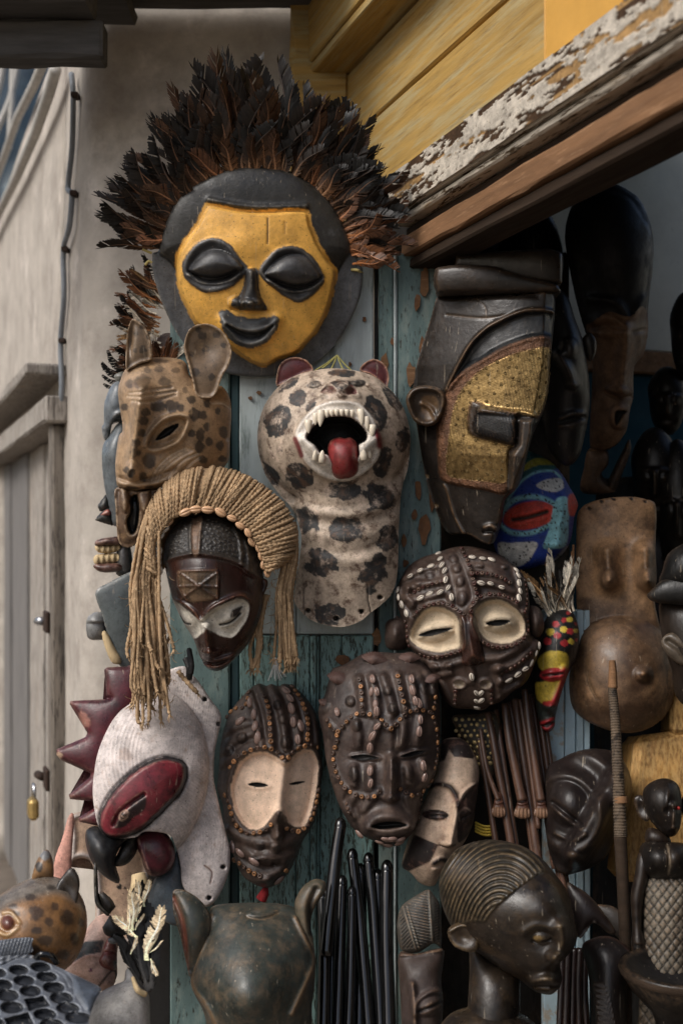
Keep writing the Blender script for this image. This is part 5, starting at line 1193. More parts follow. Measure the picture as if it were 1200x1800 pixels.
r.put(fr, T, 'seashell', SHE, [(*P1(k((205, 300))), 20, 1.1), (*P1(k((520, 130))), 10, 1.15), (*P1(k((830, 120))), -4, 1.), (*P1(k((80, 510))), 30, .6), (*P1(k((1030, 310))), -20, .8)], 21, rnd=.03, sink=-1, face=1.6)
def bl(pts, st, **kw): return along(k(*pts), st, **kw)
am = bl(((395, 318), (408, 370), (415, 430), (415, 490), (415, 550)), 12)+bl(((725, 285), (745, 390), (770, 500), (785, 565)), 11.5)
am += bl(((215, 760), (285, 680), (360, 615), (470, 612), (575, 655), (665, 738), (750, 650), (830, 590), (980, 585), (1045, 680), (1065, 800), (1066, 950), (1040, 1080), (1010, 1190), (930, 1275), (840, 1300), (745, 1245)), 11.5)
am += bl(((118, 660), (150, 715), (200, 770), (205, 850), (170, 950), (190, 1080), (225, 1160), (290, 1250), (400, 1305), (510, 1310), (565, 1268)), 11)+bl(((1050, 460), (1045, 530), (1010, 600)), 11)
r.put(fr, T, 'bead', BEA, [p for i, p in enumerate(am) if i % 2], 4.2, sink=-1); r.put(fr, T, 'bead', BEB, [p for i, p in enumerate(am) if i % 2 == 0], 4.2, sink=-1)
r.put(fr, T, 'cowrie', COWC, [(*P1(k((x, y))), a) for x, y, a in ((510, 310, 80), (500, 420, 95), (545, 420, 85), (535, 530, 80), (545, 590, 85), (845, 310, 85), (850, 410, 70), (875, 500, 75), (905, 520, 80), (205, 590, 60), (550, 720, 140), (510, 800, 130), (490, 900, 100), (915, 660, 90), (905, 760, 90), (490, 1090, 90), (495, 1195, 100), (940, 1050, 80), (950, 1150, 95), (570, 1690, 40), (640, 1720, 60), (670, 1660, 10), (735, 1700, 130), (740, 1670, 20), (620, 1660, 30), (400, 1630, 20))], 8.8, sink=-2.8)
r.put(fr, T, 'bead', BEB, bl(((930, 1300), (920, 1370), (915, 1440), (905, 1500)), 9)+bl(((290, 1370), (310, 1450)), 9), 3.6, sink=-1)
# ---------------------------------------------------------------- 9 cowrie mask with two big cream eyes
fr = Frame(815, 1105, 2.40, 45)
T = thing('cowrie_mask', 'broad dark clay mask with two huge cream eyes and rows of white cowries', 'mask', fr, 'beaded clay masks')
k = K(670, 950, 4.138)
out = k((100, 340), (128, 270), (180, 180), (280, 112), (400, 75), (470, 50), (560, 30), (700, 36), (850, 85), (950, 160), (1040, 250), (1075, 400), (1088, 560), (1092, 680), (1150, 735), (1155, 790), (1110, 920), (1050, 1040), (960, 1100), (880, 1170), (800, 1200), (740, 1240), (640, 1232), (520, 1222), (440, 1140), (400, 1050), (330, 950), (280, 880), (215, 800), (170, 740), (155, 620), (95, 450))
eL = k((203, 690), (240, 600), (310, 512), (400, 486), (490, 510), (560, 572), (578, 690), (566, 775), (480, 802), (400, 812), (300, 792), (230, 752)); eR = k((678, 570), (690, 500), (760, 444), (850, 436), (950, 480), (1020, 560), (1042, 630), (1022, 690), (940, 736), (850, 748), (760, 720), (702, 650))
slL, slR = k((268, 692), (350, 655), (440, 640), (515, 640), (440, 672), (350, 695)), k((755, 605), (820, 582), (880, 578), (930, 588), (880, 615), (810, 622))
nos = k((566, 570), (620, 545), (660, 538), (684, 560), (702, 650), (748, 850), (730, 892), (660, 905), (600, 902), (582, 850))
r = Relief(out, 2.0, [('eye', eL, m_cream), ('eye', eR, m_cream), ('eye_slit', slL, m_black), ('eye_slit', slR, m_black), ('nose', nos, m_polish)])
r.c[:] = lin(82, 62, 52); r.h += 8; r.dome(74, .55)
for e, s_, c, a in ((eL, slL, (392, 665), -12), (eR, slR, (850, 598), 5)):
    bi, d = r.sdp(e, m=14); r.h[bi] -= 14*sst(d, -1, 9); r.h[bi] += 7*np.exp(-((d+6)/5)**2); r.fill(e, lin(198, 178, 148), 1.5, wob=1.2)
    r.bump(*P1(k(c)), 34, 20, a, 13); bi, d = r.sdp(s_); r.h[bi] -= 11*sst(d, -.5, 3); r.fill(s_, lin(12, 10, 8), 1)
    r.line([(p[0], p[1]+5) for p in s_[:4]], 3, 4); r.line([(p[0], p[1]-5) for p in s_[:4]], 3, 3)
bi, d = r.sdp(nos, m=4); r.h[bi] += 26*np.sqrt(np.clip(d/20, 0, 1))*np.interp(r.v[bi], [1080, 1165], [.7, 1.15]); r.fill(nos, lin(84, 54, 44), 2)
roll(r, k((500, 110), (560, 240), (600, 400), (610, 500)), 13, 8); roll(r, k((560, 50), (630, 200), (690, 400), (650, 500)), 6, 8)
roll(r, k((400, 90), (450, 200), (480, 330), (510, 440)), 7, 7)
for p in (((150, 270), (260, 215), (390, 185)), ((200, 340), (330, 310), (440, 300)), ((170, 420), (300, 425), (440, 380)), ((190, 340), (180, 400), (220, 470)), ((640, 120), (760, 140), (900, 190)), ((660, 180), (780, 200), (900, 250)), ((660, 240), (800, 255), (930, 300)), ((690, 310), (800, 320), (950, 370)), ((980, 200), (1010, 320), (1000, 450)), ((1050, 280), (1060, 420), (1040, 520)), ((110, 350), (140, 470), (190, 560)), ((300, 880), (420, 920), (570, 880)), ((760, 860), (860, 850), (960, 800), (1060, 740)), ((830, 930), (960, 900), (1060, 820), (1140, 740)), ((880, 1010), (1000, 970), (1090, 880), (1130, 800)), ((900, 1090), (1000, 1040), (1080, 960)), ((820, 1180), (900, 1120), (1000, 1060)), ((430, 1040), (470, 1120), (500, 1200)), ((540, 1080), (540, 1200)), ((790, 1060), (800, 1180)), ((350, 940), (420, 980), (500, 960)), ((640, 910), (660, 970), (650, 1020)), ((840, 920), (850, 1040), (850, 1130))): roll(r, k(*p), 6.5, 8)
for c in ((565, 1040), (755, 1040)):
    p = P1(k(c)); r.bump(*p, 16, 13, 0, 9); r.bump(*p, 11, 8, 0, -12); r.spot(*p, 9, 7, -15 if c[0] > 600 else 10, lin(150, 134, 112), .2)
gl = lin(92, 52, 40)
lumps(r, T, fr, [(*P1(k((x, y))), a, b, c, h) for x, y, a, b, c, h in ((545, 205, 9, 9, 0, 6), (570, 300, 9, 10, 0, 6), (585, 425, 10, 14, 10, 7), (525, 130, 9, 9, 0, 5), (225, 465, 8, 9, 0, 6), (180, 360, 8, 9, 0, 5), (260, 300, 9, 7, 0, 5), (350, 250, 9, 7, 0, 5), (230, 190, 7, 6, 0, 5), (860, 925, 8, 8, 0, 7), (385, 920, 9, 8, 30, 6), (495, 910, 8, 8, 0, 5), (120, 680, 8, 12, 0, 6), (720, 180, 7, 6, 0, 5), (900, 190, 7, 6, 0, 4), (860, 1030, 8, 8, 0, 5))], None, lin(70, 52, 46))
r.build(fr, T, 'face', m_clay, 12)
for o_, c_ in ((((20, 590), (90, 560), (170, 570), (190, 700), (170, 790), (60, 800), (12, 760), (10, 660)), (95, 680)), (((1070, 490), (1140, 480), (1180, 540), (1188, 640), (1150, 710), (1085, 690)), (1120, 600))):
    sub(T, fr, 'ear', k(*o_), m_clay, 2, lin(78, 60, 52), 26, back=8, fn=lambda r, c_=c_: r.gau(*P1(k(c_)), 9, 16, 0, 9))
def bl(pts, st, **kw): return along(k(*pts), st, **kw)
bd = bl(((235, 545), (300, 490), (400, 460), (500, 470), (560, 515), (600, 540)), 8.2)+bl(((650, 520), (655, 470), (720, 410), (800, 395), (900, 410), (980, 450)), 8.2)+bl(((280, 830), (350, 850), (450, 838), (570, 800)), 8.2)+bl(((740, 740), (800, 768), (880, 775), (980, 745), (1060, 670), (1065, 600), (1040, 520)), 8.4)
bd += bl(((210, 390), (280, 350), (360, 320), (440, 300)), 8.4)+bl(((660, 245), (760, 245), (860, 270), (930, 310)), 8.4)+bl(((580, 50), (640, 190), (690, 390)), 8.4)+bl(((100, 560), (175, 600), (180, 700), (195, 770)), 9)+bl(((870, 960), (980, 900), (1080, 820)), 9)+bl(((1045, 290), (1060, 400), (1050, 500)), 9)+bl(((540, 1095), (535, 1190)), 8)+bl(((795, 1080), (800, 1180)), 8)
r.put(fr, T, 'bead', BED, [p for i, p in enumerate(bd) if i % 2], 3.7, sink=-1); r.put(fr, T, 'bead', BEB, [p for i, p in enumerate(bd) if i % 2 == 0], 3.7, sink=-1)
cw = ((205, 255, -25), (280, 215, -20), (358, 185, -10), (410, 85, -60), (425, 130, -60), (440, 178, -65), (460, 222, -70), (468, 290, -75), (488, 348, -60), (512, 415, 80), (285, 420, -20), (352, 390, -10), (428, 380, -35), (118, 410, 60), (145, 465, 70), (180, 530, 65), (110, 355, 80), (660, 122, 10), (735, 132, 8), (800, 140, 18), (722, 315, 12), (790, 318, 15), (870, 345, 15), (980, 215, 70), (995, 255, 60), (1000, 310, 90), (1005, 370, 80), (995, 420, 85), (655, 985, 80), (690, 1105, 60), (722, 1105, -60), (690, 1165, 60), (725, 1160, -60), (695, 1215, 70), (1145, 765, -70), (1120, 820, -60), (1085, 890, -50), (1040, 930, -20), (985, 970, -30), (920, 1010, -20))
r.put(fr, T, 'cowrie', COW, [(*P1(k((x, y))), a) for x, y, a in cw], 6.6, sink=-1.2)
# ================================================================ right-hand side, inside the doorway
m_ebony = mat('polished_ebony', b2=.3, b2s=60, spec=.38, rough=.4, rvar=.1, var=.35, vs=14, attr=True, stretch=(1, 1, .5), wear=lin(66, 52, 40), wamt=.33, ws=18, wsoft=.18, bump=.15, bs=200, edge=lin(112, 88, 64), eamt=.4)
m_dullwood = mat('dull_brown_wood', rough=.6, var=.3, vs=14, attr=True, wear=lin(70, 50, 34), wamt=.4, ws=16, wsoft=.18, bump=.3, bs=180, edge=lin(150, 112, 76), eamt=.4)
m_beadwork = mat('tiny_glass_beadwork', rough=.4, var=.15, vs=60, attr=True, bump=.1, bs=300, vor=420)
m_gaudy = mat('bright_house_paint', rough=.5, var=.2, vs=40, attr=True, wear=lin(40, 34, 28), wamt=.34, ws=60, wsoft=.08, bump=.35, bs=200)
# ---- dark profile mask beside the brass mask
fr = Frame(1000, 660, 2.46, 40); k = K(900, 300, 3.103)
T = thing('profile_mask', 'narrow black mask with a pointed nose close behind the brass mask', 'mask', fr)
r = Relief(k((150, 700), (230, 640), (300, 680), (340, 800), (378, 900), (400, 1000), (420, 1150), (422, 1300), (396, 1450), (372, 1550), (332, 1610), (280, 1622), (220, 1570), (180, 1480), (140, 1200), (130, 900)), 2.5)
r.c[:] = lin(58, 56, 56); r.h += 6; r.dome(50, .5); r.gau(*P1(k((330, 1000))), 22, 60, 0, 16)
r.bump(*P1(k((312, 965))), 18, 19, 0, 14, .6); r.line(k((258, 1010), (300, 1080), (338, 1165)), 8, 20); r.bump(*P1(k((322, 1170))), 12, 8, 0, 10)
r.line(k((265, 1372), (330, 1352), (392, 1345)), 3.4, -10); r.line(k((265, 1355), (320, 1325), (385, 1325)), 5, 8); r.line(k((265, 1392), (330, 1390), (380, 1370)), 5, 6)
r.build(fr, T, 'face', m_ebony, 10)
sub(T, fr, 'ear', k((380, 920), (420, 880), (455, 920), (455, 990), (430, 1040), (400, 1010)), m_ebony, 8, lin(56, 52, 50), 10, back=4)
# ---- tall head
fr = Frame(1070, 560, 2.62, 60)
T = thing('tall_head', 'towering dark carved head with smooth black dome and long brown face', 'carving', fr)
face = k((395, 850), (430, 830), (520, 770), (600, 790), (650, 790), (700, 740), (735, 770), (742, 870), (722, 1000), (668, 1080), (662, 1250), (642, 1330), (622, 1450), (560, 1530), (500, 1562), (440, 1562), (415, 1500), (428, 1200), (432, 1000))
out = k((300, 230), (360, 110), (450, 52), (560, 68), (680, 140), (742, 250), (770, 380), (766, 550), (752, 660), (742, 770), (744, 870), (722, 1000), (668, 1080), (662, 1250), (642, 1330), (622, 1450), (560, 1530), (500, 1562), (440, 1562), (415, 1500), (428, 1200), (432, 1000), (390, 880), (340, 700), (300, 500), (280, 350))
r = Relief(out, 2.8, [('face', face, m_dullwood)])
r.c[:] = lin(40, 37, 35); r.h += 6; r.dome(90, .5); r.fill(face, lin(134, 98, 68), 5)
r.line(k((420, 700), (560, 720), (640, 800), (720, 700)), 8, 10)
r.line(k((440, 860), (520, 845), (610, 862)), 4, -8); r.line(k((430, 890), (520, 890), (610, 880)), 7, 7); r.line(k((430, 820), (520, 800), (610, 840)), 8, 8); r.line(k((660, 880), (720, 870)), 4, -7)
r.line(k((620, 870), (615, 1000), (600, 1180)), 13, 26); r.bump(*P1(k((585, 1205))), 26, 11, 8, 20, .5); r.line(k((515, 1215), (580, 1240), (650, 1240)), 4, -14)
r.bump(*P1(k((590, 1350))), 22, 26, 0, 22, .5); cv_ = k((560, 1318), (628, 1318), (608, 1340), (568, 1400)); bi, d = r.sdp(cv_); r.h[bi] -= 24*sst(d, -1, 4); r.fill(cv_, lin(20, 15, 12), 2)
for x in range(530, 600, 14): r.line(k((x, 1460), (x-10, 1530)), 1.6, -3)
r.line(k((450, 900), (430, 1050), (430, 1200)), 5, -6); r.line(k((520, 110), (640, 160), (720, 280)), 4, -4)
r.build(fr, T, 'head', m_black, 60)
sub(T, fr, 'arm', k((410, 1560), (510, 1565), (520, 1640), (480, 1700), (520, 1760), (560, 1800), (420, 1820), (360, 1790), (380, 1680)), m_dullwood, 12, lin(118, 84, 54), 22, back=20)
sub(T, fr, 'arm', k((560, 1660), (610, 1560), (640, 1500), (650, 1560), (600, 1700), (560, 1800), (510, 1790)), m_dullwood, 4, lin(70, 52, 40), 16, back=20)
# ---- other dark heads deep in the shop, two of them added to fill dark gaps
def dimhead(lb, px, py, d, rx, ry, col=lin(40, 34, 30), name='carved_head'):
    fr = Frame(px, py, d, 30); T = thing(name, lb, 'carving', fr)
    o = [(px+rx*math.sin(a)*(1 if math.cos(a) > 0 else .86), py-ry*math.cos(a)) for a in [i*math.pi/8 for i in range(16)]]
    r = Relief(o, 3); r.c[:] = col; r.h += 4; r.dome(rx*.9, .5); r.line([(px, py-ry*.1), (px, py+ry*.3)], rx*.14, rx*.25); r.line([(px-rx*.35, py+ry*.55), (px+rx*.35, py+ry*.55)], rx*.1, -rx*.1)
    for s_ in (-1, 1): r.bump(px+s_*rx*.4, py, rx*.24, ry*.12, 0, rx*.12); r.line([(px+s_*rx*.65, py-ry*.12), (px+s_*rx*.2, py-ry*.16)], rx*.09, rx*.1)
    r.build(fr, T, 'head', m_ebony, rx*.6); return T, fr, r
for lb, x, y, d, rx, ry in (('round black carved head lowest in the dim shop, under the blue dado', 1172, 705, 2.8, 38, 62), ('black carved head touching the frame edge just above the round one', 1205, 590, 2.75, 32, 78), ('small dark head added to fill the dark gap above the brass mask crown', 830, 452, 2.66, 60, 62), ('dark head added to fill the dark gap between the brass mask and the tall head', 930, 470, 2.7, 60, 120), ('dark smoky head low behind the torso mask', 1150, 840, 2.75, 46, 90), ('long dark carving behind the hatted figure', 1190, 900, 2.72, 40, 130)):
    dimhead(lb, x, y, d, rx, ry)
fr = Frame(880, 1000, 2.72, 10); T = thing('dark_sheet', 'tall near black sheet inside the doorway behind the masks', 'plank', fr)
r = Relief([(770, 440), (1000, 440), (1000, 1800), (770, 1800)], 30, sharp=True); r.c[:] = lin(36, 30, 26); r.build(fr, T, 'board', m_ebony, 16)  # flat near-black rectangle closing the view behind the masks
fr = Frame(1120, 1400, 2.7, 10); T = thing('dark_sheet', 'wide near black sheet behind the ochre box figure', 'plank', fr)
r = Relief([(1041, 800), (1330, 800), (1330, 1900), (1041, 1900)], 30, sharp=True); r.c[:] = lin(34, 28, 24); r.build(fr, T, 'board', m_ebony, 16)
# ---- beaded blue mask
fr = Frame(945, 890, 2.50, 40); k = K(880, 780, 3.333)
T = thing('beaded_mask', 'blue and white glass beaded mask with a big red rimmed eye', 'mask', fr)
out = k((60, 60), (130, 30), (200, 50), (300, 108), (362, 180), (402, 250), (432, 300), (452, 360), (432, 430), (412, 560), (372, 640), (300, 700), (230, 722), (100, 745), (0, 690), (-60, 560), (-40, 380), (0, 200))
r = Relief(out, 1.9); r.h += 6; r.dome(60, .5)
r.c[:] = lin(40, 78, 190)
LB, WH, RD = lin(140, 208, 222), lin(232, 230, 226), lin(224, 66, 44)
r.fill(k((-60, 20), (300, 20), (330, 140), (200, 160), (120, 230), (-60, 420)), lin(44, 116, 122), 2); r.fill(k((120, 165), (150, 110), (220, 80), (300, 95), (318, 122), (220, 125), (150, 150)), lin(186, 176, 40), 3, wob=2)
r.line(k((40, 330), (110, 230), (200, 170), (300, 160), (350, 200)), 2.6, 1, col=LB)
r.fill(k((206, 250), (260, 212), (340, 202), (366, 225), (362, 262), (300, 285)), WH, 2)
r.line(k((-10, 440), (60, 340), (180, 310), (290, 340), (320, 400), (280, 470), (180, 520), (60, 520), (-10, 470)), 5, 3, col=LB)
ey = (P1(k((165, 420)))); r.bump(*ey, 50, 26, -10, 12); r.spot(*ey, 46, 24, -10, RD, .05, .1); r.line(k((70, 445), (160, 430), (268, 398)), 4, -8, col=lin(70, 56, 46))
ns = k((318, 330), (392, 322), (396, 450), (382, 590), (310, 614), (245, 604), (280, 500)); r.fill(ns, LB, 2); r.line(k((355, 330), (350, 460), (330, 590)), 12, 16); r.bump(*P1(k((315, 590))), 20, 10, 0, 8)
r.fill(k((392, 310), (440, 300), (470, 400), (400, 420)), RD, 3); r.fill(k((-20, 590), (60, 580), (205, 575), (190, 640), (150, 700), (70, 726), (0, 700)), WH, 2, wob=1)
r.fill(k((230, 720), (300, 690), (380, 600), (400, 640), (330, 740)), lin(150, 160, 180), 2)
rs = random.Random(8)
for i in range(330):
    u, v = rs.uniform(875, 1012), rs.uniform(795, 1000); j = int(round((v-r.y0)/r.step))*r.shape[1]+int(round((u-r.x0)/r.step))
    if 0 <= j < len(r.c) and r.c[j].min() > .13 and r.c[j][2] > .3: r.spot(u, v, 1.5, 1.5, 0, lin(24, 24, 30), 0, .5)
r.build(fr, T, 'face', m_beadwork, 10)
# ---- dotted painted mask with its tuft
fr = Frame(970, 1170, 2.44, 30)
T = thing('polka_mask', 'small black mask with red and yellow dots, yellow eye arches and red lips', 'mask', fr)
out = k((255, 1030), (300, 980), (380, 958), (432, 1000), (456, 1080), (460, 1150), (442, 1250), (402, 1330), (374, 1400), (342, 1500), (318, 1600), (310, 1665), (270, 1692), (225, 1640), (195, 1500), (180, 1400), (190, 1250), (215, 1130))
r = Relief(out, 1.9); r.h += 6; r.dome(56, .5); r.c[:] = lin(28, 28, 30)
YL, RE = lin(196, 168, 24), lin(180, 28, 36)
r.fill(k((215, 1270), (260, 1225), (330, 1215), (385, 1235), (392, 1300), (370, 1340), (250, 1330)), YL, 3, wob=2); r.fill(k((200, 1410), (240, 1390), (360, 1380), (330, 1450), (270, 1520), (215, 1500)), YL, 3, wob=2)
r.line(k((372, 1330), (362, 1400), (330, 1480), (290, 1540)), 8, 15, col=RE); r.bump(*P1(k((285, 1530))), 14, 9, 0, 10); r.spot(*P1(k((285, 1530))), 13, 9, 0, RE)
r.bump(*P1(k((300, 1352))), 22, 13, -4, 10); r.spot(*P1(k((300, 1352))), 22, 12, -4, RE, .1); r.line(k((245, 1355), (300, 1352), (360, 1345)), 2.4, -6, col=lin(70, 48, 40))
r.fill(k((190, 1510), (260, 1530), (330, 1540), (310, 1620), (220, 1620)), lin(58, 66, 60), 4); r.line(k((232, 1640), (270, 1625), (312, 1610)), 4, 8, col=RE); r.line(k((240, 1665), (275, 1672), (308, 1645)), 4, 8, col=RE); r.line(k((238, 1652), (308, 1628)), 2, -4, col=lin(30, 20, 18))
for x, y, c, q_ in ((320, 1060, RE, 22), (370, 1035, RE, 17), (402, 1032, YL, 19), (290, 1104, YL, 24), (365, 1090, YL, 21), (405, 1100, RE, 22), (438, 1095, YL, 14), (328, 1125, RE, 22), (270, 1158, RE, 24), (370, 1170, RE, 22), (410, 1162, YL, 19), (395, 990, RE, 14), (440, 1150, RE, 10), (438, 1055, RE, 10)): r.spot(*P1(k((x, y))), q_/3.2, q_/3.9, R.uniform(-30, 30), c, .2, .1)
r.build(fr, T, 'face', m_gaudy, 8)
FB = [feather_mesh(40+i, R.uniform(.1, .15), R.uniform(-.2, .3), R.uniform(.05, .3), base=lin(170, 160, 140), mid=[lin(100, 96, 88), lin(160, 150, 132), lin(150, 112, 66)][i], tip=[lin(50, 48, 46), lin(190, 182, 166), lin(130, 96, 56)][i], nb=24) for i in range(3)]
for me in FB: me.materials.append(m_feather)
for i in range(26):
    u, v = P1(k((R.uniform(270, 430), R.uniform(960, 1010)))); feather(T, fr, R.choice(FB), u, v, 22, R.uniform(50, 105), R.uniform(-48, 18), R.uniform(.0, .5), R.uniform(-.8, .8), R.uniform(.8, 1.3))
for i in range(3): a = k((380+i*14, 1000), (400+i*10, 850), (410+i*8, 660-40*i)); obj('twig', tubefr(fr, a, [10, 20, 14], 2.2, 6), m_dullwood if False else m_brown_wood, T)
# ---- torso mask
fr = Frame(1090, 1080, 2.50, 50)
T = thing('torso_mask', 'brown wooden body mask carved as a torso with rounded belly', 'mask', fr)
m_torso = mat('smoky_tan_wood', rough=.5, rvar=.15, var=.25, vs=12, attr=True, wear=lin(74, 52, 36), wamt=.42, ws=13, wsoft=.16, wear2=lin(96, 66, 42), w2amt=.42, w2s=8, bump=.25, bs=200, edge=lin(176, 132, 88), eamt=.4)
out = k((438, 400), (470, 350, ), (520, 325), (590, 308), (670, 300), (770, 300), (850, 315), (905, 342), (912, 450), (906, 600), (912, 780), (900, 870), (905, 950), (928, 1050), (975, 1180), (1002, 1320), (1012, 1450), (985, 1560), (905, 1640), (800, 1682), (680, 1684), (560, 1652), (460, 1602), (396, 1530), (374, 1430), (390, 1340), (440, 1230), (456, 1120), (440, 1000), (430, 800), (432, 550))
r = Relief(out, 2.4); r.c[:] = lin(168, 128, 88); r.h += 8
x = (r.u-P1(k((680, 0)))[0])/78; r.h += 26*np.sqrt(np.clip(1-x*x*.8, 0, 1)); q = r.q(*P1(k((700, 1380))), 108, 112); r.h += 64*np.clip(1-q*q, 0, 1)**.8
r.spot(*P1(k((650, 1280))), 60, 90, -20, lin(92, 68, 50), .5, .9, 5, .7); r.spot(*P1(k((900, 1150))), 34, 60, -20, lin(86, 62, 46), .5, .9, 6, .7); r.spot(*P1(k((700, 1600))), 110, 34, 0, lin(84, 58, 40), .5, .9, 7, .8)
for bx, by in ((628, 740), (850, 740)):
    r.line(k((bx-4, by-110), (bx, by-20), (bx+6, by+60)), 17, 34); r.bump(*P1(k((bx+4, by+60))), 17, 20, 0, 22); r.bump(*P1(k((bx+6, by+66))), 5, 5, 0, 7); r.spot(*P1(k((bx, by+30))), 18, 26, 0, lin(98, 74, 56), .5, .8, 3, .6)
c = P1(k((828, 1340))); r.bump(*c, 18, 16, 0, 12); r.spot(*c, 26, 22, 0, lin(84, 60, 42), .7, .6, 9, .6); r.bump(c[0]+2, c[1]-2, 7, 6, 0, 5)
for a in (520, 535): r.line(k((a-20, 1180), (a-24, 1320), (a, 1420), (a+40, 1490)), 1.5, -2, col=lin(120, 92, 60))
for xx, yy in ((512, 365), (585, 325), (660, 312), (765, 312), (845, 330)): c = P1(k((xx, yy))); r.spot(*c, 3.6, 3, 0, lin(22, 16, 12), 0); r.bump(*c, 4, 3, 0, -7)
r.rim(6, 6); r.build(fr, T, 'body', m_torso, 12)
# ---- figure in a hat at the right edge
fr = Frame(1200, 1060, 2.35, 30); k = K(1080, 900, 3)
T = thing('hatted_head', 'black carved head in a brimmed hat cut off by the frame edge', 'carving', fr)
sub(T, fr, 'head', k((232, 470), (300, 440), (560, 440), (600, 700), (560, 1000), (400, 1040), (318, 970), (300, 850), (245, 660)), m_ebony, 0, lin(58, 48, 40), 60, back=40)
sub(T, fr, 'hat_crown', k((240, 380), (250, 300), (275, 225), (330, 180), (400, 160), (500, 170), (580, 240), (610, 400), (400, 420)), m_ebony, 30, lin(40, 40, 40), 50, back=0)
sub(T, fr, 'hat_brim', k((168, 445), (200, 402), (262, 352), (400, 335), (620, 350), (640, 490), (400, 492), (230, 480)), m_ebony, 50, lin(44, 44, 44), 22, back=0, fn=lambda r: r.rim(5, 5))
sub(T, fr, 'ear', k((243, 695), (260, 652), (310, 636), (380, 670), (420, 740), (410, 810), (350, 806), (285, 762)), m_ebony, 44, lin(100, 88, 74), 12, back=-20, fn=lambda r: r.line(k((280, 680), (340, 720), (390, 780)), 5, -8))
# ---- striped mask with a long nose
fr = Frame(1035, 1420, 2.36, 40); k = K(960, 1130, 2.6875)
T = thing('striped_mask', 'black polished mask with ridged brow, bulging eye and long tubular nose', 'mask', fr)
r = Relief(k((-10, 600), (60, 540), (150, 503), (250, 493), (340, 520), (390, 600), (405, 700), (376, 800), (330, 900), (290, 1000), (225, 1055), (150, 1085), (80, 1095), (20, 1040), (-10, 850)), 2.4)
r.c[:] = lin(52, 42, 40); r.h += 6; r.dome(64, .5)
q = r.q(*P1(k((95, 800))), 100, 118, -28); r.h += 8*np.cos(q*12)*sst(q, .45, .6)*sst(-q, -1.4, -1.1)
c = P1(k((98, 760))); r.bump(*c, 36, 42, -30, 20); r.line(k((32, 755), (90, 800), (165, 858)), 4, -12); r.line(k((30, 775), (85, 825), (160, 875)), 4, 6)
nb_ = k((330, 660), (290, 740), (210, 880), (140, 1000)); r.line(nb_, 23, 50, k=4); r.bump(*P1(k((130, 1010))), 22, 14, 20, 16); r.line(k((40, 900), (120, 930), (180, 900)), 4, 6)
r.build(fr, T, 'face', m_ebony, 12)
# ---- ochre box figure
m_ochre = mat('waxed_ochre_wood', rough=.42, var=.25, vs=10, attr=True, stretch=(2, 2, .7), wear=lin(112, 76, 34), wamt=.38, ws=14, wsoft=.2, bump=.2, bs=200, edge=lin(220, 178, 104), eamt=.5)
fr = Frame(1180, 1380, 2.42, 30)
T = thing('ochre_box_figure', 'blocky ochre wooden carving with sloping shoulders at the right edge', 'carving', fr)
o = boxm(0, .20, 0, .16, -.30, 0, .016, 'body'); ob = obj('body', o, m_ochre, T)
a_ = o.color_attributes.new('Col', 'FLOAT_COLOR', 'POINT'); a_.data.foreach_set('color', np.tile(np.array([*lin(176, 128, 60), 1], dtype=np.float32), len(o.vertices)))
for vv in o.vertices:
    if vv.co.z > -.05: vv.co.z += .10*(vv.co.x/.20)*.4; vv.co.y += .02; vv.co.x += .012
    else: vv.co.x -= .02*(vv.co.x < .05)
ob.matrix_local = Matrix.Translation(fr.vec(1108, 1292, 40)) @ Matrix.Rotation(rad(14), 4, 'Z')
o = boxm(0, .12, 0, .10, 0, .12, .012, 'neck_block'); a_ = o.color_attributes.new('Col', 'FLOAT_COLOR', 'POINT'); a_.data.foreach_set('color', np.tile(np.array([*lin(160, 116, 58), 1], dtype=np.float32), len(o.vertices)))
ob = obj('neck_block', o, m_ochre, T, Matrix.Translation(fr.vec(1178, 1290, 10)) @ Matrix.Rotation(rad(14), 4, 'Z'))
# ---- wrapped staff
fr = Frame(1082, 1380, 2.24, 0)
T = thing('wrapped_staff', 'slim staff wound with cord standing before the torso mask', 'staff', fr)
m_wrap = mat('grey_cord_wrapping', lin(104, 86, 66), rough=.8, var=.35, vs=30, wear=lin(58, 46, 36), wamt=.45, ws=60, bump=.5, bs=400)
pl = cr([(1075, 1205), (1080, 1260), (1084, 1330), (1087, 1400), (1090, 1470)], 60, False); n = len(pl); rr = np.linspace(7.6, 11.5, n)*(1+.07*np.sin(np.arange(n)*math.pi/2.2))
obj('cord_wrapping', tube(fr.loc(pl[:, 0], pl[:, 1], np.zeros(n)), rr*fr.s, 10, 'cord_wrapping'), m_wrap, T)
obj('tip', tubefr(fr, [(1075, 1156), (1076, 1180), (1076, 1207)], 0, [5.5, 7.5, 8.5], 10), m_brown_wood, T)
obj('shaft', tubefr(fr, [(1089, 1468), (1093, 1540), (1097, 1640), (1100, 1850)], 0, [11, 10.5, 10, 10], 10), m_lintel_dark, T)
obj('band', tubefr(fr, [(1089.5, 1400), (1090.5, 1412)], 0, [12.4, 12.6], 10), m_brown_wood, T)
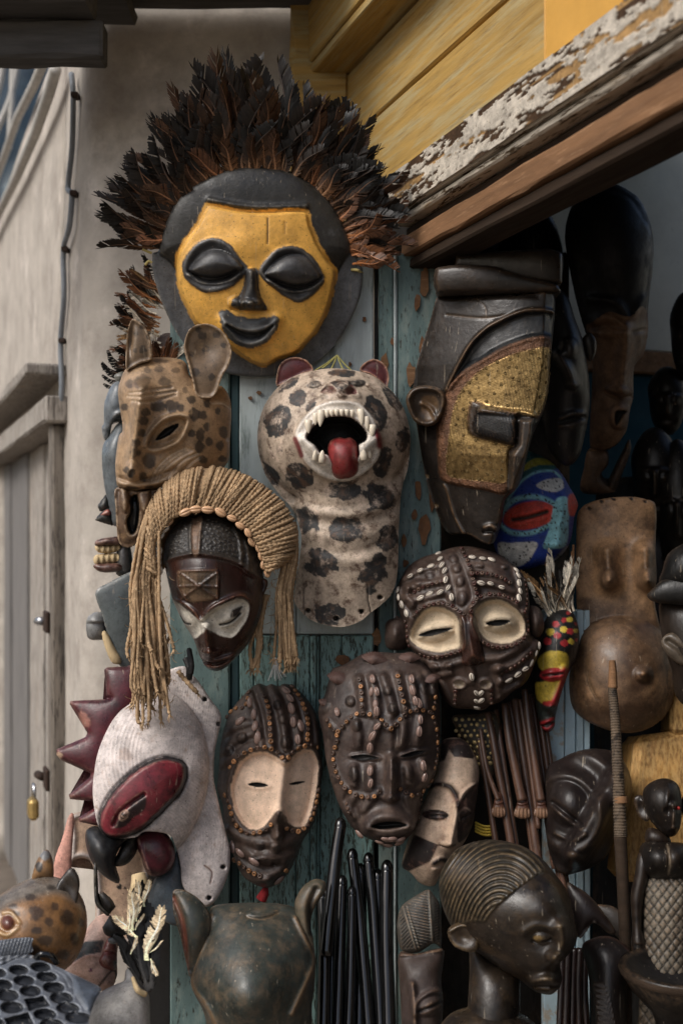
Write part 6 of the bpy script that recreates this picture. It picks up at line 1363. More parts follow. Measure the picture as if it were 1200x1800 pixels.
# ---- statuette with lattice skirt
fr = Frame(1160, 1520, 2.18, 40)
T = thing('statuette', 'dark seated statuette with large round ears, red eyes and lattice skirt', 'statuette', fr)
def hd(r):
    r.bump(*P1(k((600, 850))), 8, 22, 0, 12); r.line(k((598, 770), (600, 830), (598, 870)), 5, 12); r.line(k((590, 880), (612, 880), (630, 872)), 4, 10); r.line(k((590, 892), (630, 885)), 2, -6); r.line(k((570, 640), (575, 700), (568, 760)), 1.4, 2.5)
    r.bump(*P1(k((575, 795))), 10, 8, 0, -6); r.bump(*P1(k((622, 785))), 8, 8, 0, -6); r.gau(*P1(k((545, 740))), 30, 30, 0, 6)
sub(T, fr, 'head', k((450, 720), (465, 670), (520, 636), (580, 634), (625, 670), (640, 740), (640, 800), (628, 880), (590, 915), (540, 890), (500, 850), (470, 800)), m_ebony, 30, lin(44, 36, 32), 46, fn=hd, back=0)
sub(T, fr, 'ear', k((408, 740), (415, 715), (445, 710), (490, 725), (505, 760), (500, 800), (480, 836), (450, 830), (425, 800)), m_ebony, 24, lin(52, 42, 36), 9, back=0, fn=lambda r: (r.gau(*P1(k((455, 770))), 14, 20, 20, -10), r.line(k((450, 740), (480, 790)), 3, 5)))
sub(T, fr, 'ear', k((640, 730), (670, 710), (700, 730), (690, 800), (650, 830)), m_ebony, 14, lin(52, 42, 36), 9, back=0)
for x, y in ((576, 796), (622, 782)): obj('red_eye', ball(8, 6, 3.2*fr.s, 3.2*fr.s, 3.2*fr.s, 'red_eye'), mat('red_bead', lin(196, 40, 30), rough=.3, bump=0) if 'red_bead' not in bpy.data.materials else bpy.data.materials['red_bead'], T, Matrix.Translation(fr.vec(*P1(k((x, y))), 66)))
sub(T, fr, 'neck', k((478, 870), (570, 900), (580, 960), (470, 950)), m_ebony, 20, lin(44, 32, 26), 22, back=0)
def tor(r): r.gau(*P1(k((520, 1010))), 22, 26, 0, 12); r.gau(*P1(k((615, 1010))), 16, 26, 0, 12); r.line(k((570, 960), (580, 1030), (572, 1090)), 2.4, -4, col=lin(120, 104, 84))
sub(T, fr, 'torso', k((440, 960), (480, 935), (570, 940), (660, 950), (680, 1010), (670, 1110), (470, 1110), (435, 1040)), m_ebony, 24, lin(40, 34, 30), 40, fn=tor, back=0)
def hand(r):
    for i in range(5): r.line(k((420+i*11, 1420), (415+i*12, 1490)), 1.3, -3, col=lin(20, 17, 15))
sub(T, fr, 'arm', k((425, 1010), (450, 980), (480, 1010), (480, 1100), (455, 1220), (450, 1340), (470, 1420), (462, 1480), (420, 1485), (398, 1430), (405, 1340), (395, 1200), (415, 1090)), m_ebony, 34, lin(46, 36, 31), 18, fn=hand, back=10)
def lat(r):
    a = (r.u*.8+r.v*.62)/12.5; b = (r.u*.8-r.v*.62)/12.5; f = np.minimum(np.abs((a % 1)-.5), np.abs((b % 1)-.5)); g = np.exp(-((f)/.085)**2); r.h -= 4.5*g; r.c[:] = lin(116, 106, 90); r.paint(g, lin(44, 36, 28))
sub(T, fr, 'lattice_skirt', k((470, 1095), (560, 1085), (665, 1095), (672, 1250), (668, 1500), (670, 1900), (450, 1900), (452, 1450), (458, 1230)), m_dullwood, 22, lin(120, 108, 92), 34, fn=lat, back=0)
# ---- dark bowl
fr = Frame(1190, 1700, 2.02, 0)
T = thing('dark_bowl', 'dark wooden bowl with a scraped rim in the bottom right corner', 'bowl', fr)
me = lathe([(.0, -.145), (.05, -.145), (.052, -.135), (.035, -.11), (.045, -.08), (.078, -.045), (.096, -.018), (.1, 0), (.093, .004), (.086, -.006), (.06, -.03), (.01, -.045)], 32, 'bowl')
a_ = me.color_attributes.new('Col', 'FLOAT_COLOR', 'POINT'); a_.data.foreach_set('color', np.tile(np.array([*lin(40, 36, 34), 1], dtype=np.float32), len(me.vertices)))
T.matrix_world = Matrix.Translation(fr.P)
obj('bowl', me, m_ebony, T)
obj('rim_edge', lathe([(.1005, -.012), (.103, -.006), (.1005, .0)], 32, 'rim_edge', False), m_lintel_dark, T)
obj('foot', lathe([(.06, -.32), (.055, -.26), (.045, -.2), (.05, -.146)], 24, 'foot'), m_black, T)
# ================================================================ lower middle
m_rosewood = mat('dark_rosewood', rough=.32, rvar=.1, var=.35, vs=20, attr=True, stretch=(1, 1, .25), wear=lin(116, 78, 56), wamt=.33, ws=22, wsoft=.2, bush=0) if False else mat('dark_rosewood', rough=.32, rvar=.1, var=.35, vs=20, attr=True, stretch=(1, 1, .25), wear=lin(116, 78, 56), wamt=.33, ws=22, wsoft=.2, bump=.15, bs=200)
m_gloss = mat('glossy_ebony_stick', lin(17, 13, 12), rough=.14, rvar=.05, var=.3, vs=10, bump=.05, bs=120, spec=.7)
def vcol(me, c):
    a = me.color_attributes.new('Col', 'FLOAT_COLOR', 'POINT'); a.data.foreach_set('color', np.tile(np.array([*c, 1], dtype=np.float32), len(me.vertices))); return me
# ---- hanging carved sticks under the cowrie mask
k = K(780, 1200, 5.295)
rods = [((285, 300), (355, 700), (470, 1420), 4.6, 0, 0), ((335, 420), (400, 800), (505, 1090), 3.6, 1, 4), ((400, 250), (470, 600), (610, 1420), 6., 0, 8), ((478, 215), (530, 600), (660, 1460), 4.6, 0, 2), ((560, 180), (620, 600), (725, 1100), 6.6, 1, 8), ((650, 110), (720, 600), (860, 1560), 6.6, 0, 14), ((745, 40), (820, 600), (900, 1100), 6., 1, 8), ((700, 130), (770, 560), (850, 1150), 3.4, 0, 2), ((800, 30), (900, 700), (1070, 1780), 5., 0, 6)]
rods += [((850, 20), (945, 700), (1085, 1700), 4.6, 0, 10), ((600, 140), (690, 650), (800, 1400), 4.2, 0, 0), ((440, 240), (520, 650), (640, 1400), 4.0, 0, -2), ((775, 60), (860, 650), (985, 1450), 4.4, 0, 0), ((880, 0), (975, 640), (1120, 1750), 4.4, 0, 4)]
rods.sort(key=lambda q: q[0][0])
ordn = ['leftmost', 'second', 'third', 'fourth', 'fifth', 'sixth', 'seventh', 'eighth', 'ninth', 'tenth', 'eleventh', 'twelfth', 'thirteenth', 'rightmost']
FOOT = None
for i, (a, b, c, rr, foot, hh) in enumerate(rods):
    p0 = P1(k(c)); fr = Frame(p0[0], p0[1], 2.36, 0)
    T = thing('hanging_stick', '%s dark hanging stick%s below the cowrie mask%s' % (ordn[i], ' from the left' if 0 < i < 13 else '', ', ending in a carved foot' if foot else ''), 'stick', fr, 'dark carved sticks hanging in a bunch')
    if not foot: c = (c[0]+(c[0]-b[0])*.35, c[1]+(c[1]-b[1])*.35)
    pl = k(a, b, c)
    obj('rod', vcol(tubefr(fr, pl, [hh-6, hh, hh+4], [rr*1.0, rr*1.15, rr*1.2, rr*1.3], 10, k=12), lin(104, 74, 58)), m_rosewood, T)
    if foot:
        x, y = P1(k(c)); dx, dy = k((8, 40), (0, 0))[0][0]-k((0, 0))[0][0], 0
        w = 11.5 if rr > 6.3 else 10
        ft = [(x-rr, y-12), (x+rr, y-12), (x+w*.95, y+6), (x+w*1.3, y+25), (x+w*.6, y+31), (x-w*.6, y+30), (x-w*1.25, y+24), (x-w*.8, y+5)]
        def ff(r, x=x, y=y, w=w):
            for q in (-.55, -.18, .18, .55): r.line([(x+q*w*1.5, y+15), (x+q*w*1.7, y+32)], .9, -3.5, sm=False, col=lin(34, 22, 18))
            r.line([(x-w, y+4), (x, y+6), (x+w, y+3)], 1.6, 2.5); r.fill([(x-w*1.2, y+13), (x+w*1.2, y+13), (x+w*1.2, y+34), (x-w*1.2, y+34)], lin(150, 112, 84), 4, False)
        f_ = sub(T, fr, 'carved_foot', ft, m_rosewood, hh, lin(96, 58, 44), 6, fn=ff, back=4, step=1.4)
# ---- gold-dotted board and yellow beads
fr = Frame(835, 1310, 2.43, 0); k = K(680, 1240, 3.158)
T = thing('studded_panel', 'dark panel dotted with gold studs behind the hanging sticks', 'panel', fr)
r = Relief(k((360, 60), (480, 50), (600, 40), (640, 160), (610, 330), (560, 420), (505, 360), (470, 250), (400, 160)), 3); r.h += 4; r.c[:] = lin(66, 58, 40); r.dome(14, .5); r.build(fr, T, 'panel', m_dullwood, 6)
m_gold = mat('dull_gold', lin(206, 176, 112), rough=.4, metal=.5, var=.3, vs=90, bump=.1)
GST = shared(lathe([(1., -.3), (1., .2), (.6, .5), (.2, .6)], 7, 'gold_stud'), m_gold); pts = []
for i in range(7):
    for j in range(9): pts.append(P1(k((385+i*32+(j % 2)*16+R.uniform(-5, 5), 80+j*30+R.uniform(-5, 5)))))
r.put(fr, T, 'gold_stud', GST, [p for p in pts if 795 < p[0] < 880], 3.0, rnd=.35)
fr = Frame(850, 1455, 2.38, 0)
T = thing('bead_bracelet', 'little coil of yellow beads hanging between geometric mask and sticks', 'bracelet', fr)
m_yb = mat('yellow_glass_bead', lin(214, 180, 24), rough=.3, var=.3, vs=90, bump=0); YB = shared(ball(6, 5, 1, 1, 1, 'bead'), m_yb)
for row in range(4):
    for i in range(11):
        o = bpy.data.objects.new('bead', YB); COL.objects.link(o); o.parent = T; t = i/10
        p = fr.vec(836+26*t, 1446+row*5+6*t+3*math.sin(t*3), 8+8*math.sin(math.pi*t)); o.matrix_local = Matrix.Translation(p) @ Matrix.Scale(2.3*fr.s, 4)
# ---- geometric beige mask
fr = Frame(770, 1430, 2.37, 40)
T = thing('geometric_mask', 'beige mask with dark brown painted triangles, partly behind the striped haired head', 'mask', fr)
m_beige = mat('scuffed_beige_wood', rough=.6, var=.15, vs=20, attr=True, wear=lin(150, 108, 88), wamt=.36, ws=26, wsoft=.14, wear2=lin(120, 100, 84), w2amt=.33, w2s=14, bump=.3, bs=220)
out = k((300, 190), (375, 165), (440, 185), (490, 265), (514, 345), (512, 430), (495, 560), (478, 660), (430, 760), (360, 850), (300, 930), (262, 1000), (190, 992), (128, 930), (80, 890), (110, 760), (160, 640), (200, 540), (250, 420), (285, 300))
r = Relief(out, 1.9); r.c[:] = lin(192, 164, 138); r.h += 6; r.dome(64, .5)
DB = lin(56, 40, 36)
r.fill(k((300, 180), (440, 170), (490, 280), (478, 294), (372, 284), (345, 240), (320, 300), (290, 310)), DB, 2, False); r.fill(k((70, 905), (150, 715), (285, 770), (240, 862), (120, 920)), DB, 2, False)
r.fill(k((388, 600), (400, 540), (470, 450), (515, 430), (500, 560), (470, 690), (400, 760), (385, 700)), lin(72, 56, 48), 2)
br = k((200, 470), (270, 440), (340, 450), (378, 500), (392, 560)); r.line(br, 5, 9, col=DB); r.line(k((392, 560), (420, 490), (470, 448), (510, 440)), 3, 6)
r.bump(*P1(k((268, 608))), 24, 10, 3, 9); r.spot(*P1(k((268, 608))), 23, 9, 3, DB, .05, .1); r.line(k((205, 612), (270, 612), (335, 614)), 2, -5, col=lin(18, 14, 12))
r.bump(*P1(k((432, 612))), 11, 14, 10, 7); r.line(k((398, 640), (395, 600), (430, 570), (460, 585)), 2, 3, col=lin(150, 128, 108)); r.line(k((410, 625), (435, 615), (460, 600)), 2, -6, col=lin(14, 11, 10))
r.line(k((385, 560), (372, 660), (352, 765)), 7, 20); r.bump(*P1(k((340, 768))), 14, 7, 0, 10); r.line(k((290, 772), (340, 784), (378, 770)), 1.5, -4, col=lin(80, 56, 46))
r.line(k((262, 870), (300, 850), (330, 862)), 5, 8, col=DB); r.line(k((258, 890), (300, 884)), 2, -5); r.line(k((262, 905), (300, 900)), 4, 6)
r.build(fr, T, 'face', m_beige, 12)
# ---- glossy black sticks
k = K(540, 1420, 4.615)
ck = [((272, 78), (225, 450), (150, 1200), 9.5, 12, 10), ((125, 640), (140, 1200), (130, 1800), 9.5, 10, 34), ((285, 530), (268, 1100), (245, 1800), 8.5, 9.5, 26), ((362, 620), (355, 1200), (335, 1800), 7.5, 8.5, 30), ((358, 285), (425, 900), (500, 1800), 9, 10, 14), ((490, 318), (540, 900), (600, 1800), 8.6, 10, 12), ((645, 405), (640, 1000), (662, 1800), 10, 11, 24), ((205, 700), (200, 1200), (190, 1800), 10, 11, 0), ((430, 420), (430, 1000), (420, 1800), 10, 11, 0), ((570, 470), (580, 1000), (570, 1800), 10, 12, 0)]
lbs = ['topmost glossy black cane with a round knob, leaning left', 'glossy black cane nearest the squat animal head', 'glossy black cane just right of the one by the animal head', 'slender glossy black cane in the middle of the bundle', 'black cane leaning behind the slender middle one', 'black cane leaning second from the right of the bundle', 'rightmost glossy black cane beside the leaf crested mask', 'dull black cane behind the gap left of the slender middle one', 'dull black cane behind the leaning pair at the bundle middle', 'dull black cane deep in the right half of the bundle']
for (a, b, c, r0, r1, hh), lb in zip(ck, lbs):
    pe = P1(k(c)); fr = Frame(pe[0], pe[1], 2.20, 0)
    T = thing('black_cane', lb, 'cane', fr, 'glossy black canes standing in a bundle')
    obj('shaft', tubefr(fr, k((a[0], a[1]+40), b, c), [hh, hh, hh], [r0*1.12, r0*1.16, r0*1.25, r0*1.3], 14, k=10), m_gloss, T)
    p = P1(k(a)); b_ = ball(14, 10, r0*1.16*fr.s, r0*1.16*fr.s, r0*1.7*fr.s, 'knob'); obj('knob', b_, m_gloss, T, Matrix.Translation(fr.vec(p[0], p[1]+8, hh)))
# ---- squat dark animal head
fr = Frame(435, 1680, 2.14, 60); k = K(280, 1500, 2.857)
m_green = mat('rubbed_green_black_wood', rough=.42, rvar=.14, var=.28, vs=14, attr=True, wear=lin(118, 98, 74), wamt=.4, ws=30, wsoft=.2, wear2=lin(104, 112, 112), w2amt=.33, w2s=12, bump=.25, bs=200, edge=lin(150, 118, 84), eamt=.5)
T = thing('animal_head', 'squat greenish black animal head with cupped ears and a bulging snout', 'carving', fr)
r = Relief(k((262, 258), (350, 242), (480, 238), (600, 242), (692, 265), (745, 340), (775, 440), (790, 540), (785, 660), (770, 760), (765, 900), (740, 1100), (300, 1100), (255, 950), (225, 800), (158, 660), (180, 540), (225, 400), (245, 310)), 2.4)
r.c[:] = lin(64, 72, 66); r.h += 8; r.dome(60, .5); r.gau(*P1(k((455, 660))), 88, 92, 0, 62); r.gau(*P1(k((440, 740))), 50, 40, 0, 14)
r.line(k((255, 310), (215, 460), (160, 640), (240, 760), (290, 860)), 5, 8, col=lin(120, 96, 66)); r.line(k((690, 320), (740, 430), (785, 530), (740, 640), (660, 800)), 5, 8, col=lin(112, 90, 64))
r.bump(*P1(k((520, 300))), 30, 8, -8, 5); r.line(k((440, 318), (520, 330), (600, 295)), 2, -3, col=lin(120, 98, 70)); r.line(k((450, 300), (520, 275), (600, 285)), 2, 3)
r.build(fr, T, 'head', m_green, 20)
def er(r): r.line(k((62, 215), (110, 330), (132, 480), (134, 580)), 5, -12, col=lin(150, 84, 62)); r.h += 8*np.exp(-(r.sd/3)**2)
sub(T, fr, 'ear', k((58, 195), (80, 172), (130, 182), (200, 228), (252, 310), (250, 400), (205, 520), (158, 620), (135, 560), (102, 420), (66, 300)), m_green, 30, lin(62, 70, 64), 34, fn=er, back=-5)
sub(T, fr, 'ear', k((688, 262), (700, 205), (740, 145), (800, 112), (850, 128), (845, 185), (800, 250), (772, 330), (780, 430), (790, 550), (745, 480), (705, 370)), m_green, 26, lin(84, 82, 68), 26, fn=lambda r: r.line(k((800, 170), (765, 260), (775, 400)), 6, -10, col=lin(40, 38, 34)), back=-5)
# ---- leaf crested mask
fr = Frame(745, 1680, 2.22, 40); k = K(540, 1420, 4.615)
T = thing('crested_mask', 'grey mask with a leaf carved crest between canes and striped head', 'mask', fr)
def crest(r):
    U, V = r.u, r.v
    for pl, ang, sp in ((k((770, 790), (985, 650), (1010, 1090), (890, 1160)), 12, 5.2), (k((735, 880), (765, 800), (875, 1140), (765, 1150)), -48, 5.), (k((1025, 700), (1080, 810), (1085, 1105), (1020, 1095)), -30, 4.4)):
        bi, d = r.sdp(pl, False, 2); a = rad(ang); ph = ((V[bi]*math.cos(a)-U[bi]*math.sin(a)))/sp*2*math.pi
        g = np.clip(np.sin(ph), 0, 1)*sst(d, .5, 3); r.h[bi] -= 4.*g; r.paint_i(bi, g*.8, lin(44, 42, 38))
    for p in (k((768, 790), (880, 1150)), k((985, 655), (1015, 1095)), k((800, 790), (905, 1140))): r.line(p, 1.5, 3, sm=False, col=lin(120, 116, 104))
sub(T, fr, 'crest', k((762, 780), (870, 700), (978, 645), (1030, 695), (1080, 800), (1088, 1110), (1020, 1100), (890, 1175), (760, 1152), (722, 1000), (728, 880)), m_dullwood, 6, lin(92, 88, 80), 40, fn=crest, step=1.7)
def cface(r):
    r.bump(*P1(k((1000, 1600))), 26, 17, -28, 16); r.line(k((905, 1640), (990, 1610), (1085, 1565)), 2.6, -8, col=lin(30, 24, 22)); r.line(k((880, 1660), (900, 1560), (1000, 1490), (1095, 1480)), 5, 10); r.line(k((850, 1430), (862, 1520), (860, 1600), (880, 1800)), 6, 14)
    r.line(k((745, 1190), (880, 1185), (1090, 1150)), 4, 8)
sub(T, fr, 'face', k((738, 1185), (880, 1182), (1092, 1140), (1105, 1250), (1085, 1400), (1100, 1560), (1080, 1800), (980, 2000), (860, 2040), (780, 1900), (752, 1500)), m_dullwood, 10, lin(78, 62, 56), 44, fn=cface)
# ---- head with combed back ridged hair
fr = Frame(890, 1620, 2.08, 90); k = K(680, 1240, 3.158)
T = thing('ridged_hair_head', 'large dark carved head with fine ridged hair looking down to the right', 'carving', fr)
m_bust = mat('bronzed_dark_wood', b2=.25, b2s=60, rough=.38, rvar=.12, var=.3, vs=14, attr=True, wear=lin(104, 80, 52), wamt=.35, ws=16, wsoft=.2, wear2=lin(34, 28, 22), w2amt=.42, w2s=10, bump=.2, bs=200, edge=lin(150, 124, 86), eamt=.45)
out = k((268, 1000), (280, 900), (345, 795), (430, 742), (560, 718), (700, 738), (810, 788), (900, 870), (950, 935), (1000, 1005), (1032, 1100), (1056, 1220), (1062, 1300), (1035, 1365), (985, 1415), (962, 1430), (972, 1490), (968, 1550), (950, 1580), (905, 1612), (820, 1590), (735, 1530), (640, 1480), (520, 1395), (430, 1330), (350, 1240), (292, 1120))
hair = k((258, 1000), (272, 890), (340, 780), (430, 730), (560, 708), (710, 728), (820, 780), (910, 860), (955, 940), (900, 925), (850, 935), (760, 995), (670, 1065), (590, 1140), (545, 1200), (500, 1200), (420, 1215), (350, 1250), (280, 1120))
r = Relief(out, 1.8, [('hair', hair, m_bust)])
r.c[:] = lin(58, 47, 37); r.h += 8; r.dome(150, .52)
r.gau(*P1(k((860, 1120))), 60, 60, 0, 18); r.h += 26*sst(r.u, 900, 990)*np.clip(r.sd/20, 0, 1)
bi, d = r.sdp(hair, m=6); r.h[bi] += 5*sst(d, -2, 3)
q = r.q(*P1(k((600, 1240))), 108, 168, 12)[bi]; g = np.cos(q*2*math.pi*15); r.h[bi] += 3.6*g*sst(d, 0, 8)*sst(q, .12, .25); r.paint_i(bi, sst(d, -1, 1)*1., lin(70, 62, 48)); r.paint_i(bi, sst(-g, .2, .9)*sst(d, 0, 8)*.7, lin(38, 32, 25))
r.line(k((500, 850), (520, 1000), (480, 1180)), 1., -1.5, col=lin(110, 92, 66))
c = P1(k((850, 1290))); r.gau(*c, 30, 26, 10, -20); r.bump(*c, 17, 11, 8, 12); r.line(k((800, 1305), (850, 1312), (900, 1295)), 2, -5); r.spot(*P1(k((830, 1292))), 8, 5, 0, lin(150, 118, 60), .4, .4, 3, .8); r.line(k((760, 1255), (820, 1225), (900, 1240)), 8, 8)
r.line(k((955, 1230), (962, 1320), (930, 1395)), 14, 30); r.bump(*P1(k((925, 1390))), 20, 13, 12, 24); r.bump(*P1(k((960, 1400))), 10, 9, 0, 10)
r.line(k((810, 1530), (880, 1512), (965, 1530)), 9, 20); r.line(k((800, 1552), (880, 1552), (962, 1552)), 3, -10); r.line(k((820, 1578), (890, 1580), (950, 1568)), 7, 12); r.gau(*P1(k((890, 1470))), 20, 9, 0, -6)
r.build(fr, T, 'head', m_bust, 60)
sub(T, fr, 'ear', k((333, 1260), (350, 1225), (400, 1205), (470, 1212), (505, 1240), (508, 1320), (492, 1362), (440, 1366), (380, 1342), (345, 1300)), m_bust, 92, lin(64, 52, 40), 12, back=-60, fn=lambda r: (r.gau(*P1(k((420, 1290))), 18, 14, 20, -14), r.line(k((345, 1255), (410, 1222), (480, 1225)), 3, 6)))
sub(T, fr, 'neck', k((455, 1330), (560, 1400), (720, 1500), (740, 1600), (720, 1800), (640, 1960), (430, 1960), (440, 1700), (450, 1500)), m_bust, 0, lin(56, 46, 36), 70, back=40)
sub(T, fr, 'shoulder', k((300, 1768), (440, 1690), (640, 1700), (800, 1760), (900, 1960), (250, 1960)), m_bust, 10, lin(58, 48, 38), 80, back=30)
# ---- curved dark carvings at the bottom right
k = K(940, 1540, 4.615)
fr = Frame(1030, 1600, 2.2, 20); T = thing('blade_carving', 'dark blade shaped carving with a highlight painted on its edge, right of the ridged head', 'carving', fr)
sub(T, fr, 'blade', k((250, 70), (330, 80), (440, 155), (530, 262), (650, 440), (600, 470), (480, 380), (420, 445), (365, 505), (310, 420)), m_ebony, 4, lin(50, 38, 36), 18, fn=lambda r: r.line(k((365, 500), (420, 440), (482, 376)), 2.4, 6, col=lin(120, 112, 108)))  # the lighter line paints a highlight along the edge
fr = Frame(1075, 1610, 2.26, 20); T = thing('disc_carving', 'dull grey half disc carving standing behind the round dark body', 'carving', fr)
sub(T, fr, 'disc', k((490, 250), (570, 232), (640, 250), (700, 300), (755, 385), (775, 480), (700, 520), (600, 430)), m_dullwood, 2, lin(66, 60, 54), 12)
fr = Frame(1070, 1740, 2.12, 30); T = thing('round_carving', 'round backed dark carving with ribbed front in the bottom right', 'carving', fr)
def rib(r):
    r.line(k((380, 540), (480, 492), (600, 482), (700, 530), (780, 620)), 4, 6, col=lin(78, 56, 50))
    bi, d = r.sdp(k((455, 840), (560, 860), (640, 1100), (680, 1400), (520, 1400), (480, 1000)), False, 2); r.h[bi] += 3*np.sin((r.u[bi]-.22*r.v[bi])*1.5)*sst(d, 0, 4); r.paint_i(bi, .5*sst(d, 0, 3), lin(88, 72, 62))
sub(T, fr, 'body', k((372, 560), (480, 488), (600, 478), (705, 528), (790, 625), (765, 760), (745, 900), (740, 1100), (720, 1400), (480, 1400), (450, 1000), (420, 760)), m_ebony, 6, lin(48, 42, 42), 60, fn=rib)
for i, (x0, x1) in enumerate(((205, 190), (250, 240), (300, 300), (345, 365), (390, 430))):
    fr = Frame(*P1(k((x1, 1400))), 2.28, 0)
    T = thing('lower_stick', '%s of the dark reddish sticks below the ridged head chin' % ['leftmost', 'second', 'middle', 'fourth', 'rightmost'][i], 'stick', fr, 'dark reddish sticks under the ridged head')
    obj('rod', vcol(tubefr(fr, k((x0+20, 560), (x0+8, 900), (x1, 1420)), 4+3*(i % 2), 6.5, 10), lin(54, 36, 32)), m_rosewood, T)
# ---- nail with white thread
fr = Frame(485, 1180, 2.43, 0)
T = thing('thread_nail', 'bright nail trailing white threads on the door above the heart eyed mask', 'nail', fr)
m_thread = mat('white_thread', lin(220, 222, 222), rough=.7, var=.1, bump=0)
obj('nail_head', ball(8, 6, 3*fr.s, 3*fr.s, 3*fr.s, 'nail_head'), m_steel, T, Matrix.Translation(fr.vec(485.5, 1158, 14)))
for i in range(11):
    x = 470+i*3.2; obj('thread', tubefr(fr, [(485.5, 1159), (485+(x-485)*.35, 1174), (x+R.uniform(-3, 3), 1192+R.uniform(-3, 8))], [14, 16, 10+R.uniform(-4, 8)], .7, 4), m_thread, T)
# ================================================================ left edge: masks seen side-on
k = K(150, 640, 3.333)
m_slate = mat('grey_varnished_wood', rough=.35, rvar=.1, var=.2, vs=12, attr=True, wear=lin(90, 92, 92), wamt=.36, ws=18, wsoft=.2, bump=.15, bs=200, edge=lin(190, 186, 178), eamt=.4)
m_straw = mat('pale_straw', lin(196, 170, 124), rough=.8, var=.3, vs=60, stretch=(1, 1, .2), bump=.4, bs=400)
fr = Frame(200, 850, 2.44, 30)
T = thing('grey_profile_mask', 'smooth grey mask seen side on, with black beaked lips at the left edge', 'mask', fr)
sub(T, fr, 'face', k((150, 400), (195, 340), (240, 340), (260, 500), (250, 900), (165, 950), (140, 850), (110, 700), (98, 560), (106, 470)), m_slate, 10, lin(104, 112, 116), 50, back=40)
sub(T, fr, 'forehead', k((110, 340), (112, 230), (150, 130), (195, 96), (250, 130), (250, 330), (215, 330), (160, 345), (142, 420), (128, 446), (108, 430), (97, 370)), m_slate, 16, lin(110, 118, 124), 30, back=40, fn=lambda r: r.line(k((150, 370), (175, 310), (215, 285)), 5, 8))
sub(T, fr, 'brow_knob', k((168, 75), (190, 50), (230, 45), (240, 90), (205, 120)), m_slate, 20, lin(110, 108, 96), 12)
sub(T, fr, 'beaked_lip', k((55, 915, 1), (90, 870), (125, 845), (150, 860), (162, 950, 1), (110, 935)), m_blackpaint, 16, lin(42, 46, 52), 16)
sub(T, fr, 'nose', k((70, 832, 1), (100, 790), (122, 765), (140, 800), (135, 850), (90, 866)), m_blackpaint, 10, lin(44, 46, 50), 16)
sub(T, fr, 'red_lip', k((90, 884), (130, 850), (152, 868), (148, 885), (110, 892)), m_maroon, 28, lin(150, 62, 52), 8)
fr = Frame(190, 975, 2.46, 20)
T = thing('grinning_mask', 'side on mask showing straw lined open lips beneath the grey profile', 'mask', fr)
for nm, o in (('upper_lip', ((55, 1048), (70, 1030), (115, 1018), (200, 1010), (230, 1040), (200, 1060), (110, 1066), (62, 1062))), ('lower_lip', ((48, 1182), (70, 1170), (190, 1165), (230, 1180), (200, 1215), (110, 1222), (62, 1205)))): sub(T, fr, nm, k(*o), m_maroon, 10, lin(96, 58, 50), 16, back=30)
for nm, o in (('upper_fringe', ((58, 1064), (110, 1064), (200, 1058), (210, 1090), (130, 1110), (70, 1100))), ('lower_fringe', ((50, 1130), (80, 1115), (200, 1110), (210, 1160), (120, 1172), (56, 1170)))): sub(T, fr, nm, k(*o), m_straw, 4, (.5, .4, .3), 12, back=30, fn=lambda r: r.h.__iadd__(2.4*np.sin(r.u*2.2)))
sub(T, fr, 'cheek', k((180, 1180), (185, 1100), (205, 1050), (260, 1040), (280, 1240), (190, 1240)), m_slate, 0, lin(70, 66, 64), 20, back=30)
fr = Frame(200, 1090, 2.42, 20)
T = thing('grey_board_mask', 'flat grey board mask with a blunt snout left of the cords', 'mask', fr)
sub(T, fr, 'board', k((60, 1335), (150, 1272), (240, 1225), (330, 1215), (360, 1500), (330, 1790), (205, 1770), (150, 1650), (98, 1470)), m_slate, 8, lin(92, 100, 100), 12, back=14)
sub(T, fr, 'snout', k((10, 1492), (68, 1450), (112, 1478), (128, 1612), (100, 1618), (15, 1606)), m_slate, -4, lin(128, 128, 126), 22, back=24, fn=lambda r: r.h.__isub__(8*sst(r.v, 1092, 1096)))
sub(T, fr, 'wooden_wedge', k((98, 1582), (122, 1566), (170, 1650), (215, 1745), (160, 1752), (120, 1670)), m_straw, 12, lin(190, 156, 112), 10)
# second feather fringed mask
fr = Frame(290, 590, 2.46, 10)
T = thing('fringed_mask', 'pinkish mask with ragged brown feather fringe, mostly hidden behind the antelope mask', 'mask', fr)
sub(T, fr, 'face', [(276, 596), (300, 585), (330, 600), (330, 700), (290, 720), (272, 640)], m_beige, 0, lin(120, 98, 88), 8)
for i in range(12): feather(T, fr, R.choice(FB[1:2]+FR), R.uniform(270, 304), R.uniform(640, 665), 12, R.uniform(40, 66), R.uniform(-30, 30), .2, R.uniform(-.6, .6), 1.5)
for i in range(85):
    t = R.random(); u = 290-22*math.sin(t*3)+R.uniform(-6, 14); v = 500+150*t
    feather(T, fr, R.choice(FE[:3]+FR+FB+FB), u, v, R.uniform(-6, 16), R.uniform(46, 80), -42-60*t+R.uniform(-18, 18), R.uniform(0, .3), R.uniform(-.8, .8), R.uniform(1., 1.6))
for i in range(6): feather(T, fr, FE[1], 225, 650+i*6, -4, R.uniform(34, 50), -60-8*i+R.uniform(-8, 8), 0, 0, 1.5)
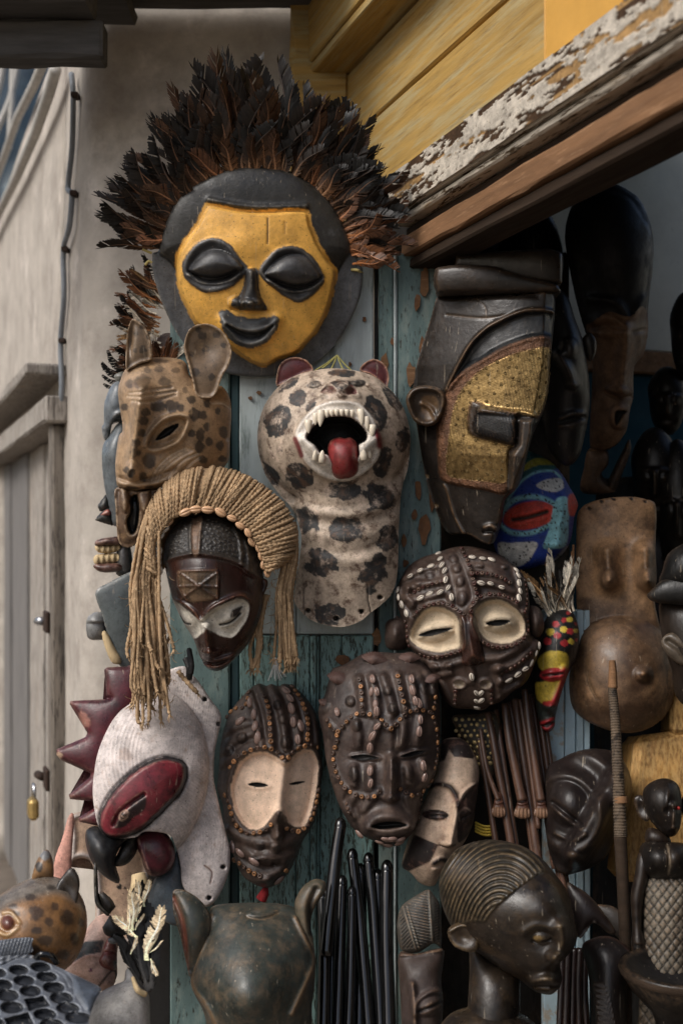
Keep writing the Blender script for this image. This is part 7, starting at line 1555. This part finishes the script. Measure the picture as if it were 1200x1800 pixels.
# ================================================================ bottom left, nearer things
k = K(0, 1440, 3.636)
fr = Frame(75, 1610, 2.0, 40)
T = thing('spotted_cat_carving', 'glossy ochre spotted animal head with pricked ears at the left edge', 'carving', fr)
m_ochrecat = mat('glossy_spotted_ochre', rough=.32, var=.25, vs=14, attr=True, wear=lin(88, 60, 36), wamt=.34, ws=20, wsoft=.18, bump=.15, bs=200)
out = k((-200, 620), (-100, 540), (0, 480), (100, 415), (240, 362), (360, 362), (460, 410), (530, 490), (562, 600), (560, 720), (520, 840), (470, 920), (400, 975), (300, 1000), (100, 1000), (-200, 960))
r = Relief(out, 2.4); r.c[:] = lin(148, 104, 56); r.h += 8; r.dome(92, .5)
r.fill(k((-150, 600), (0, 480), (240, 350), (400, 360), (560, 560), (520, 560), (380, 480), (240, 500), (60, 560), (-100, 680)), lin(126, 116, 104), 20)  # grey sheen over the top of the head, put into the colour
for i, (x, y, a, b) in enumerate(((235, 598, 46, 46), (425, 635, 46, 50), (315, 655, 28, 30), (105, 605, 34, 20), (290, 770, 50, 34), (350, 560, 24, 30), (230, 840, 40, 40), (90, 560, 30, 18), (470, 760, 30, 40), (400, 860, 40, 34), (235, 710, 34, 22), (520, 660, 20, 30), (200, 500, 40, 20), (330, 440, 30, 20))): r.spot(*P1(k((x, y))), a/3.636, b/3.636, 0, lin(66, 56, 50), .35, .5, i, .8)
c = P1(k((58, 660))); r.gau(*c, 24, 20, 0, -8); r.bump(*c, 13, 14, 0, 10); r.spot(*c, 11, 12, 0, lin(120, 66, 50), .2); r.line(k((10, 720), (60, 735), (120, 690)), 3, 4, col=lin(186, 150, 104)); r.line(k((30, 600), (80, 600), (130, 660)), 3, 4, col=lin(186, 150, 104))
r.build(fr, T, 'head', m_ochrecat, 40)
sub(T, fr, 'ear', k((342, 500), (365, 420), (410, 350), (455, 308), (490, 330), (512, 390), (508, 460), (490, 540), (455, 565), (440, 520), (400, 500)), m_ochrecat, 60, lin(74, 66, 58), 12, back=-20, fn=lambda r: (r.gau(*P1(k((440, 440))), 16, 24, -25, -14), r.paint(np.exp(-(r.sd/2.5)**2), lin(40, 34, 30))))
sub(T, fr, 'ear', k((205, 400), (215, 320), (245, 240), (290, 185), (322, 200), (345, 280), (340, 380), (270, 380)), m_ochrecat, 20, lin(142, 104, 62), 18, back=-4, fn=lambda r: (r.spot(*P1(k((290, 225))), 10, 9, 0, lin(130, 130, 130), .3), r.spot(*P1(k((250, 300))), 7, 9, 0, lin(66, 58, 50), .3)))
# peach board leaning behind
fr = Frame(130, 1500, 2.3, 0)
T = thing('peach_board', 'slim pale peach painted board leaning behind the spotted head', 'board', fr)
sub(T, fr, 'board', k((340, 420), (352, 260), (400, 120), (440, -20), (475, -20), (462, 200), (445, 420)), m_beige, 6, lin(206, 146, 126), 8)
fr = Frame(200, 1520, 2.36, 0)
T = thing('tan_board_mask', 'broad tan board with pale rim standing behind the rooster beak', 'board', fr)
def tb(r): r.h += 6*np.exp(-((r.sd-6)/5)**2); r.paint(np.exp(-((r.sd-6)/5)**2)*.7, lin(190, 186, 184)); r.spot(*P1(k((765, 432))), 5, 5, 0, lin(24, 20, 18), .4); r.spot(*P1(k((800, 440))), 3, 2.5, 0, lin(24, 20, 18), .4)
sub(T, fr, 'board', k((452, 300), (480, 262), (540, 252), (590, 285), (612, 400), (612, 620), (600, 760), (900, 760), (960, 400), (900, -20), (480, -40), (455, 120)), m_beige, 6, lin(182, 150, 122), 8, fn=tb)
# pink mask with black band and red nose
fr = Frame(165, 1680, 2.14, 20)
T = thing('pink_mask', 'pale pink face with black band and polished red nose behind the fish board', 'mask', fr)
r = Relief(k((400, 960), (470, 850), (520, 770), (560, 690), (620, 620), (690, 598), (760, 640), (770, 720), (750, 880), (750, 1000), (700, 1090), (560, 1090), (440, 1050)), 2.2); r.c[:] = lin(206, 168, 150); r.h += 6; r.dome(36, .5)
r.fill(k((465, 880), (525, 790), (560, 778), (665, 775), (650, 850), (560, 868), (475, 912)), lin(46, 54, 58), 2, False)
r.spot(*P1(k((580, 965))), 3, 4, 0, lin(120, 60, 90), .6); r.line(k((470, 930), (560, 875), (650, 885)), 2, 2, col=lin(196, 150, 132)); r.line(k((620, 1080), (730, 960), (750, 1100)), 2, 0, col=lin(30, 26, 26))
r.build(fr, T, 'face', m_beige, 14)
sub(T, fr, 'red_nose', k((622, 905), (650, 830), (685, 750), (735, 760), (750, 880), (740, 962), (690, 965), (640, 945)), m_maroon, 24, lin(132, 52, 42), 26, fn=lambda r: (r.bump(*P1(k((685, 910))), 18, 14, 0, 8), r.line(k((625, 890), (680, 850), (740, 865)), 2, -3)))
# black angular profile carving
fr = Frame(190, 1590, 2.1, 20)
T = thing('black_profile_carving', 'thin black angular profile carving below the rooster beak', 'carving', fr)
sub(T, fr, 'arm', k((600, 290), (622, 300), (620, 420), (632, 500), (660, 560), (700, 600), (690, 620), (640, 580), (606, 520)), m_blackpaint, 10, lin(30, 30, 31), 10, step=1.6)
sub(T, fr, 'brow', k((632, 480, 1), (660, 462, 1), (715, 510), (742, 560, 1), (705, 606, 1), (660, 560)), m_blackpaint, 12, lin(52, 44, 38), 10, step=1.6)
sub(T, fr, 'nose', k((655, 690, 1), (705, 610, 1), (800, 715), (790, 745), (740, 740), (700, 750), (668, 730)), m_blackpaint, 12, lin(40, 40, 42), 18, step=1.6)
sub(T, fr, 'lip', k((690, 770), (720, 745), (750, 760), (750, 790), (710, 796)), m_slate, 14, lin(100, 104, 104), 8, step=1.6)
sub(T, fr, 'jaw', k((740, 740), (790, 745), (870, 880), (950, 1050), (960, 1100), (900, 1060), (820, 930)), m_blackpaint, 8, lin(28, 27, 27), 12, step=1.6)
# white gourd with straw and black feathers
fr = Frame(210, 1790, 2.02, 40)
T = thing('feathered_gourd', 'grey white gourd topped with bound straw and black feathers', 'gourd', fr)
m_gourd = mat('chalky_grey_gourd', rough=.55, var=.18, vs=10, attr=True, wear=lin(100, 98, 96), wamt=.4, ws=12, wsoft=.2, bump=.2, bs=200)
r = Relief(k((540, 1330), (560, 1230), (600, 1150), (660, 1090), (740, 1050), (800, 1020), (805, 960), (840, 940), (880, 990), (930, 1060), (960, 1130), (964, 1300), (960, 1600), (560, 1600)), 2.2); r.c[:] = lin(176, 172, 166); r.h += 6; r.dome(84, .5)
r.fill(k((525, 1320), (545, 1220), (580, 1190), (560, 1300), (550, 1400)), lin(206, 176, 148), 4); r.build(fr, T, 'gourd', m_gourd, 40)
STR = [feather_mesh(60+i, R.uniform(.1, .16), R.uniform(-.15, .15), R.uniform(0, .15), base=lin(206, 178, 134), mid=lin(220, 200, 164), tip=lin(214, 190, 150), nb=30) for i in range(3)]
BKF = [feather_mesh(70+i, R.uniform(.09, .13), R.uniform(-.15, .15), R.uniform(0, .15), base=lin(40, 34, 28), mid=lin(18, 17, 17), tip=lin(14, 14, 15), nb=30) for i in range(2)]
for me in STR+BKF: me.materials.append(m_feather)
for (x0, y0, x1, y1, w, kd) in ((885, 740, 720, 635, 1.2, 0), (860, 700, 820, 470, 1.1, 0), (880, 640, 870, 480, 1.2, 0), (945, 900, 985, 580, 1.3, 0), (960, 890, 1015, 985, 1.2, 0), (870, 700, 905, 600, 1.0, 0), (960, 850, 1050, 790, .5, 0), (960, 840, 1060, 640, .4, 0), (840, 860, 870, 760, 1., 0), (830, 720, 815, 560, .8, 0), (900, 560, 850, 400, 1.3, 0), (930, 540, 930, 380, 1.2, 0),
                                (900, 1080, 800, 740, 1.3, 1), (940, 1080, 880, 700, 1.4, 1), (930, 1100, 940, 640, 1.6, 1), (950, 1080, 1000, 560, 1.8, 1), (960, 1060, 1050, 580, 1.8, 1), (920, 1080, 960, 460, 1.5, 1), (880, 1060, 820, 800, 1.2, 1), (940, 1090, 1080, 680, 1.6, 1), (900, 900, 930, 480, 1.4, 1)):
    a, b = k((x0, y0), (x1, y1)); L = math.hypot(b[0]-a[0], b[1]-a[1]); an = math.degrees(math.atan2(b[0]-a[0], a[1]-b[1]))
    feather(T, fr, R.choice(STR if kd == 0 else BKF), a[0], a[1], 62 if kd == 0 else 44+R.uniform(-6, 8), L, an, R.uniform(0, .15), R.uniform(-.5, .5), w*(2.0 if kd == 0 else 1.1))
for i in range(26):
    a = P1(k((R.uniform(830, 930), R.uniform(400, 470)))); an = R.uniform(0, 6.28); L = R.uniform(8, 18)
    obj('straw', tubefr(fr, [a, (a[0]+L*.6*math.cos(an), a[1]+L*.5*math.sin(an)), (a[0]+L*math.cos(an+.3), a[1]+L*math.sin(an+.3))], [40, 54, 48], .8, 4), m_straw, T)
obj('bound_straw', tubefr(fr, k((905, 560), (890, 480), (900, 380), (890, 300)), 30, [13, 15, 16, 12], 10), m_straw, T)
obj('binding', tubefr(fr, k((850, 1010), (880, 1090), (930, 1120)), [60, 70, 60], [3, 5, 5], 8), m_straw, T)
# carved fish game board
fr = Frame(70, 1740, 1.86, 30)
T = thing('fish_game_board', 'fish shaped grey wooden game board with rows of scooped pits', 'game board', fr)
m_fish = mat('grey_carved_softwood', rough=.45, rvar=.1, var=.2, vs=14, attr=True, wear=lin(60, 66, 74), wamt=.36, ws=26, wsoft=.18, bump=.2, bs=200, edge=lin(170, 176, 184), eamt=.4)
out = k((-160, 930), (0, 935), (120, 885), (240, 888), (335, 925), (450, 978), (560, 1030), (648, 1082), (610, 1150), (572, 1240), (550, 1330), (545, 1460), (-160, 1460))
r = Relief(out, 1.8); r.c[:] = lin(104, 110, 120)
r.h += 10+.9*np.clip(r.v-1680, -20, 200); r.rim(4, 3)
r.line(k((340, 935), (430, 990), (470, 1060), (460, 1160)), 1.4, -2); r.line(k((320, 960), (400, 1000), (440, 1080)), 1.4, -2)
hd_ = k((475, 1015), (540, 1030), (640, 1082), (600, 1150), (560, 1225), (500, 1150), (472, 1080)); bi, d = r.sdp(hd_, m=2); r.h[bi] += 7*np.sqrt(np.clip(d/10, 0, 1)); r.fill(hd_, lin(84, 94, 108), 2)
for i in range(9): r.line(k((-160, 955+i*52), (100, 950+i*50), (300, 1010+i*45), (470, 1090+i*40)), 1., -1.6)
pits = [(262, 945, 66, 32), (122, 965, 64, 33), (-15, 985, 60, 32), (302, 1008, 68, 33), (157, 1033, 68, 34), (20, 1062, 66, 36), (345, 1077, 70, 36), (198, 1100, 68, 36), (58, 1127, 70, 38), (392, 1143, 74, 38), (85, 1200, 72, 38), (432, 1207, 74, 36), (288, 1243, 72, 36), (495, 1265, 84, 36), (330, 1305, 76, 36), (-60, 1130, 60, 36), (-50, 1230, 60, 36), (-10, 1300, 60, 36), (190, 1350, 76, 38), (430, 1345, 78, 36)]
for x, y, a, b in pits:
    c = P1(k((x, y))); q = r.q(*c, a/3.636, b/3.636, 4); r.h -= 15*sst(-q, -1.04, -.80); r.paint(sst(-q, -.99, -.93), lin(50, 54, 62))
for pl in (k((158, 1148), (280, 1130), (322, 1190), (190, 1222)), k((40, 1265), (185, 1228), (222, 1300), (70, 1345))): bi, d = r.sdp(pl, False, 3); r.h[bi] -= 17*sst(d, -1, 4); r.fill(pl, lin(44, 48, 56), 1.5, False)
r.build(fr, T, 'board', m_fish, 16)
def fin(r): r.h += 2.5*np.sin((r.u*.95+r.v*.3)*1.1)
sub(T, fr, 'tail_fin', k((-160, 790), (0, 768), (110, 752), (205, 750), (206, 790), (175, 862), (-160, 870)), m_fish, 6, lin(112, 118, 128), 6, fn=fin)
def scale_(r): r.h += 1.6*np.sin(np.hypot(r.u+40, (r.v-1640)*1.6)*.55)+1.2*np.sin(r.u*.45)
sub(T, fr, 'tail', k((-160, 860), (0, 868), (180, 862), (240, 890), (0, 945), (-160, 940)), m_fish, 8, lin(104, 110, 120), 6, fn=scale_)
obj('black_ring', tubefr(fr, k((235, 880), (270, 860), (330, 870), (365, 915)), [14, 26, 26, 14], 5.5, 10), m_gloss, T)
